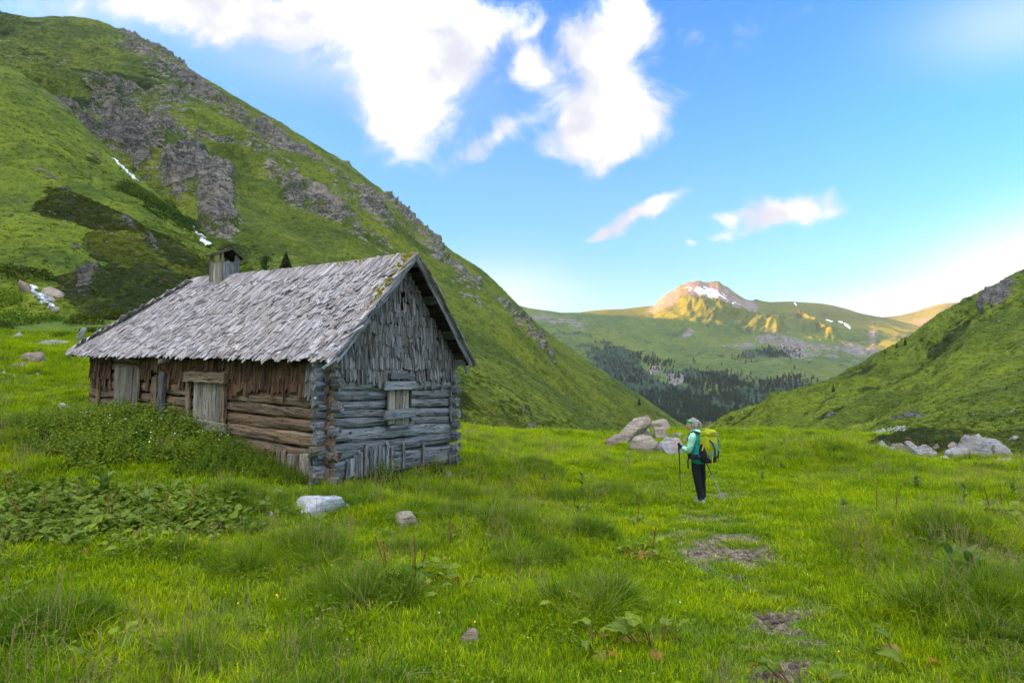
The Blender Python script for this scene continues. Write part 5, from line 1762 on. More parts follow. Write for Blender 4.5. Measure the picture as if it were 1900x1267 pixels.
M_EYE = simple_mat('eye', (.03, .025, .02), (.05, .04, .03), 20, .2)
for sy in (-.36, .36):
    link('eye', sblob('eye', hp(.84, sy, .08), (.008, .012, .006), 1, M_EYE, 10, 8), head)
    link('eyebrow', strap_mesh('eyebrow', [hp(.93, sy - .16, .24), hp(.97, sy, .28), hp(.86, sy + .18, .24)], .006, .003, M_HAIR, HM @ np.array([1, 0, 0])), head)
    link('ear', sblob('ear', hp(-.05, sy * 2.8, -.02), (.018, .008, .030), 1, M_SKIN, 10, 8), head)
link('mouth', strap_mesh('mouth', [hp(.98, -.2, -.52), hp(1.06, 0, -.52), hp(.98, .2, -.52)], .009, .002, M_LIP, HM @ np.array([1, 0, 0])), head)


def bandfn(V):
    V = V.copy(); return V


# headband: a ring round forehead and back of the head, tilted
V, Fc = [], []
for j in range(28):
    a = 2 * math.pi * j / 28
    for kz, rr_ in ((-.21, 1.06), (0, 1.10), (.21, 1.05)):
        V.append(hp(math.cos(a) * rr_ * .96, math.sin(a) * rr_ * 1.0, .46 + kz + .30 * math.cos(a) - .06))
for j in range(28):
    for k in range(2):
        Fc.append((j * 3 + k, ((j + 1) % 28) * 3 + k, ((j + 1) % 28) * 3 + k + 1, j * 3 + k + 1))
hb_ = link('headband', mesh_from('headband', np.array(V), Fc, M_BAND, True), head)
md = hb_.modifiers.new('s', 'SOLIDIFY'); md.thickness = .006


def hairfn(V):
    V = V.copy()
    V *= (1 + .07 * (fbm(V * np.array([.6, 4, .8]), 2.6, 4, 12, .6, True) - .5))[:, None]
    return V


link('hair', sblob('hair', hp(-.30, 0, .20), (.088, .086, .112), .95, M_HAIR, 34, 26, hairfn, HE), head)
link('hair', sblob('hair', hp(-.85, -.1, .15), (.045, .055, .085), 1, M_HAIR, 26, 20, hairfn, (0, R(-28), fyaw)), head)
tl_ = skin_mesh('ponytail', [(*hp(-1.15, 0, .55), .026, .03), (*hp(-1.5, -.1, .25), .030, .034), (*hp(-1.75, -.1, -.25), .024, .028), (*hp(-1.70, -.1, -.75), .012, .014)], [(0, 1), (1, 2), (2, 3)], M_HAIR, 2)
wrinkle(tl_, .012, 22, 9); link('ponytail', tl_, head)


# gloved hands closed round the grips
def hand(c, up, palm_dir, side, parent):
    """c centre of the grip, up along the pole, palm_dir from grip to palm"""
    c, up, pd = np.array(c, float), np.array(up, float), np.array(palm_dir, float)
    up /= np.linalg.norm(up); pd -= (pd @ up) * up; pd /= np.linalg.norm(pd); sd_ = np.cross(up, pd) * side
    me = skin_mesh('glove', [(*(c + pd * .075), .030, .030), (*(c + pd * .045 + up * .0), .034, .028), (*(c + pd * .030 + up * .018), .028, .024)], [(0, 1), (1, 2)], M_BLK, 2)
    gl = link('glove', me, parent)
    for k, (off_, ln) in enumerate([(.030, .95), (.011, 1.05), (-.009, 1.0), (-.027, .82)]):
        pts_ = []
        for q, a in enumerate((0, 50, 100, 150, 190)):
            rr_ = .026
            p_ = c + up * off_ + pd * math.cos(R(a * ln)) * rr_ + sd_ * math.sin(R(a * ln)) * rr_
            pts_.append((*p_, .0095 - .0006 * q, .0095 - .0006 * q))
        link('finger', skin_mesh('finger', pts_, [(i, i + 1) for i in range(4)], M_BLK, 1), gl)
    pts_ = [(*(c + pd * .035 + up * .03), .011, .011), (*(c + pd * .012 - sd_ * .026 + up * .040), .0105, .0105), (*(c - pd * .015 - sd_ * .022 + up * .046), .009, .009)]
    link('thumb', skin_mesh('thumb', pts_, [(0, 1), (1, 2)], M_BLK, 1), gl)
    return gl


def rel(p): return np.array(p) - PF


# poles: tip positions on the meadow
def pole(grip, tip, label):
    grip, tip = np.array(grip), np.array(tip)
    root = link('trekking_pole', None, None, tuple(tip), label, 'trekking pole', 'trekking poles of the hiker')
    d = grip - tip; L = np.linalg.norm(d); q = Vector(d).to_track_quat('Z', 'Y')
    root.rotation_mode = 'QUATERNION'; root.rotation_quaternion = q
    def seg(nm, z0, z1, r0, r1, mat):
        V, Fc = cone_trunk(z1 - z0, r0, r1, 8); V[:, 2] += z0
        n = len(V); Fc = Fc + [tuple(range(8)), tuple(range(n - 8, n))]
        return link(nm, mesh_from(nm, V, Fc, mat, False), root)
    seg('tip', 0, .05, .003, .006, M_METAL); seg('basket', .055, .065, .028, .020, M_BLK)
    seg('lower_shaft', .05, L * .5, .0075, .0085, M_METAL if 'right' in label else M_BLK); seg('lock', L * .5 - .02, L * .5 + .03, .013, .012, M_METAL)
    seg('upper_shaft', L * .5, L - .08, .0095, .0095, M_BLK)
    seg('grip', L - .14, L + .06, .014, .017, M_BLK)
    link('strap', strap_mesh('strap', [(0, 0, L + .05), (.03, -.01, L - .0), (.035, -.02, L - .07), (.01, -.01, L - .04)], .018, .002, M_BLK), root)
    return d / L


gL = PF + np.array(haL); tipL = ground(1259.5, 928)
tipL[0] = (1259.5 - 950) / F * tipL[1]
uL = pole(gL, tipL, 'dark trekking pole held upright in the hiker\'s front hand on the left')
gR = PF + np.array(haR); tipR = ground(1346.5, 936)
uR = pole(gR, tipR, 'slanting trekking pole on the right with its tip behind the hiker')
hand(np.array(haL), uL, np.array(wrL) - np.array(haL), 1, HK)
hand(np.array(haR), uR, np.array(wrR) - np.array(haR), -1, HK)

# ------------------------------------------------ backpack
BP = link('backpack', None, None, tuple(PF), 'lime green hiking backpack with black base and blue straps on the hiker\'s back', 'backpack')
bd = -hf; yawp = math.atan2(hs_[1], hs_[0])          # pack X = her right, pack -Y = backwards
Bc = np.array([-.02, -.01, 1.14]) + bd * .225
PE = (0, 0, yawp - R(8)); PMx = np.array(Euler(PE).to_matrix())


def bp(x, y, z): return Bc + PMx @ np.array([x, y, z])


def packfn(V):
    V = V.copy(); z = V[:, 2]
    V[:, 0] *= 1 - .12 * np.clip(-z, 0, 1) + .03 * z
    V[:, 1] *= 1 - .20 * np.clip(-z, 0, 1)
    V *= (1 + .10 * (fbm(V, 1.8, 3, 15) - .5))[:, None]
    return V


pk = link('pack_bag', sblob('pack_bag', bp(0, 0, .01), (.165, .120, .245), .55, M_LIME, 32, 26, packfn, PE), BP)
link('pack_lid', sblob('pack_lid', bp(-.0, .005, .245), (.150, .125, .080), .65, M_LIME, 30, 18, lambda V: V * (1 + .18 * (fbm(V, 2.2, 3, 16) - .5))[:, None], (R(-10), 0, PE[2])), BP)
link('roll_top', sblob('roll_top', bp(-.03, .03, .325), (.09, .055, .030), .6, M_LIME2, 20, 12, lambda V: V * (1 + .25 * (fbm(V, 2.5, 3, 17) - .5))[:, None], PE), BP)
link('pack_base', sblob('pack_base', bp(0, .01, -.255), (.150, .110, .055), .6, M_BLK, 26, 14, None, PE), BP)
# dark mesh side panel towards her left
link('side_panel', sblob('side_panel', bp(-.135, .010, -.09), (.045, .095, .165), .7, M_BLK, 22, 16, lambda V: V * np.stack([np.ones(len(V)), 1 - .35 * np.clip(V[:, 2], 0, 1), np.ones(len(V))], 1), PE), BP)
link('side_panel', sblob('side_panel', bp(.142, .010, -.10), (.034, .090, .150), .7, M_BLK, 22, 16, None, PE), BP)
link('front_pocket', sblob('front_pocket', bp(.01, -.105, -.05), (.105, .030, .150), .6, M_LIME2, 24, 16, lambda V: V * (1 + .1 * (fbm(V, 2.5, 3, 18) - .5))[:, None], PE), BP)
link('zip', strap_mesh('zip', [bp(-.08, -.125, .255), bp(.0, -.134, .275), (bp(.09, -.12, .262))], .010, .003, M_BLK, PMx @ np.array([0, -1, 0])), BP)
dn_ = PMx @ np.array([0, -1, 0])
link('strap', strap_mesh('strap', [bp(-.085, -.105, .14), bp(-.03, -.142, .08), bp(.012, -.150, -.02), bp(.022, -.145, -.14), bp(.02, -.13, -.22)], .028, .006, M_BLK, dn_), BP)
link('strap', strap_mesh('strap', [bp(-.028, -.150, .10), bp(-.006, -.156, .05), bp(.006, -.158, .0)], .014, .004, M_BLUE, dn_), BP)
link('strap', strap_mesh('strap', [bp(.150, -.10, .13), bp(.150, -.11, .02), bp(.135, -.115, -.14), bp(.12, -.115, -.22)], .022, .006, M_BLK, dn_), BP)
link('strap', strap_mesh('strap', [bp(.130, -.118, .10), bp(.128, -.124, .02), bp(.135, -.124, -.05), bp(.165, -.12, -.10)], .014, .004, M_BLUE, dn_), BP)
link('buckle', strap_mesh('buckle', [bp(-.07, -.14, -.13), bp(-.02, -.15, -.09)], .034, .006, M_BLUE, dn_), BP)
link('buckle', strap_mesh('buckle', [bp(-.10, -.12, -.20), bp(-.075, -.13, -.15)], .022, .006, M_BLUE, dn_), BP)
link('buckle', strap_mesh('buckle', [bp(.150, -.11, .16), bp(.165, -.10, .14)], .03, .006, M_BLUE, dn_), BP)
link('hanging_strap', strap_mesh('hanging_strap', [bp(-.045, -.135, -.12), bp(-.055, -.15, -.25), bp(-.06, -.14, -.36), bp(-.065, -.13, -.44)], .024, .004, M_LIME, dn_), BP)
link('compression_strap', strap_mesh('compression_strap', [bp(-.155, -.05, .20), bp(-.165, -.05, .05), bp(-.19, -.03, -.06)], .026, .006, M_LIME, PMx @ np.array([-1, -.5, 0])), BP)
link('compression_strap', strap_mesh('compression_strap', [bp(-.150, -.06, .21), bp(-.12, -.10, .02), bp(-.09, -.12, -.14), bp(-.07, -.13, -.24)], .022, .006, M_LIME2, dn_), BP)
# shoulder strap over her left shoulder and the hip belt
link('shoulder_strap', strap_mesh('shoulder_strap', [bp(-.10, .10, .24), (-.150, -.06, 1.425), (-.205, -.035, 1.37), (-.225, .03, 1.25), (-.18, .02, 1.10)], .045, .010, M_BLK, (-.6, -.7, .4)), BP)
bl = [(.10, -.14, .95), (-.03, -.185, .945), (-.14, -.150, .94), (-.205, -.06, .935), (-.215, .03, .93), (-.14, .12, .93)]
link('hip_belt', strap_mesh('hip_belt', bl, .095, .022, M_BLK, (-.5, -.8, 0)), BP)
link('hip_belt', strap_mesh('hip_belt', [(.10, -.14, .95), (.14, -.02, .945), (.12, .10, .94), (.02, .16, .93), (-.14, .12, .93)], .085, .018, M_BLK, (.8, -.3, 0)), BP)
link('belt_pocket', sblob('belt_pocket', (-.175, -.135, .945), (.055, .035, .050), .6, M_BLK, 18, 12, None, (0, 0, R(-35))), BP)
link('label', strap_mesh('label', [(-.09, -.208, .965), (-.045, -.212, .965)], .014, .002, M_WHITE, (-.2, -1, 0)), BP)
link('belt_end', strap_mesh('belt_end', [(-.24, -.05, .93), (-.262, -.055, .84), (-.255, -.06, .70)], .028, .004, M_BLK, (-.5, -.8, 0)), BP)

# ================================================================== VEGETATION
def scatter(name, proto, pts, rots, scl, label, cat, seed=0, extra=None):
    """one object of uncountable growth: copies of proto at pts"""
    me = bpy.data.meshes.new(name)
    pts = np.asarray(pts, np.float32)
    me.vertices.add(len(pts)); me.vertices.foreach_set('co', pts.ravel())
    a = me.attributes.new('rot', 'FLOAT_VECTOR', 'POINT'); a.data.foreach_set('vector', np.asarray(rots, np.float32).ravel())
    scl = np.asarray(scl, np.float32)
    if scl.ndim == 1: scl = np.stack([scl] * 3, 1)
    a = me.attributes.new('scl', 'FLOAT_VECTOR', 'POINT'); a.data.foreach_set('vector', scl.ravel())
    o = link(name, me, None, None, label, cat, None, 'stuff')
    ng = bpy.data.node_groups.new(name, 'GeometryNodeTree')
    ng.interface.new_socket('Geometry', in_out='INPUT', socket_type='NodeSocketGeometry')
    ng.interface.new_socket('Geometry', in_out='OUTPUT', socket_type='NodeSocketGeometry')
    gi = ng.nodes.new('NodeGroupInput'); go = ng.nodes.new('NodeGroupOutput')
    m2p = ng.nodes.new('GeometryNodeMeshToPoints')
    iop = ng.nodes.new('GeometryNodeInstanceOnPoints')
    oi = ng.nodes.new('GeometryNodeObjectInfo'); oi.inputs['Object'].default_value = proto
    oi.inputs['As Instance'].default_value = True
    def named(nm):
        n = ng.nodes.new('GeometryNodeInputNamedAttribute'); n.data_type = 'FLOAT_VECTOR'; n.inputs[0].default_value = nm
        return n.outputs[0]
    L = ng.links.new
    L(gi.outputs[0], m2p.inputs[0]); L(m2p.outputs[0], iop.inputs['Points']); L(oi.outputs['Geometry'], iop.inputs['Instance'])
    L(named('rot'), iop.inputs['Rotation']); L(named('scl'), iop.inputs['Scale'])
    L(iop.outputs[0], go.inputs[0])
    md = o.modifiers.new('growth', 'NODES'); md.node_group = ng
    return o


def proto(name, V, Fc, mat, attrs=None, smooth=False):
    me = mesh_from(name, V, Fc, mat, smooth, attrs)
    return bpy.data.objects.new(name, me)          # a source shape only, not linked into the scene


# ------------------------------------------------ leaf and blade materials
def grass_material(name, base, mid, tip, dry, dry_amt=.2, trans=1.0, pos_scale=.6):
    m, t, out = mat_new(name)
    h = t.attr('h')
    oi = t.new('ShaderNodeObjectInfo').outputs['Random']
    co = t.new('ShaderNodeNewGeometry').outputs['Position']
    n = t.noise(co, pos_scale, 4, .6)
    n2 = t.noise(co, pos_scale * 6, 3, .6)
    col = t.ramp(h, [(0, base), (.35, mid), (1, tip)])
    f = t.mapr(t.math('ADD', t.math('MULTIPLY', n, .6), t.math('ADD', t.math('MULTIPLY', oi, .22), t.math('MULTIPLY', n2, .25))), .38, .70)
    col = t.mix(f, t.mix(1.0, col, (.60, .74, .95), 'MULTIPLY'), t.mix(1.0, col, (1.30, 1.16, .95), 'MULTIPLY'))
    b = t.attr('b')
    bv = t.math('FRACT', t.math('MULTIPLY', b, 17.3))
    col = t.mix(1.0, col, t.ramp(bv, [(0, (.50, .56, .55)), (.5, (.98, 1.0, .95)), (1, (1.52, 1.42, 1.2))]), 'MULTIPLY')
    col = t.mix(t.math('MULTIPLY', t.mapr(b, 1 - dry_amt - .02, 1 - dry_amt + .02), t.mapr(h, .2, .8, .3, 1)), col, dry)
    principled(t, out, col, .7, None, spec=.04, trans=t.mix(1.0, col, (1.1 * trans, 1.15 * trans, .6 * trans), 'MULTIPLY'))
    return m


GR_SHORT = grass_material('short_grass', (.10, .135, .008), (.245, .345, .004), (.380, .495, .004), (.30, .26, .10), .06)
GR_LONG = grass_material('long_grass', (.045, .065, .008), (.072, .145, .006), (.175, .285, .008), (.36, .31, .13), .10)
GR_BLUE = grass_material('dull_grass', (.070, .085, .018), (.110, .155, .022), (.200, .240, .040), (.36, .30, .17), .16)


def blades(n, rad, hmin, hmax, wid, lean, seed, nseg=3, curve=.5):
    r = np.random.default_rng(seed)
    V, Fc, H, B = [], [], [], []
    for i in range(n):
        a = r.uniform(0, 2 * np.pi); rr_ = rad * math.sqrt(r.random())
        x0, y0 = math.cos(a) * rr_, math.sin(a) * rr_
        h = r.uniform(hmin, hmax)
        az = a + r.normal(0, .9)
        ln = lean * (.35 + .9 * rr_ / max(rad, 1e-6)) * r.uniform(.4, 1.5)
        w_ = wid * r.uniform(.7, 1.3)
        sx, sy = -math.sin(az + r.normal(0, .5)), math.cos(az)
        b_ = r.random(); i0 = len(V)
        for s in range(nseg + 1):
            f = s / nseg
            out_ = h * ln * (f ** (1.4 + curve)) 
            z = h * (f - ln * ln * .33 * f ** 3 * (1 + curve))
            ww = w_ * (1 - f ** 1.6)
            cx, cy = x0 + math.cos(az) * out_, y0 + math.sin(az) * out_
            if s < nseg:
                V += [(cx - sx * ww, cy - sy * ww, z), (cx + sx * ww, cy + sy * ww, z)]; H += [f, f]; B += [b_, b_]
            else:
                V.append((cx, cy, z)); H.append(1); B.append(b_)
        for s in range(nseg - 1):
            a_ = i0 + s * 2; Fc.append((a_, a_ + 1, a_ + 3, a_ + 2))
        a_ = i0 + (nseg - 1) * 2; Fc.append((a_, a_ + 1, a_ + 2))
    return np.array(V), Fc, {'h': np.array(H), 'b': np.array(B)}


TURF = [proto('turf_tuft', *blades(46, .12, .035, .085, .0022, .55, 900 + k, 3)[:2], GR_SHORT, blades(46, .12, .035, .085, .0022, .55, 900 + k, 3)[2]) for k in range(4)]


def mk(name, mat, *a, **k):
    V, Fc, at_ = blades(*a, **k)
    return proto(name, V, Fc, mat, at_)


MIDG = [mk('grass_tuft', GR_SHORT if k != 2 else GR_BLUE, 60, .11, .08, .20, .0026, .75, 920 + k, nseg=4) for k in range(4)]
TUSS = [mk('tussock', GR_LONG, 130, .09, .22, .42, .0030, .95, 940 + k, nseg=5) for k in range(3)]
TUSB = [mk('tussock', GR_BLUE, 80, .12, .18, .45, .0028, .7, 950 + k, nseg=5) for k in range(2)]


# coarse hill grass
GR_HILL = grass_material('hill_grass', (.05, .06, .010), (.085, .110, .010), (.135, .165, .012), (.22, .19, .07), .10, pos_scale=.05)


# clover-like small broad leaves between the grass
def leafy(n, rad, hmax, size, seed):
    r = np.random.default_rng(seed)
    V, Fc, H, B = [], [], [], []
    for i in range(n):
        a = r.uniform(0, 2 * np.pi); rr_ = rad * math.sqrt(r.random())
        c = np.array([math.cos(a) * rr_, math.sin(a) * rr_, r.uniform(.15, 1) * hmax])
        nrm = np.array([r.normal(0, .5), r.normal(0, .5), 1]); nrm /= np.linalg.norm(nrm)
        u = np.cross(nrm, [math.cos(a), math.sin(a), .2]); u /= np.linalg.norm(u); v = np.cross(nrm, u)
        s = size * r.uniform(.6, 1.4); b_ = r.random(); i0 = len(V)
        for (p, q, hh) in ((-1, 0, .5), (0, -.55, .6), (1.1, 0, 1), (0, .55, .6)):
            V.append(c + v * p * s + u * q * s + nrm * (-.1 * s if q else 0)); H.append(hh); B.append(b_)
        Fc.append((i0, i0 + 1, i0 + 2, i0 + 3))
    return np.array(V), Fc, {'h': np.array(H), 'b': np.array(B)}


V_, F_, A_2 = leafy(60, .14, .07, .011, 960)
CLOV = proto('herb_tuft', V_, F_, GR_LONG, A_2)


def in_hut(x, y, m_=0.0):
    q = np.stack([x, y], -1) - C0
    s = q @ GD; t_ = q @ LD
    return (s > -m_) & (s < GW + m_) & (t_ > -m_) & (t_ < LW + m_)


# trodden strip and flats with short turf; elsewhere long grass
PATHW = np.array([ground(a, b)[:2] for a, b in [(1520, 1262), (1450, 1160), (1390, 1080), (1350, 1010), (1318, 960), (1305, 935), (1330, 880), (1345, 850)]])


def pathdist(x, y):
    d = np.full(np.shape(x), 1e9)
    for a, b in zip(PATHW[:-1], PATHW[1:]):
        v = b - a
        t_ = np.clip(((x - a[0]) * v[0] + (y - a[1]) * v[1]) / (v @ v), 0, 1)
        d = np.minimum(d, np.hypot(x - a[0] - t_ * v[0], y - a[1] - t_ * v[1]))
    return d


FLATS = [(ground(a, b), r_) for a, b, r_ in [(1050, 1085, .9), (950, 1080, .7), (1200, 1020, .8), (1250, 1100, .8), (420, 1150, .6), (1680, 856, 2.6), (1190, 838, 1.6), (870, 1192, .3), (757, 985, .35), (590, 955, .5), (1240, 845, 1.4), (1560, 1080, .7), (1380, 1150, .7), (750, 1160, .6), (150, 1080, .6), (1600, 950, 1.3), (1150, 1060, .8), (1300, 1200, .5), (1100, 900, 1.2), (1420, 905, 2.0), (1650, 1230, .4), (350, 1060, .5), (880, 1110, .6)]]


WEEDZ = [(ground(190, 965), 2.0, .7), (ground(40, 960), 1.2, .6)]


def lush(x, y):
    P = np.stack([x, y, 0 * x], -1)
    L = fbm(P, 1 / 1.7, 4, 300) * .7 + fbm(P, 1 / .5, 3, 301) * .3
    L = (L - .5) * 1.7 + .50
    L -= .55 * np.exp(-(pathdist(x, y) / (.55 + .03 * y)) ** 2)
    for p, r_ in FLATS:
        L -= .34 * np.exp(-((x - p[0]) ** 2 + (y - p[1]) ** 2) / (r_ * r_))
    for p, r_, h_ in HUMW:
        L += 1.6 * h_ * np.exp(-((x - p[0]) ** 2 + (y - p[1]) ** 2) / (r_ * r_ * .8))
    L += .10 * sstep(4.2, 3.0, y)
    for p, r_, a_ in WEEDZ:
        L = L - a_ * np.exp(-(((x - p[0]) / r_) ** 2 + ((y - p[1]) / (r_ * .8)) ** 2) ** 2)
    return L


def sample_field(n, y0, y1, pw, seed, uspan=(-1.12, 1.15)):
    r = np.random.default_rng(seed)
    yy = np.linspace(y0, y1, 4000)
    wgt = yy * (yy / y0) ** (-pw)
    cdf = np.cumsum(wgt); cdf /= cdf[-1]
    Y = np.interp(r.random(n), cdf, yy)
    u = r.uniform(uspan[0], uspan[1], n)
    return Y * u, Y, r


def plant(protos, name, label, n, y0, y1, pw, keep, scale0, spow, seed, tilt_=.12, zoff=0.0, hs=None, cat='grass', uspan=(-1.12, 1.15)):
    x, y, r = sample_field(n, y0, y1, pw, seed, uspan)
    L = lush(x, y)
    k = keep(L, x, y, r) & ~in_hut(x, y, -.02)
    x, y, L = x[k], y[k], L[k]
    # nothing grows under far hills that already cover the meadow
    z = zg(x, y) + zoff
    s = scale0 * np.maximum(y / 4.0, 1) ** spow * r.uniform(.75, 1.3, len(x))
    hz_ = s * (hs(L) if hs is not None else 1) * np.where(y > 4, (y / 4.) ** (-.25 * spow), 1)
    rot = np.stack([r.normal(0, tilt_, len(x)), r.normal(0, tilt_, len(x)), r.uniform(0, 6.28, len(x))], 1)
    which = r.integers(0, len(protos), len(x))
    for j, p in enumerate(protos):
        q = which == j
        if q.sum() == 0: continue
        scatter(name, p, np.stack([x, y, z], 1)[q], rot[q], np.stack([s, s, hz_], 1)[q], label, cat)
    return len(x)


def nodirt(x, y):
    return dirtmask(x, y) < .36


n1_ = plant(TURF, 'meadow_turf', 'short bright green turf covering the whole meadow', 62000, 1.6, 46, 1.12, lambda L, x, y, r: nodirt(x, y), 1.0, .48, 1, hs=lambda L: .75 + .9 * np.clip(L, 0, 1))
n2_ = plant(MIDG, 'meadow_grass', 'ankle-high grass in loose patches all over the meadow', 30000, 1.6, 46, 1.10, lambda L, x, y, r: nodirt(x, y) & (L + r.normal(0, .10, len(x)) > .58), 1.0, .42, 2, .2, hs=lambda L: .55 + .5 * np.clip(L, 0, 1.2))
n3_ = plant(TUSS + TUSB, 'tussock_grass', 'long arching grass tussocks scattered through the meadow', 6500, 1.8, 40, .95, lambda L, x, y, r: nodirt(x, y) & (L + r.normal(0, .05, len(x)) > .93), .80, .28, 3, .25, zoff=-.02)
n4_ = plant([CLOV], 'meadow_herbs', 'small round-leaved herbs low in the grass', 9000, 1.6, 18, 1.2, lambda L, x, y, r: nodirt(x, y) & (L > .35), 1.0, .3, 4, .2)
# seed stalks and dead stems standing over the grass
V_, F_, H_, B_ = [], [], [], []
r_s = np.random.default_rng(404)
for k in range(7):
    a = r_s.uniform(0, 6.28); x0, y0 = r_s.normal(0, .05, 2); hh_ = r_s.uniform(.16, .36); lx, ly = math.cos(a) * r_s.uniform(0, .3) * hh_, math.sin(a) * r_s.uniform(0, .3) * hh_
    i0 = len(V_); w_ = .0011
    V_ += [(x0 - w_, y0, 0), (x0 + w_, y0, 0), (x0 + lx * .5 + w_, y0 + ly * .5, hh_ * .6), (x0 + lx * .5 - w_, y0 + ly * .5, hh_ * .6), (x0 + lx + w_, y0 + ly, hh_), (x0 + lx - w_, y0 + ly, hh_)]
    F_ += [(i0, i0 + 1, i0 + 2, i0 + 3), (i0 + 3, i0 + 2, i0 + 4, i0 + 5)]; H_ += [0, 0, .5, .5, .6, .6]; B_ += [.99] * 6
    for q in range(7):
        f = .80 + .035 * q; c = np.array([x0 + lx * f, y0 + ly * f, hh_ * f]); s = .0042; u = r_s.normal(0, 1, 3); u /= np.linalg.norm(u); v = np.array([0, 0, 1.]); i0 = len(V_)
        V_ += [c - v * s * 1.4, c + u * s, c + v * s * 1.6, c - u * s]; F_.append((i0, i0 + 1, i0 + 2, i0 + 3)); H_ += [1] * 4; B_ += [.99] * 4
STALKS = proto('seed_stalks', np.array(V_), F_, grass_material('dry_stalk', (.16, .15, .05), (.24, .21, .08), (.34, .27, .13), (.36, .28, .14), .6), {'h': np.array(H_), 'b': np.array(B_)})
plant([STALKS], 'seed_stalks', 'thin seed stalks and dead stems standing above the grass', 3600, 1.8, 24, 1.0, lambda L, x, y, r: nodirt(x, y) & (L > .48), 1.0, .25, 6, .15)
# tussocks: domes of long blades leaning outwards
r5 = np.random.default_rng(77)
DOME = [(p[0], p[1], r_ * .62, 1.0) for p, r_, h_ in HUMW if h_ <= .3 and p[1] < 15]
x, y, r = sample_field(2600, 2.3, 24, 1.0, 78)
L = lush(x, y); q = (L > .56) & ~in_hut(x, y, .1) & nodirt(x, y)
for xx, yy in list(zip(x[q], y[q]))[:330]:
    DOME.append((xx, yy, r5.uniform(.12, .34), r5.uniform(.55, 1.0)))
xs, ys, rs, ss = [], [], [], []
for cx, cy, rad, hs2 in DOME:
    for k in range(int(10 + 150 * rad * rad)):
        a = r5.uniform(0, 6.28); q_ = rad * math.sqrt(r5.random())
        tiltk = .75 * q_ / rad
        qt = Vector((math.cos(a) * tiltk + r5.normal(0, .12), math.sin(a) * tiltk + r5.normal(0, .12), 1)).to_track_quat('Z', 'Y') @ Euler((0, 0, r5.uniform(0, 6.28))).to_quaternion()
        xs.append(cx + math.cos(a) * q_); ys.append(cy + math.sin(a) * q_); rs.append(tuple(qt.to_euler())); ss.append(hs2 * r5.uniform(.75, 1.1) * (1 - .25 * q_ / rad))
xs, ys, rs, ss = np.array(xs), np.array(ys), np.array(rs), np.array(ss)
okm = ~in_hut(xs, ys, .05)
wh = r5.integers(0, 3, len(xs))
for j in range(3):
    q = okm & (wh == j)
    scatter('tussock_grass', TUSS[j], np.stack([xs, ys, zg(xs, ys) - .02], 1)[q], rs[q], ss[q], 'dense dark tussocks of long arching grass', 'grass')
print('grass', n1_, n2_, n3_, n4_, len(xs))


# ------------------------------------------------ shrubs: clumps of small leaves
def leaf_clump(n, size, seed, up=.55, squash=.75):
    r = np.random.default_rng(seed)
    V, Fc, H, B = [], [], [], []
    for i in range(n):
        d = r.normal(0, 1, 3); d /= np.linalg.norm(d); d[2] = abs(d[2]) * 1.0 - .15
        c = d * r.uniform(.55, 1.0) * np.array([1, 1, squash])
        c *= 1 + .3 * (vnoise((d * 2.2 + seed)[None])[0] - .5)
        nrm = d * up + r.normal(0, .6, 3); nrm /= np.linalg.norm(nrm)
        u = np.cross(nrm, r.normal(0, 1, 3)); u /= np.linalg.norm(u); v = np.cross(nrm, u)
        s = size * r.uniform(.6, 1.4); i0 = len(V); b_ = r.random()
        V += [c - u * s, c - v * s * .5, c + u * s, c + v * s * .5]; H += [.5, .6, 1, .6]; B += [b_] * 4
        Fc.append((i0, i0 + 1, i0 + 2, i0 + 3))
    return np.array(V), Fc, {'h': np.array(H), 'b': np.array(B)}


LF_DARK = grass_material('dark_shrub_leaf', (.026, .038, .009), (.040, .062, .010), (.072, .098, .014), (.10, .075, .02), .12, pos_scale=.25)
LF_OLIVE = grass_material('olive_heath_leaf', (.048, .056, .010), (.072, .086, .011), (.122, .138, .014), (.17, .13, .03), .10, pos_scale=.15)
LF_GREEN = grass_material('green_shrub_leaf', (.050, .080, .014), (.080, .145, .018), (.145, .225, .024), (.16, .16, .03), .06, pos_scale=.4)
LF_PINK = grass_material('alpenrose', (.05, .05, .015), (.10, .07, .03), (.42, .09, .12), (.45, .10, .12), .5, pos_scale=.4)
CL_D = [proto('heath_clump', *(lambda q: (q[0], q[1], LF_DARK, q[2]))(leaf_clump(90, .13, 70 + k))) for k in range(2)]
CL_O = [proto('heath_clump', *(lambda q: (q[0], q[1], LF_OLIVE, q[2]))(leaf_clump(90, .12, 74 + k))) for k in range(2)]
CL_P = proto('alpenrose_clump', *(lambda q: (q[0], q[1], LF_PINK, q[2]))(leaf_clump(60, .10, 79)))
TUFT_FAR = mk('far_tuft', GR_HILL, 36, .8, .35, .8, .05, .6, 990, nseg=2)
TUFT_FAR2 = mk('far_tuft', GR_HILL, 36, .8, .35, .8, .05, .6, 991, nseg=2)


def on_patch(p, darkarr, rockarr, n, seed, cond, pxr=(-60, 1960)):
    """random spots of a hillside, evenly spread over the view"""
    r = np.random.default_rng(seed)
    i = r.integers(2, p.front - 1, n * 3); j = r.integers(1, p.P.shape[1] - 1, n * 3)
    PX_, PY_ = p.PX[i, j], p.PY[i, j]
    q = project(p.P[i, j])
    ok = (PX_ > pxr[0]) & (PX_ < pxr[1]) & (q[:, 1] > -40) & (q[:, 1] < 900) & (rockarr[i, j] < .44) & cond(darkarr[i, j], r.random(n * 3), PX_, PY_)
    # equal density per picture column
    i, j = i[ok][:n], j[ok][:n]
    f = r.random((len(i), 2))
    P_ = p.P[i, j] * (1 - f[:, :1]) + p.P[i, j + 1] * f[:, :1]
    P_ = P_ + (p.P[i + 1, j] - p.P[i, j]) * f[:, 1:]
    return P_, r


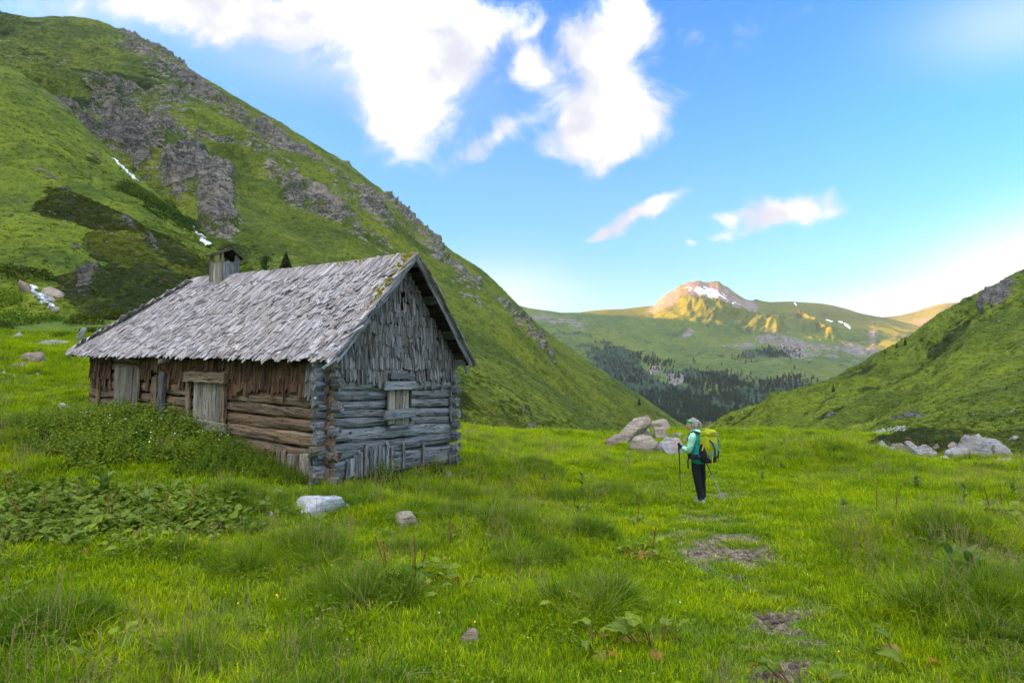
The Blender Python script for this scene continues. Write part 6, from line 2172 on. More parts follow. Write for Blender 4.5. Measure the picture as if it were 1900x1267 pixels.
def sc_patch(name, prs, p, da, ra, n, seed, cond, s0, label, cat, smin, spx=None):
    P_, r = on_patch(p, da, ra, n, seed, cond)
    dist = np.linalg.norm(P_, axis=1)
    s = np.maximum(smin, dist * s0 / F) * r.uniform(.6, 1.5, len(P_))
    rot = np.stack([r.normal(0, .15, len(P_)), r.normal(0, .15, len(P_)), r.uniform(0, 6.28, len(P_))], 1)
    wh = r.integers(0, len(prs), len(P_))
    for k, pr in enumerate(prs):
        q = wh == k
        if q.sum(): scatter(name, pr, P_[q] - np.array([0, 0, .25]) * s[q, None], rot[q], s[q], label, cat)


sc_patch('heath_shrubs', CL_D, KN, KN.dark, KN.rock, 5200, 1, lambda d, u, X, Y: d > .45 + .2 * u, 4.5, 'dark low heath shrubs covering the knoll left of the hut', 'heath', .22)
sc_patch('heath_shrubs', CL_O, KN, KN.dark, KN.rock, 4200, 2, lambda d, u, X, Y: d < .75 - .3 * u, 3.6, 'olive low heath shrubs covering the knoll left of the hut', 'heath', .18)
sc_patch('alpenrose', [CL_P], KN, KN.dark, KN.rock, 420, 3, lambda d, u, X, Y: (vnoise(np.stack([X / 30, Y / 14, 0 * X], 1)) > .66), 2.2, 'patches of pink flowering alpenrose on the knoll', 'flowers', .12)
sc_patch('heath_shrubs', CL_D, MO, MO.dark, MO.rock, 2300, 4, lambda d, u, X, Y: d > .45 + .2 * u, 4.0, 'dark low shrubs on the mound right of the hut', 'heath', .18)
sc_patch('heath_shrubs', CL_O, MO, MO.dark, MO.rock, 2300, 5, lambda d, u, X, Y: d < .8, 3.4, 'olive low shrubs on the mound right of the hut', 'heath', .15)
sc_patch('heath_shrubs', CL_O + CL_D[:1], HU, HU.dark, HU.rock, 2200, 6, lambda d, u, X, Y: (X > 1560), 3.4, 'low heath shrubs on the hummock behind the right-hand rocks', 'heath', .12)
sc_patch('hill_grass', [TUFT_FAR, TUFT_FAR2], SPU, SPU.dark, SPU.rock, 7000, 7, lambda d, u, X, Y: d < .7, 3.0, 'coarse grass on the steep green spur', 'grass', .35)
sc_patch('hill_shrubs', CL_O + CL_D, SPU, SPU.dark, SPU.rock, 7000, 8, lambda d, u, X, Y: d > .30 + .35 * u, 3.0, 'low shrubs in the hollows of the green spur', 'shrubs', .35)
sc_patch('hill_grass', [TUFT_FAR, TUFT_FAR2], RH, RH.dark, RH.rock, 8000, 9, lambda d, u, X, Y: d < .75, 2.4, 'coarse grass on the right-hand hillside', 'grass', .3)
sc_patch('hill_shrubs', CL_O + CL_D, RH, RH.dark, RH.rock, 12000, 10, lambda d, u, X, Y: d > .25 + .35 * u, 2.6, 'low shrubs on the right-hand hillside', 'shrubs', .3)
sc_patch('hill_shrubs', CL_O + CL_D, LM, LM.dark, LM.rock, 22000, 11, lambda d, u, X, Y: d > .22 + .3 * u, 2.2, 'low shrubs on the big left mountain', 'shrubs', .5)
sc_patch('hill_grass', [TUFT_FAR, TUFT_FAR2], LM, LM.dark, LM.rock, 16000, 12, lambda d, u, X, Y: d < .6, 2.2, 'coarse grass on the big left mountain', 'grass', .5)

# alder thicket in the gully beside the falls
pts = []
r6 = np.random.default_rng(5)
for k in range(240):
    f = r6.random()
    x = 228 + f * 130 + r6.normal(0, 7); y = 335 + f * 78 + abs(r6.normal(0, 9)) + 2
    loc, n_, ob = pick(x, y)
    if loc is not None: pts.append(loc)
pts = np.array(pts)
V_, F_, A_2 = leaf_clump(160, .13, 81)
ALD = proto('alder_clump', V_, F_, grass_material('alder_leaf', (.03, .045, .012), (.045, .080, .014), (.075, .125, .018), (.09, .10, .02), .05, pos_scale=.1), A_2)
scatter('alder_thicket', ALD, pts - np.array([0, 0, .6]), np.stack([0 * pts[:, 0], 0 * pts[:, 0], r6.uniform(0, 6.28, len(pts))], 1), r6.uniform(1.2, 2.6, len(pts)) * np.linalg.norm(pts, axis=1) / 200, 'dark green alder thicket along the gully of the waterfall', 'thicket')

# ------------------------------------------------ single bushes
BUSH = {}
for key, mat, sd_ in (('green', LF_GREEN, 84), ('dark', LF_DARK, 85), ('light', grass_material('willow_leaf', (.07, .10, .02), (.13, .19, .025), (.21, .28, .04), (.2, .2, .05), .05), 86)):
    V_, F_, A_2 = leaf_clump(900, .060, sd_, .5, .8)
    BUSH[key] = mesh_from('bush', V_, F_, mat, False, A_2)
    BUSH[key + 'n'] = mat


def bush(px, py, wpx, hpx, key, label, group=None, ridx=0):
    loc, n_, ob = pick(px, py)
    if loc is None: return
    Y = loc[1]
    o = link('bush', BUSH[key], None, tuple(loc - np.array([0, 0, .05 * hpx * Y / F])), label, 'bush', group)
    o.scale = (wpx * Y / F / 2, wpx * Y / F / 2, hpx * Y / F)
    o.rotation_euler = (0, 0, ridx * 1.7)


GB = 'bushes by the stream left of the hut'
for i, a in enumerate([(30, 600, 90, 42, 'green', 'broad bright bush below the cascade at the left picture edge'), (92, 596, 60, 30, 'green', 'round bright bush directly under the cascade'), (15, 560, 70, 40, 'green', 'bright bush above left of the cascade at the picture edge'),
                       (60, 515, 90, 34, 'dark', 'wide dark bush above the cascade'), (10, 505, 60, 30, 'dark', 'dark bush at the left picture edge above the cascade'), (160, 600, 80, 30, 'dark', 'dark low bush right of the cascade'),
                       (170, 620, 56, 24, 'dark', 'dark bush near the far roof corner'), (210, 590, 70, 30, 'dark', 'dark bush above the far roof edge'), (120, 625, 40, 18, 'green', 'small green bush above the long flat slab'), (8, 610, 40, 26, 'dark', 'small dark bush beside the broad bright bush'),
                       (40, 660, 18, 10, 'green', 'tiny green bush in the left meadow'), (130, 735, 34, 16, 'dark', 'little dark bush near the far hut corner')]):
    bush(*a[:5], a[5], GB, i)
bush(1143, 806, 70, 26, 'light', 'light green willow bush left of the rock pile', None, 3)
bush(1108, 812, 44, 14, 'light', 'low light green bush left of the willow bush', None, 4)
bush(462, 505, 34, 22, 'green', 'green bush on the slope right of the smoke turret', None, 5)
bush(440, 512, 24, 20, 'dark', 'dark green bush half hidden by the smoke turret', None, 6)
bush(1152, 812, 40, 14, 'green', 'dark green low bush at the foot of the rock pile', None, 7)

# ------------------------------------------------ trees
BARK = stone_material('bark', (.30, .26, .22), (.18, .15, .12), (.05, .04, .03), scale=3)
NEEDLE = grass_material('needles', (.030, .044, .022), (.055, .086, .036), (.095, .135, .048), (.06, .05, .02), .04, pos_scale=.02)
BIRCHL = grass_material('birch_leaf', (.08, .11, .02), (.13, .19, .03), (.20, .27, .05), (.2, .2, .05), .05)


def conifer_crown(seed, n=260, levels=13, layer=.24):
    """drooping sprays round a stem of height 1"""
    r = np.random.default_rng(seed)
    V, Fc, H, B = [], [], [], []
    for i in range(n):
        f = (i + r.random()) / n
        z = .08 + .92 * f
        L = (1 - f) ** .85 * layer * r.uniform(.55, 1.15) + .012
        a = i * 2.399 + r.normal(0, .3)
        d = np.array([math.cos(a), math.sin(a), 0]); s = np.array([-math.sin(a), math.cos(a), 0])
        droop = r.uniform(.15, .55)
        w_ = L * r.uniform(.22, .4); i0 = len(V); b_ = r.random()
        V += [np.array([0, 0, z]), d * L * .55 + s * w_ + np.array([0, 0, z - L * droop * .3]), d * L + np.array([0, 0, z - L * droop]), d * L * .55 - s * w_ + np.array([0, 0, z - L * droop * .3]),
              d * L * .6 + np.array([0, 0, z - L * droop * .3 - L * .35])]
        H += [.1, .7, 1, .7, .5]; B += [b_] * 5
        Fc += [(i0, i0 + 1, i0 + 2, i0 + 3), (i0, i0 + 2, i0 + 4)]
    return np.array(V), Fc, {'h': np.array(H), 'b': np.array(B)}


FIR = [mesh_from('crown', *(lambda q: (q[0], q[1], NEEDLE, False, q[2]))(conifer_crown(10 + k, 150, 13, .20 + .03 * k))) for k in range(3)]
FIR_T = mesh_from('trunk', *cone_trunk(.95, .018, .003), BARK, True)


def fir(loc, h, k, label, group=None, big=False):
    t_ = link('fir_tree', None, None, tuple(loc), label, 'tree', group)
    me = FIR[k % 3]
    if big:
        V_, F_, A_3 = conifer_crown(50 + k, 1100, 20, .36)
        V_[:, :2] *= 1.0
        me = mesh_from('crown', V_, F_, NEEDLE, False, A_3)
    c = link('crown', me, t_); tr = link('trunk', FIR_T, t_)
    t_.scale = (h, h, h); t_.rotation_euler = (0, 0, k * 1.3)
    return t_


loc, _, _ = pick(530, 512)
fir(loc, 46 * loc[1] / F, 1, 'dark spruce standing on the slope above the roof ridge', None, True)
loc, _, _ = pick(492, 516)
bt = link('birch_tree', None, None, tuple(loc), 'pale feathery birch with two thin trunks left of the dark spruce', 'tree')
hb = 42 * loc[1] / F
r7 = np.random.default_rng(3)
V, Fc, H, B = [], [], [], []
for i in range(2600):
    a = r7.uniform(0, 6.28); z = r7.uniform(.2, 1); rr_ = .32 * math.sin(min(1, (1.06 - z) * 2.2) * 1.57) ** .7 * r7.uniform(.2, 1) * (.8 + .4 * math.sin(a * 3 + 1))
    c = np.array([math.cos(a) * rr_, math.sin(a) * rr_, z + .0])
    if vnoise((c * 6)[None])[0] < .36: continue
    s = .026 * r7.uniform(.6, 1.5); u = r7.normal(0, 1, 3); u /= np.linalg.norm(u); v = np.cross(u, r7.normal(0, 1, 3)); v /= np.linalg.norm(v); i0 = len(V)
    V += [c - u * s, c - v * s * .6, c + u * s, c + v * s * .6]; H += [.4, .6, 1, .6]; B += [.3] * 4; Fc.append((i0, i0 + 1, i0 + 2, i0 + 3))
link('crown', mesh_from('crown', np.array(V) * hb, Fc, BIRCHL, False, {'h': np.array(H), 'b': np.array(B)}), bt)
m, t, out = mat_new('birch_bark'); principled(t, out, (.62, .60, .54), .8)
for dx_, bd in ((-.10, -.05), (.07, .04)):
    Vt, Ft = cone_trunk(hb * .85, hb * .012, hb * .004, 6, bd * hb)
    link('trunk', mesh_from('trunk', Vt + np.array([dx_ * hb, 0, 0]), Ft, m, True), bt)

for i, a in enumerate([(1546, 727, 17, 'lone dark fir standing low on the right-hand hillside'), (1680, 640, 14, 'little fir on the right-hand skyline below the sunlit slope'), (1664, 645, 10, 'smaller fir left of the little skyline fir'),
                       (1642, 656, 9, 'small dark fir farthest down the right-hand skyline'), (1868, 722, 12, 'small dark fir high on the right-hand hillside'), (1186, 752, 14, 'lone fir on the lower flank of the left mountain'), (1003, 668, 5, 'dark dwarf pine on the left mountain flank')]):
    loc, _, ob = pick(a[0], a[1])
    if loc is not None: fir(loc - np.array([0, 0, .3]), a[2] * loc[1] / F * 1.15, i, a[3])

# far woods
woodpoly = [(1185, 705, 95, 20, -30), (1290, 752, 110, 24, -20), (1395, 742, 85, 26, 4), (1250, 690, 60, 14, -28), (1330, 705, 70, 18, -15), (1440, 720, 60, 16, 15), (1225, 765, 60, 18, -30), (1180, 660, 50, 8, -20), (1405, 665, 40, 8, 0), (1440, 655, 40, 8, 0), (2300, 700, 60, 14, 0)]
r8 = np.random.default_rng(21)
fw = []
tries = 0
ii = r8.integers(2, FM.front - 2, 90000); jj = r8.integers(2, FM.P.shape[1] - 2, 90000)
PP = FM.P[ii, jj]; QQ = project(PP)
den = np.zeros(len(ii))
for (cx, cy, rx, ry, an) in woodpoly:
    a_ = R(an); X_ = QQ[:, 0] - cx; Y_ = -(QQ[:, 1] - cy)
    u_ = (X_ * math.cos(a_) + Y_ * math.sin(a_)) / rx; v_ = (-X_ * math.sin(a_) + Y_ * math.cos(a_)) / ry
    den = np.maximum(den, np.exp(-(u_ * u_ + v_ * v_) ** 1.5))
den *= sstep(.36, .62, fbm(PP, 1 / 130., 4, 150)) * 1.0 + .12
keep_ = (r8.random(len(ii)) < den * .42) & (QQ[:, 0] > 1090) & (QQ[:, 0] < 1560)
PP = PP[keep_]; QQ = QQ[keep_]
hh = r8.uniform(13, 24, len(PP)) * np.where(PP[:, 1] > 2200, .8, 1)
order = np.argsort(PP[:, 1])
PP, QQ, hh = PP[order], QQ[order], hh[order]
print('woods', len(PP))
nind = 130
# single firs at the near edge of the woods, seen against the slope
edge = [k for k in range(len(PP)) if QQ[k, 0] < 1330][:nind]
for k in edge:
    fir(PP[k] - np.array([0, 0, 1.0]), hh[k] * 1.1, k, 'dark fir at the near edge of the far valley wood', 'firs at the near edge of the far wood')
rest = np.ones(len(PP), bool); rest[edge] = False
wh = r8.integers(0, 3, len(PP))
for j in range(3):
    q = rest & (wh == j)
    pr = bpy.data.objects.new('fir', FIR[j])
    s = hh[q]
    scatter('far_wood', pr, PP[q] - np.array([0, 0, 1.0]), np.stack([0 * s, 0 * s, r8.uniform(0, 6.28, q.sum())], 1), s, 'dark conifer wood filling the valley below the far mountain', 'wood')

# ------------------------------------------------ nettles along the long wall
def herb_stem(h, nlev, ls, seed, rise=.15):
    r = np.random.default_rng(seed)
    V, Fc, H, B = [], [], [], []
    bx, by = r.normal(0, .1), r.normal(0, .1)
    w_ = .004
    V += [(-w_, 0, 0), (w_, 0, 0), (bx * h + w_ * .5, by * h, h), (bx * h - w_ * .5, by * h, h)]; H += [0, 0, .6, .6]; B += [.3] * 4
    Fc.append((0, 1, 2, 3))
    for l in range(nlev):
        f = (l + 1) / nlev
        z = h * (.12 + .88 * f)
        for sd in range(2):
            a = l * 1.57 + sd * math.pi + r.normal(0, .3)
            L = ls * (1.15 - .75 * f) * r.uniform(.75, 1.2)
            d = np.array([math.cos(a), math.sin(a), 0]); s = np.array([-math.sin(a), math.cos(a), 0])
            c = np.array([bx * z, by * z, z]); b_ = r.random()
            dr = r.uniform(.1, .7); i0 = len(V)
            pts_ = [(0, 0, 0), (.35, .30, .03), (.7, .22, -.08 * dr * 3), (1.1, 0, -.5 * dr), (.7, -.22, -.08 * dr * 3), (.35, -.30, .03), (.5, 0, rise)]
            for (p, q, zz) in pts_:
                V.append(tuple(c + d * p * L + s * q * L + np.array([0, 0, zz * L - .04 * L])))
                H.append(.35 + .65 * min(1, p)); B.append(b_)
            Fc += [(i0, i0 + 1, i0 + 6), (i0 + 1, i0 + 2, i0 + 6), (i0 + 2, i0 + 3, i0 + 6), (i0 + 3, i0 + 4, i0 + 6), (i0 + 4, i0 + 5, i0 + 6), (i0 + 5, i0, i0 + 6)]
    return np.array(V), Fc, {'h': np.array(H), 'b': np.array(B)}


NET = grass_material('nettle_leaf', (.042, .066, .012), (.090, .150, .014), (.185, .260, .024), (.30, .29, .03), .03, pos_scale=.9)
NETP = []
for k in range(5):
    V_, F_, A_2 = herb_stem(.58, 10, .115, 400 + k)
    NETP.append(proto('nettle', V_, F_, NET, A_2))
r9 = np.random.default_rng(31)
tN = r9.uniform(-.1, LW + 1.0, 2300)
sN = -r9.uniform(.03, 1, 2300) ** 1.0 * (2.25 * sstep(-.3, 3.4, tN) * (.75 + .5 * vnoise(np.stack([tN * 1.3, 0 * tN, 0 * tN], 1))) + .12)
xy = C0 + sN[:, None] * GD + tN[:, None] * LD
z_ = zg(xy[:, 0], xy[:, 1])
sc9 = r9.uniform(.7, 1.25, 2300) * (.36 + .64 * sstep(.2, 3.8, tN)) * (1.12 - .3 * np.clip(-sN / 2, 0, 1))
wh = r9.integers(0, 5, 2300)
for j in range(5):
    q = wh == j
    scatter('nettle_patch', NETP[j], np.stack([xy[:, 0], xy[:, 1], z_ - .02], 1)[q], np.stack([r9.normal(0, .18, q.sum()), r9.normal(0, .18, q.sum()), r9.uniform(0, 6.28, q.sum())], 1), sc9[q], 'dense dark nettles growing against the long wall of the hut', 'nettles')
# a few nettle clumps below the gable: separate plants
GN_ = 'nettle clumps below the gable wall'
for i, (px, py, n_, hs_, wpx, lab) in enumerate([(655, 893, 14, .36, 34, 'small nettle clump next to the near hut corner'), (712, 903, 26, .46, 52, 'biggest leafy nettle clump below the upright planks'), (770, 896, 14, .30, 40, 'low nettle clump right of the biggest one'), (812, 888, 22, .38, 50, 'bushy nettle clump near the right end of the gable')]):
    c = ground(px, py)
    Vs, Fs, Hs, Bs = [], [], [], []; nn = 0
    for k in range(n_):
        V_, F_, A_3 = herb_stem(hs_ * r9.uniform(.7, 1.1), 8, .085, 500 + i * 40 + k)
        off_ = np.array([r9.normal(0, wpx * c[1] / F / 4), r9.normal(0, .12), 0])
        Vs.append(V_ + off_); Fs += [tuple(v + nn for v in f) for f in F_]; nn += len(V_); Hs.append(A_3['h']); Bs.append(A_3['b'])
    link('nettle_clump', mesh_from('nettle_clump', np.vstack(Vs), Fs, NET, False, {'h': np.concatenate(Hs), 'b': np.concatenate(Bs)}), None, tuple(c), lab, 'plant', GN_)

# ------------------------------------------------ broad-leaved plants
def leaf_material(name, c1, c2, vein):
    m, t, out = mat_new(name)
    wc = t.attr('wc', 1)
    sp = t.new('ShaderNodeSeparateXYZ'); t.l.new(wc, sp.inputs[0])
    oi = t.new('ShaderNodeObjectInfo').outputs['Random']
    n = t.noise(t.vmath('ADD', wc, (3, 1, 2)), 3.0, 5, .65)
    col = t.mix(t.mapr(t.math('ADD', n, t.math('MULTIPLY', t.math('SUBTRACT', oi, .5), .35)), .38, .62), c1, c2)
    ab = t.math('ABSOLUTE', sp.outputs[1])
    wv_ = t.math('SINE', t.math('MULTIPLY', t.math('SUBTRACT', sp.outputs[0], t.math('MULTIPLY', ab, .8)), 38.0))
    vn = t.math('MAXIMUM', t.mapr(ab, .06, .02), t.mapr(wv_, .80, .97, 0, .45))
    col = t.mix(t.math('MULTIPLY', vn, .6), col, vein)
    principled(t, out, col, .65, t.math('ADD', n, t.math('MULTIPLY', wv_, .25)), .4, .01, .12, trans=t.mix(1.0, col, (1.0, 1.1, .5), 'MULTIPLY'))
    return m


DOCK = leaf_material('dock_leaf', (.165, .235, .025), (.24, .31, .030), (.32, .38, .07))
DOCKD = leaf_material('dark_dock_leaf', (.105, .165, .022), (.16, .225, .026), (.24, .30, .06))
DOCKY = leaf_material('yellowing_dock_leaf', (.34, .26, .04), (.24, .24, .05), (.36, .30, .10))
DOCKR = leaf_material('rusty_dock_leaf', (.40, .16, .04), (.26, .14, .05), (.34, .10, .06))
HELL = leaf_material('hellebore_leaf', (.09, .155, .035), (.16, .23, .05), (.24, .30, .09))
m, t, out = mat_new('dock_stalk'); principled(t, out, (.15, .085, .03), .7); STALK = m
m, t, out = mat_new('dock_seed')
co = t.new('ShaderNodeTexCoord').outputs['Object']; principled(t, out, t.mix(t.noise(co, 40, 3, .6), (.28, .10, .03), (.26, .24, .05)), .9); SEED = m


def leaf_mesh(name, L, W, mat, seed, curl=.5, wav=.12, nu=9, nv=5, pointed=1.0):
    r = np.random.default_rng(seed)
    us = np.linspace(0, 1, nu); vs = np.linspace(-1, 1, nv)
    V, wc = [], []
    cu = curl * r.uniform(.6, 1.3); ph = r.uniform(0, 6)
    for u in us:
        wd = math.sin(math.pi * min(1, u ** .62) ** 1.0) ** .8 * (1 - .15 * u * pointed) if 0 < u < 1 else 0.02
        for v in vs:
            x = u * L
            z = -cu * L * (u ** 2) * .6 + .12 * L * math.sin(u * 3)
            y = v * W / 2 * wd
            z += abs(v) * W * .16 * (1 - u * .5) + wav * W * math.sin(u * 14 + ph + (2 if v > 0 else 0)) * abs(v) ** 2 * .5
            V.append((x, y, z)); wc.append((u, v * wd * .5, 0))
    Fc = grid_faces(nu, nv)
    # a short stalk at the base
    V = np.array(V); n0 = len(V)
    me = mesh_from(name, V, Fc, mat, True, {'wc': np.array(wc)})
    return me


def leaf_var(name, L, W, mats, nper, **k):
    out = []
    for mi, mt_ in enumerate(mats):
        for q in range(nper):
            out.append(leaf_mesh(name, L, W, mt_, mi * 50 + q, **k))
    return out


DOCKL = leaf_var('leaf', .165, .10, [DOCK, DOCKD, DOCKY, DOCKR], 3, curl=.55, wav=.16)
HELLL = leaf_var('leaf', .26, .12, [HELL], 4, curl=.45, wav=.03)
PET = mesh_from('stalk', *cone_trunk(1, .012, .008, 5), STALK, True)
rL = np.random.default_rng(55)


def dock(px, py, nl, size, label, stalks=0, yel=.18, spread=.22, group='broad-leaved dock plants in the meadow'):
    c = ground(px, py)
    root = link('dock_plant', None, None, tuple(c), label, 'plant', group)
    for k in range(nl):
        a = rL.uniform(0, 6.28); q = spread * math.sqrt(rL.random()) * (size ** .5)
        u = rL.random()
        mi = 2 if u < yel * .55 else 3 if u < yel else (0 if rL.random() < .6 else 1)
        me = DOCKL[mi * 3 + int(rL.integers(0, 3))]
        lf = link('leaf', me, root)
        hgt = rL.uniform(.03, .13) * size * (1.1 if mi < 2 else .5)
        x, y = math.cos(a) * q, math.sin(a) * q
        zz = float(zg(np.array([c[0] + x]), np.array([c[1] + y]))[0]) - c[2]
        lf.location = (x, y, zz + hgt)
        lf.rotation_euler = (rL.normal(0, .3), -rL.uniform(-.1, .9) + (.5 if mi > 1 else 0), a + rL.normal(0, .6))
        s = size * rL.uniform(.6, 1.15)
        lf.scale = (s, s, s)
        st_ = link('leaf_stalk', PET, root)
        v = Vector((x, y, zz + hgt)) - Vector((x * .4, y * .4, zz - .02))
        st_.location = (x * .4, y * .4, zz - .02); st_.rotation_euler = v.to_track_quat('Z', 'Y').to_euler(); st_.scale = (.5, .5, max(v.length, .02))
    for k in range(stalks):
        h = rL.uniform(.32, .52) * size ** .3
        x, y = rL.normal(0, .09), rL.normal(0, .09)
        tl_ = (rL.normal(0, .14), rL.normal(0, .14), 0)
        st_ = link('flower_stalk', PET, root); st_.location = (x, y, -.02); st_.scale = (.55, .55, h); st_.rotation_euler = tl_
        # loose seed head
        V_, F_ = [], []
        for q in range(70):
            f = rL.uniform(.45, 1.02); a = rL.uniform(0, 6.28); rr_ = .022 * (1.2 - f) + .006
            cc = np.array([math.cos(a) * rr_, math.sin(a) * rr_, f * h]); s = .0065
            i0 = len(V_); u = rL.normal(0, 1, 3); u /= np.linalg.norm(u); v = np.cross(u, rL.normal(0, 1, 3)); v /= np.linalg.norm(v)
            V_ += [cc - u * s, cc - v * s, cc + u * s, cc + v * s]; F_.append((i0, i0 + 1, i0 + 2, i0 + 3))
        sh_ = link('seed_head', mesh_from('seed_head', V_, F_, SEED), root); sh_.location = (x, y, -.02); sh_.rotation_euler = tl_
    return root


def hellebore(px, py, nl, size, label, tall=0.0):
    c = ground(px, py)
    root = link('hellebore_plant', None, None, tuple(c), label, 'plant', 'false hellebore plants in the meadow')
    st_ = link('stem', mesh_from('stem', *cone_trunk(1, .02, .010, 6), HELL, True, {'wc': np.zeros((24, 3))}), root); st_.scale = (size * .6, size * .6, size * .30 + tall)
    for k in range(nl):
        f = k / max(1, nl - 1)
        a = k * 2.4 + rL.normal(0, .2)
        lf = link('leaf', HELLL[int(rL.integers(0, 4))], root)
        lf.location = (0, 0, (.03 + .22 * f) * size + tall * f)
        lf.rotation_euler = (rL.normal(0, .15), -(.35 + .75 * f) + rL.normal(0, .1), a)
        s = size * rL.uniform(.8, 1.1) * (1.1 - .35 * f)
        lf.scale = (s, s * .9, s)
    return root


docks = [
    (30, 985, 16, 1.0, 'dock plants at the left picture edge with reddish stalks', 1, .2), (85, 965, 16, 1.1, 'dock with a tall red stalk left of the hellebore', 2, .12), (120, 1000, 16, 1.0, 'dock rosette at the lower left of the weed patch', 0, .22),
    (175, 990, 16, 1.0, 'dock rosette in the middle front of the weed patch', 0, .2), (225, 975, 16, 1.05, 'dock with tall red stalks right below the hellebore', 2, .15), (275, 990, 16, 1.0, 'dock with yellow leaves at the right front of the weed patch', 1, .35),
    (325, 980, 14, .95, 'dock near the right end of the weed patch', 1, .25), (360, 950, 10, .9, 'dock with a thin upright stalk at the right end of the weed patch', 1, .15), (140, 950, 12, 1.0, 'dock behind the front row of the weed patch', 1, .1), (250, 945, 12, 1.0, 'dock with two seed stalks in front of the nettles', 2, .1), (20, 930, 10, 1.0, 'dock at the left picture edge behind the others', 2, .1), (310, 1020, 7, .8, 'straggling dock with orange leaf below the weed patch', 0, .4), (200, 1030, 6, .8, 'few dock leaves with one orange leaf in short grass', 0, .5),
    (735, 1085, 16, .95, 'large dock with dark red stalks in front of the tan stone', 3, .18), (700, 1075, 8, .9, 'left part of the dock group with orange leaves', 0, .4), (800, 1075, 12, .9, 'dock with reddish leaves right of the large dock', 1, .4), (855, 1090, 5, .9, 'dock with one upright leaf and one yellow leaf', 0, .4), (780, 1115, 4, .8, 'small dock with a yellow leaf below the dock group', 0, .4),
    (845, 1020, 10, .75, 'small dock with a tall yellowish stalk by the tussocks', 1, .35), (1110, 985, 12, .95, 'dock beside the round tussock with a curled leaf', 0, .12), (1185, 975, 10, .9, 'dock with reddish seed stalk right of the round tussock', 1, .3), (1190, 1030, 16, .9, 'dock with orange lower leaves above the bright lawn', 1, .4),
    (1075, 955, 8, .95, 'pale dock leaves left of the round tussock', 0, .05), (1215, 1205, 8, 1.35, 'big pale dock leaves in the front grass', 0, .1), (1120, 1215, 5, 1.2, 'yellowish dock leaf bent in the front grass', 0, .5), (1040, 1130, 4, 1.0, 'single rounded dock leaves in the front grass', 0, .1), (215, 1235, 4, 1.2, 'grey-green dock leaf at the lower left', 0, .1), (225, 1200, 3, 1.2, 'broad yellow-green dock leaf at the lower left', 0, .4), (45, 1130, 7, 1.3, 'large drooping dock leaves at the left picture edge', 0, .05),
    (1675, 970, 5, .9, 'dock with a single rusty seed stalk in the right meadow', 1, .3), (1625, 962, 4, .8, 'dock with a thin rusty stalk in the right meadow', 1, .3), (1855, 960, 8, 1.1, 'dock with tall rusty stalks near the right picture edge', 2, .1), (1480, 1262, 4, 1.0, 'dock leaves at the bottom picture edge', 0, .2), (1700, 1245, 3, 1.2, 'pale dock leaf at the lower right', 0, .1), (560, 935, 5, .7, 'small dock beside the pale slab', 0, .2)]
for d in docks: dock(d[0], d[1], int(d[2] * 1.5) + 2, d[3] * (.8 if d[1] > 1120 else 1.0), *d[4:])
for h_ in [(190, 935, 12, 1.15, 'largest hellebore with broad ribbed leaves in the weed patch'), (1080, 925, 8, .8, 'tall pale hellebore with a flower spike near the middle', .22), (1010, 905, 5, .8, 'small hellebore behind the long tussock'), (1700, 912, 9, 1.0, 'dark hellebore clump in the right meadow'), (1800, 1095, 9, 1.0, 'hellebore with blue-green leaves at the right'),
           (1765, 1080, 5, .95, 'left hellebore of the close pair at the right'), (1732, 1020, 7, .75, 'small hellebore above the pair at the right'), (1415, 895, 7, .8, 'small dark hellebore right of the hiker'), (1565, 950, 5, .7, 'small hellebore in the middle of the right meadow'), (1600, 905, 5, .8, 'low hellebore in front of the heath hummock'), (1450, 875, 6, .8, 'hellebore near the meadow edge right of the hiker'),
           (1880, 925, 6, 1.0, 'hellebore close to the right picture edge'), (1790, 945, 6, .8, 'pale hellebore with spike in the right meadow', .2), (270, 960, 7, .9, 'hellebore right of the largest one in the weed patch')]:
    hellebore(*h_)

# the weed patch before the nettles: a mass of low broad leaves under the single docks
def rosette(n, seed):
    r = np.random.default_rng(seed); Vs, Fs, wc_, nn = [], [], [], 0
    for k in range(n):
        me_ = DOCKL[int(r.integers(0, 3))]
        q = np.empty(len(me_.vertices) * 3, np.float32); me_.vertices.foreach_get('co', q); q = q.reshape(-1, 3).astype(float)
        wv2 = np.empty(len(q) * 3, np.float32); me_.attributes['wc'].data.foreach_get('vector', wv2)
        M = np.array(Euler((r.normal(0, .35), -r.uniform(-.1, .9), r.uniform(0, 6.28))).to_matrix())
        q = q * r.uniform(.45, 1.0) @ M.T + np.array([r.normal(0, .09), r.normal(0, .09), r.uniform(.03, .16)])
        Vs.append(q); wc_.append(wv2.reshape(-1, 3)); Fs.append(grid_faces(9, 5) + nn); nn += len(q)
    return np.vstack(Vs), np.vstack(Fs), np.vstack(wc_)


for j, mt_ in enumerate((DOCK, DOCKD, DOCKD, DOCKY)):
    V_, F_, wc_ = rosette(9 if j < 3 else 3, 700 + j)
    pr = proto('weed_rosette', V_, F_, mt_, {'wc': wc_}, True)
    k = 110 if j < 3 else 34
    c = ground(175, 968); c2 = ground(330, 975)
    x = np.concatenate([rL.normal(c[0], 1.15, k), rL.normal(c[0] - 1.6, .9, k // 2), rL.normal(c2[0], .5, k // 4)]); y = np.concatenate([rL.normal(c[1], .62, k), rL.normal(c[1] + .3, .6, k // 2), rL.normal(c2[1], .4, k // 4)])
    q = ~in_hut(x, y, .2); x, y = x[q], y[q]
    scatter('weed_patch', pr, np.stack([x, y, zg(x, y)], 1), np.stack([0 * x, 0 * x, rL.uniform(0, 6.28, len(x))], 1), rL.uniform(.7, 1.2, len(x)), 'mass of low broad leaves between the docks left of the hut', 'weeds')

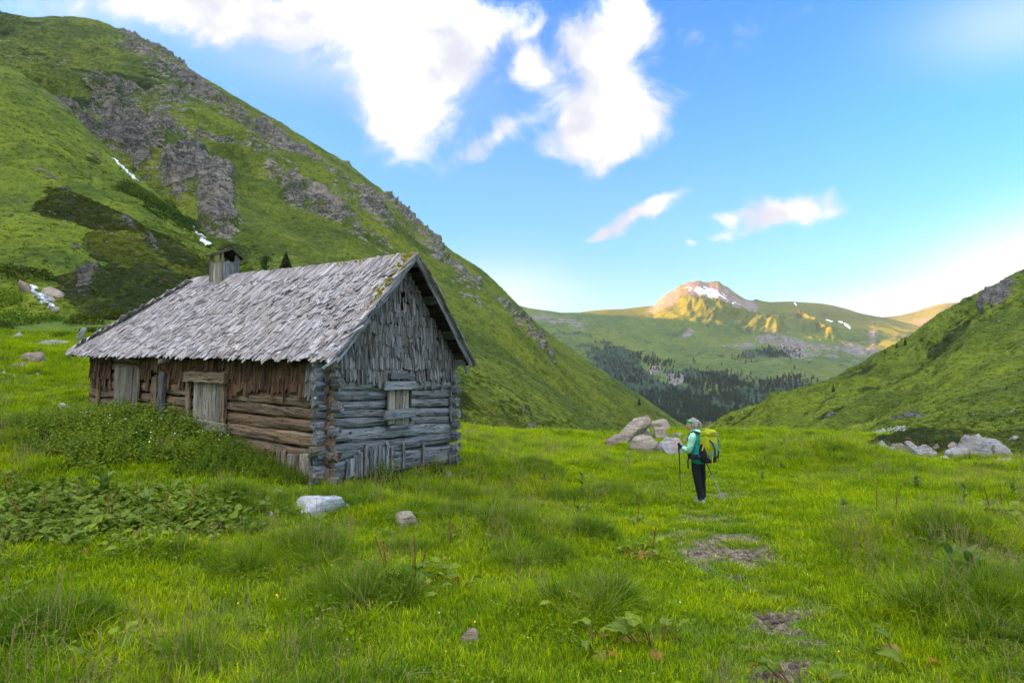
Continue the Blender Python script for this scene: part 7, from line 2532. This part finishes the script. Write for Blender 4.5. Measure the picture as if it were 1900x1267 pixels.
# small plants along the meadow's far edge and single taller herbs
HERB = []
for k in range(3):
    V_, F_, A_2 = herb_stem(.32, 7, .07, 600 + k)
    HERB.append(proto('herb', V_, F_, LF_GREEN, A_2))
x, y, r = sample_field(2600, 7, 42, .5, 9)
L = lush(x, y); q0 = (L > .5) & ~in_hut(x, y, .1) & (vnoise(np.stack([x * .5, y * .5, 0 * x], 1)) > .42)
x, y = x[q0], y[q0]
for j in range(3):
    q = np.arange(len(x)) % 3 == j
    scatter('meadow_herbs', HERB[j], np.stack([x, y, zg(x, y) - .02], 1)[q], np.stack([r.normal(0, .2, q.sum()), r.normal(0, .2, q.sum()), r.uniform(0, 6.28, q.sum())], 1), r.uniform(.4, 1.1, q.sum()), 'small leafy herbs standing in the meadow grass', 'herbs')


# flowers: yellow dots and white umbels
def flower(h, col_, n, size, seed):
    r = np.random.default_rng(seed)
    V, Fc = [], []
    V += [(-.0012, 0, 0), (.0012, 0, 0), (.0012, 0, h), (-.0012, 0, h)]; Fc.append((0, 1, 2, 3))
    return V, Fc


for nm, colr, cnt, siz, hgt, seed in (('yellow_flowers', (.80, .45, .01), 420, .011, (.08, .24), 1), ('white_flowers', (.75, .76, .70), 260, .008, (.05, .12), 2)):
    m, t, out = mat_new(nm); principled(t, out, colr, .6)
    V = []
    Fc = []
    for j in range(6):
        a = j * math.pi / 3; V.append((math.cos(a), math.sin(a), .25))
    V.append((0, 0, 0)); Fc = [(j, (j + 1) % 6, 6) for j in range(6)]
    pf = proto('blossom', np.array(V), Fc, m)
    x, y, r = sample_field(cnt, 2.4, 24, .8, 40 + seed)
    q = ~in_hut(x, y, .1); x, y = x[q], y[q]
    z = zg(x, y) + r.uniform(hgt[0], hgt[1], len(x))
    scatter(nm, pf, np.stack([x, y, z], 1), r.normal(0, .5, (len(x), 3)), siz * .7 * r.uniform(.7, 1.3, len(x)) * np.maximum(1, y / 8) ** .5, 'tiny ' + nm.split('_')[0] + ' flowers dotted through the meadow', 'flowers')
    if seed == 2:
        # flowering heads among the nettles
        k = 120
        tN = r.uniform(1.2, 6.5, k); sN = -r.uniform(.3, 1.9, k)
        xy = C0 + sN[:, None] * GD + tN[:, None] * LD
        scatter('white_flowers', pf, np.stack([xy[:, 0], xy[:, 1], zg(xy[:, 0], xy[:, 1]) + r.uniform(.4, .75, k)], 1), r.normal(0, .5, (k, 3)), .011 * r.uniform(.7, 1.3, k), 'white flower heads among the nettles', 'flowers')

# clods and small stones on the bare mud
V_, F_ = stone_mesh(5, 2)
CLOD = proto('clod', V_, F_, ST_BROWN, None, True)
xs, ys = [], []
rc = np.random.default_rng(8)
for p, rx_, ry_ in DIRTW:
    for k in range(16):
        xs.append(p[0] + rc.normal(0, rx_ * .6)); ys.append(p[1] + rc.normal(0, ry_ * 1.3))
xs, ys = np.array(xs), np.array(ys)
q = dirtmask(xs, ys) > .3; xs, ys = xs[q], ys[q]
scatter('mud_clods', CLOD, np.stack([xs, ys, zg(xs, ys) - .035], 1), rc.uniform(-.5, 3, (len(xs), 3)), rc.uniform(.006, .035, len(xs)), 'small clods and stones on the trodden mud', 'clods')
# scree pebbles and pale stones strewn over the hills
for p_, nm, lab, n_, s_ in ((RH, 'hill_stones', 'small pale stones strewn over the right-hand hillside', 260, 2.0), (LM, 'hill_stones', 'small pale stones strewn over the left mountain', 500, 1.7), (SPU, 'hill_stones', 'small pale stones strewn over the green spur', 160, 2.0), (KN, 'hill_stones', 'small pale stones strewn over the heath knoll', 70, 2.2)):
    P_, r = on_patch(p_, p_.dark, p_.rock, n_, 99, lambda d, u, X, Y: u < 2)
    sz = np.linalg.norm(P_, axis=1) * s_ / F / 2 * r.uniform(.5, 1.6, len(P_))
    V_, F_ = stone_mesh(6, 2)
    scatter(nm, proto('pebble', V_, F_, ST_GREY, None, True), P_, r.uniform(-.4, .4, (len(P_), 3)), np.stack([sz * 1.4, sz, sz * .8], 1), lab, 'stones')
# line of pale stones along the foot of the right hillside
pts = []
for k in range(150):
    x = r.uniform(1585, 1680); y = 812 - (x - 1585) * .20 + r.normal(0, 2.4)
    loc, _, ob = pick(x, y)
    if loc is not None and loc[1] > 30: pts.append(loc)
if pts:
    pts = np.array(pts); sz = r.uniform(1.0, 2.6, len(pts)) * pts[:, 1] / F
    scatter('scree', proto('pebble', V_, F_, ST_WHITE, None, True), pts, r.uniform(-.4, .4, (len(pts), 3)), sz, 'band of pale scree at the foot of the right-hand hillside', 'scree')

# ================================================================== AIR
bm = bmesh.new(); bmesh.ops.create_cube(bm, size=1.0)
for v in bm.verts:
    v.co = Vector((v.co.x * 15200, v.co.y * 15200, v.co.z * 1050 + 370))
me = bpy.data.meshes.new('haze'); bm.to_mesh(me); bm.free()
m, t, out = mat_new('haze_air')
pv = t.new('ShaderNodeVolumePrincipled')
pv.inputs['Color'].default_value = (.80, .90, 1.0, 1)
pv.inputs['Density'].default_value = .000038
pv.inputs['Anisotropy'].default_value = .2
t.l.new(pv.outputs[0], out.inputs['Volume'])
me.materials.append(m)
link('haze', me, kind='stuff', label='thin pale mountain air filling the valley', cat='haze')
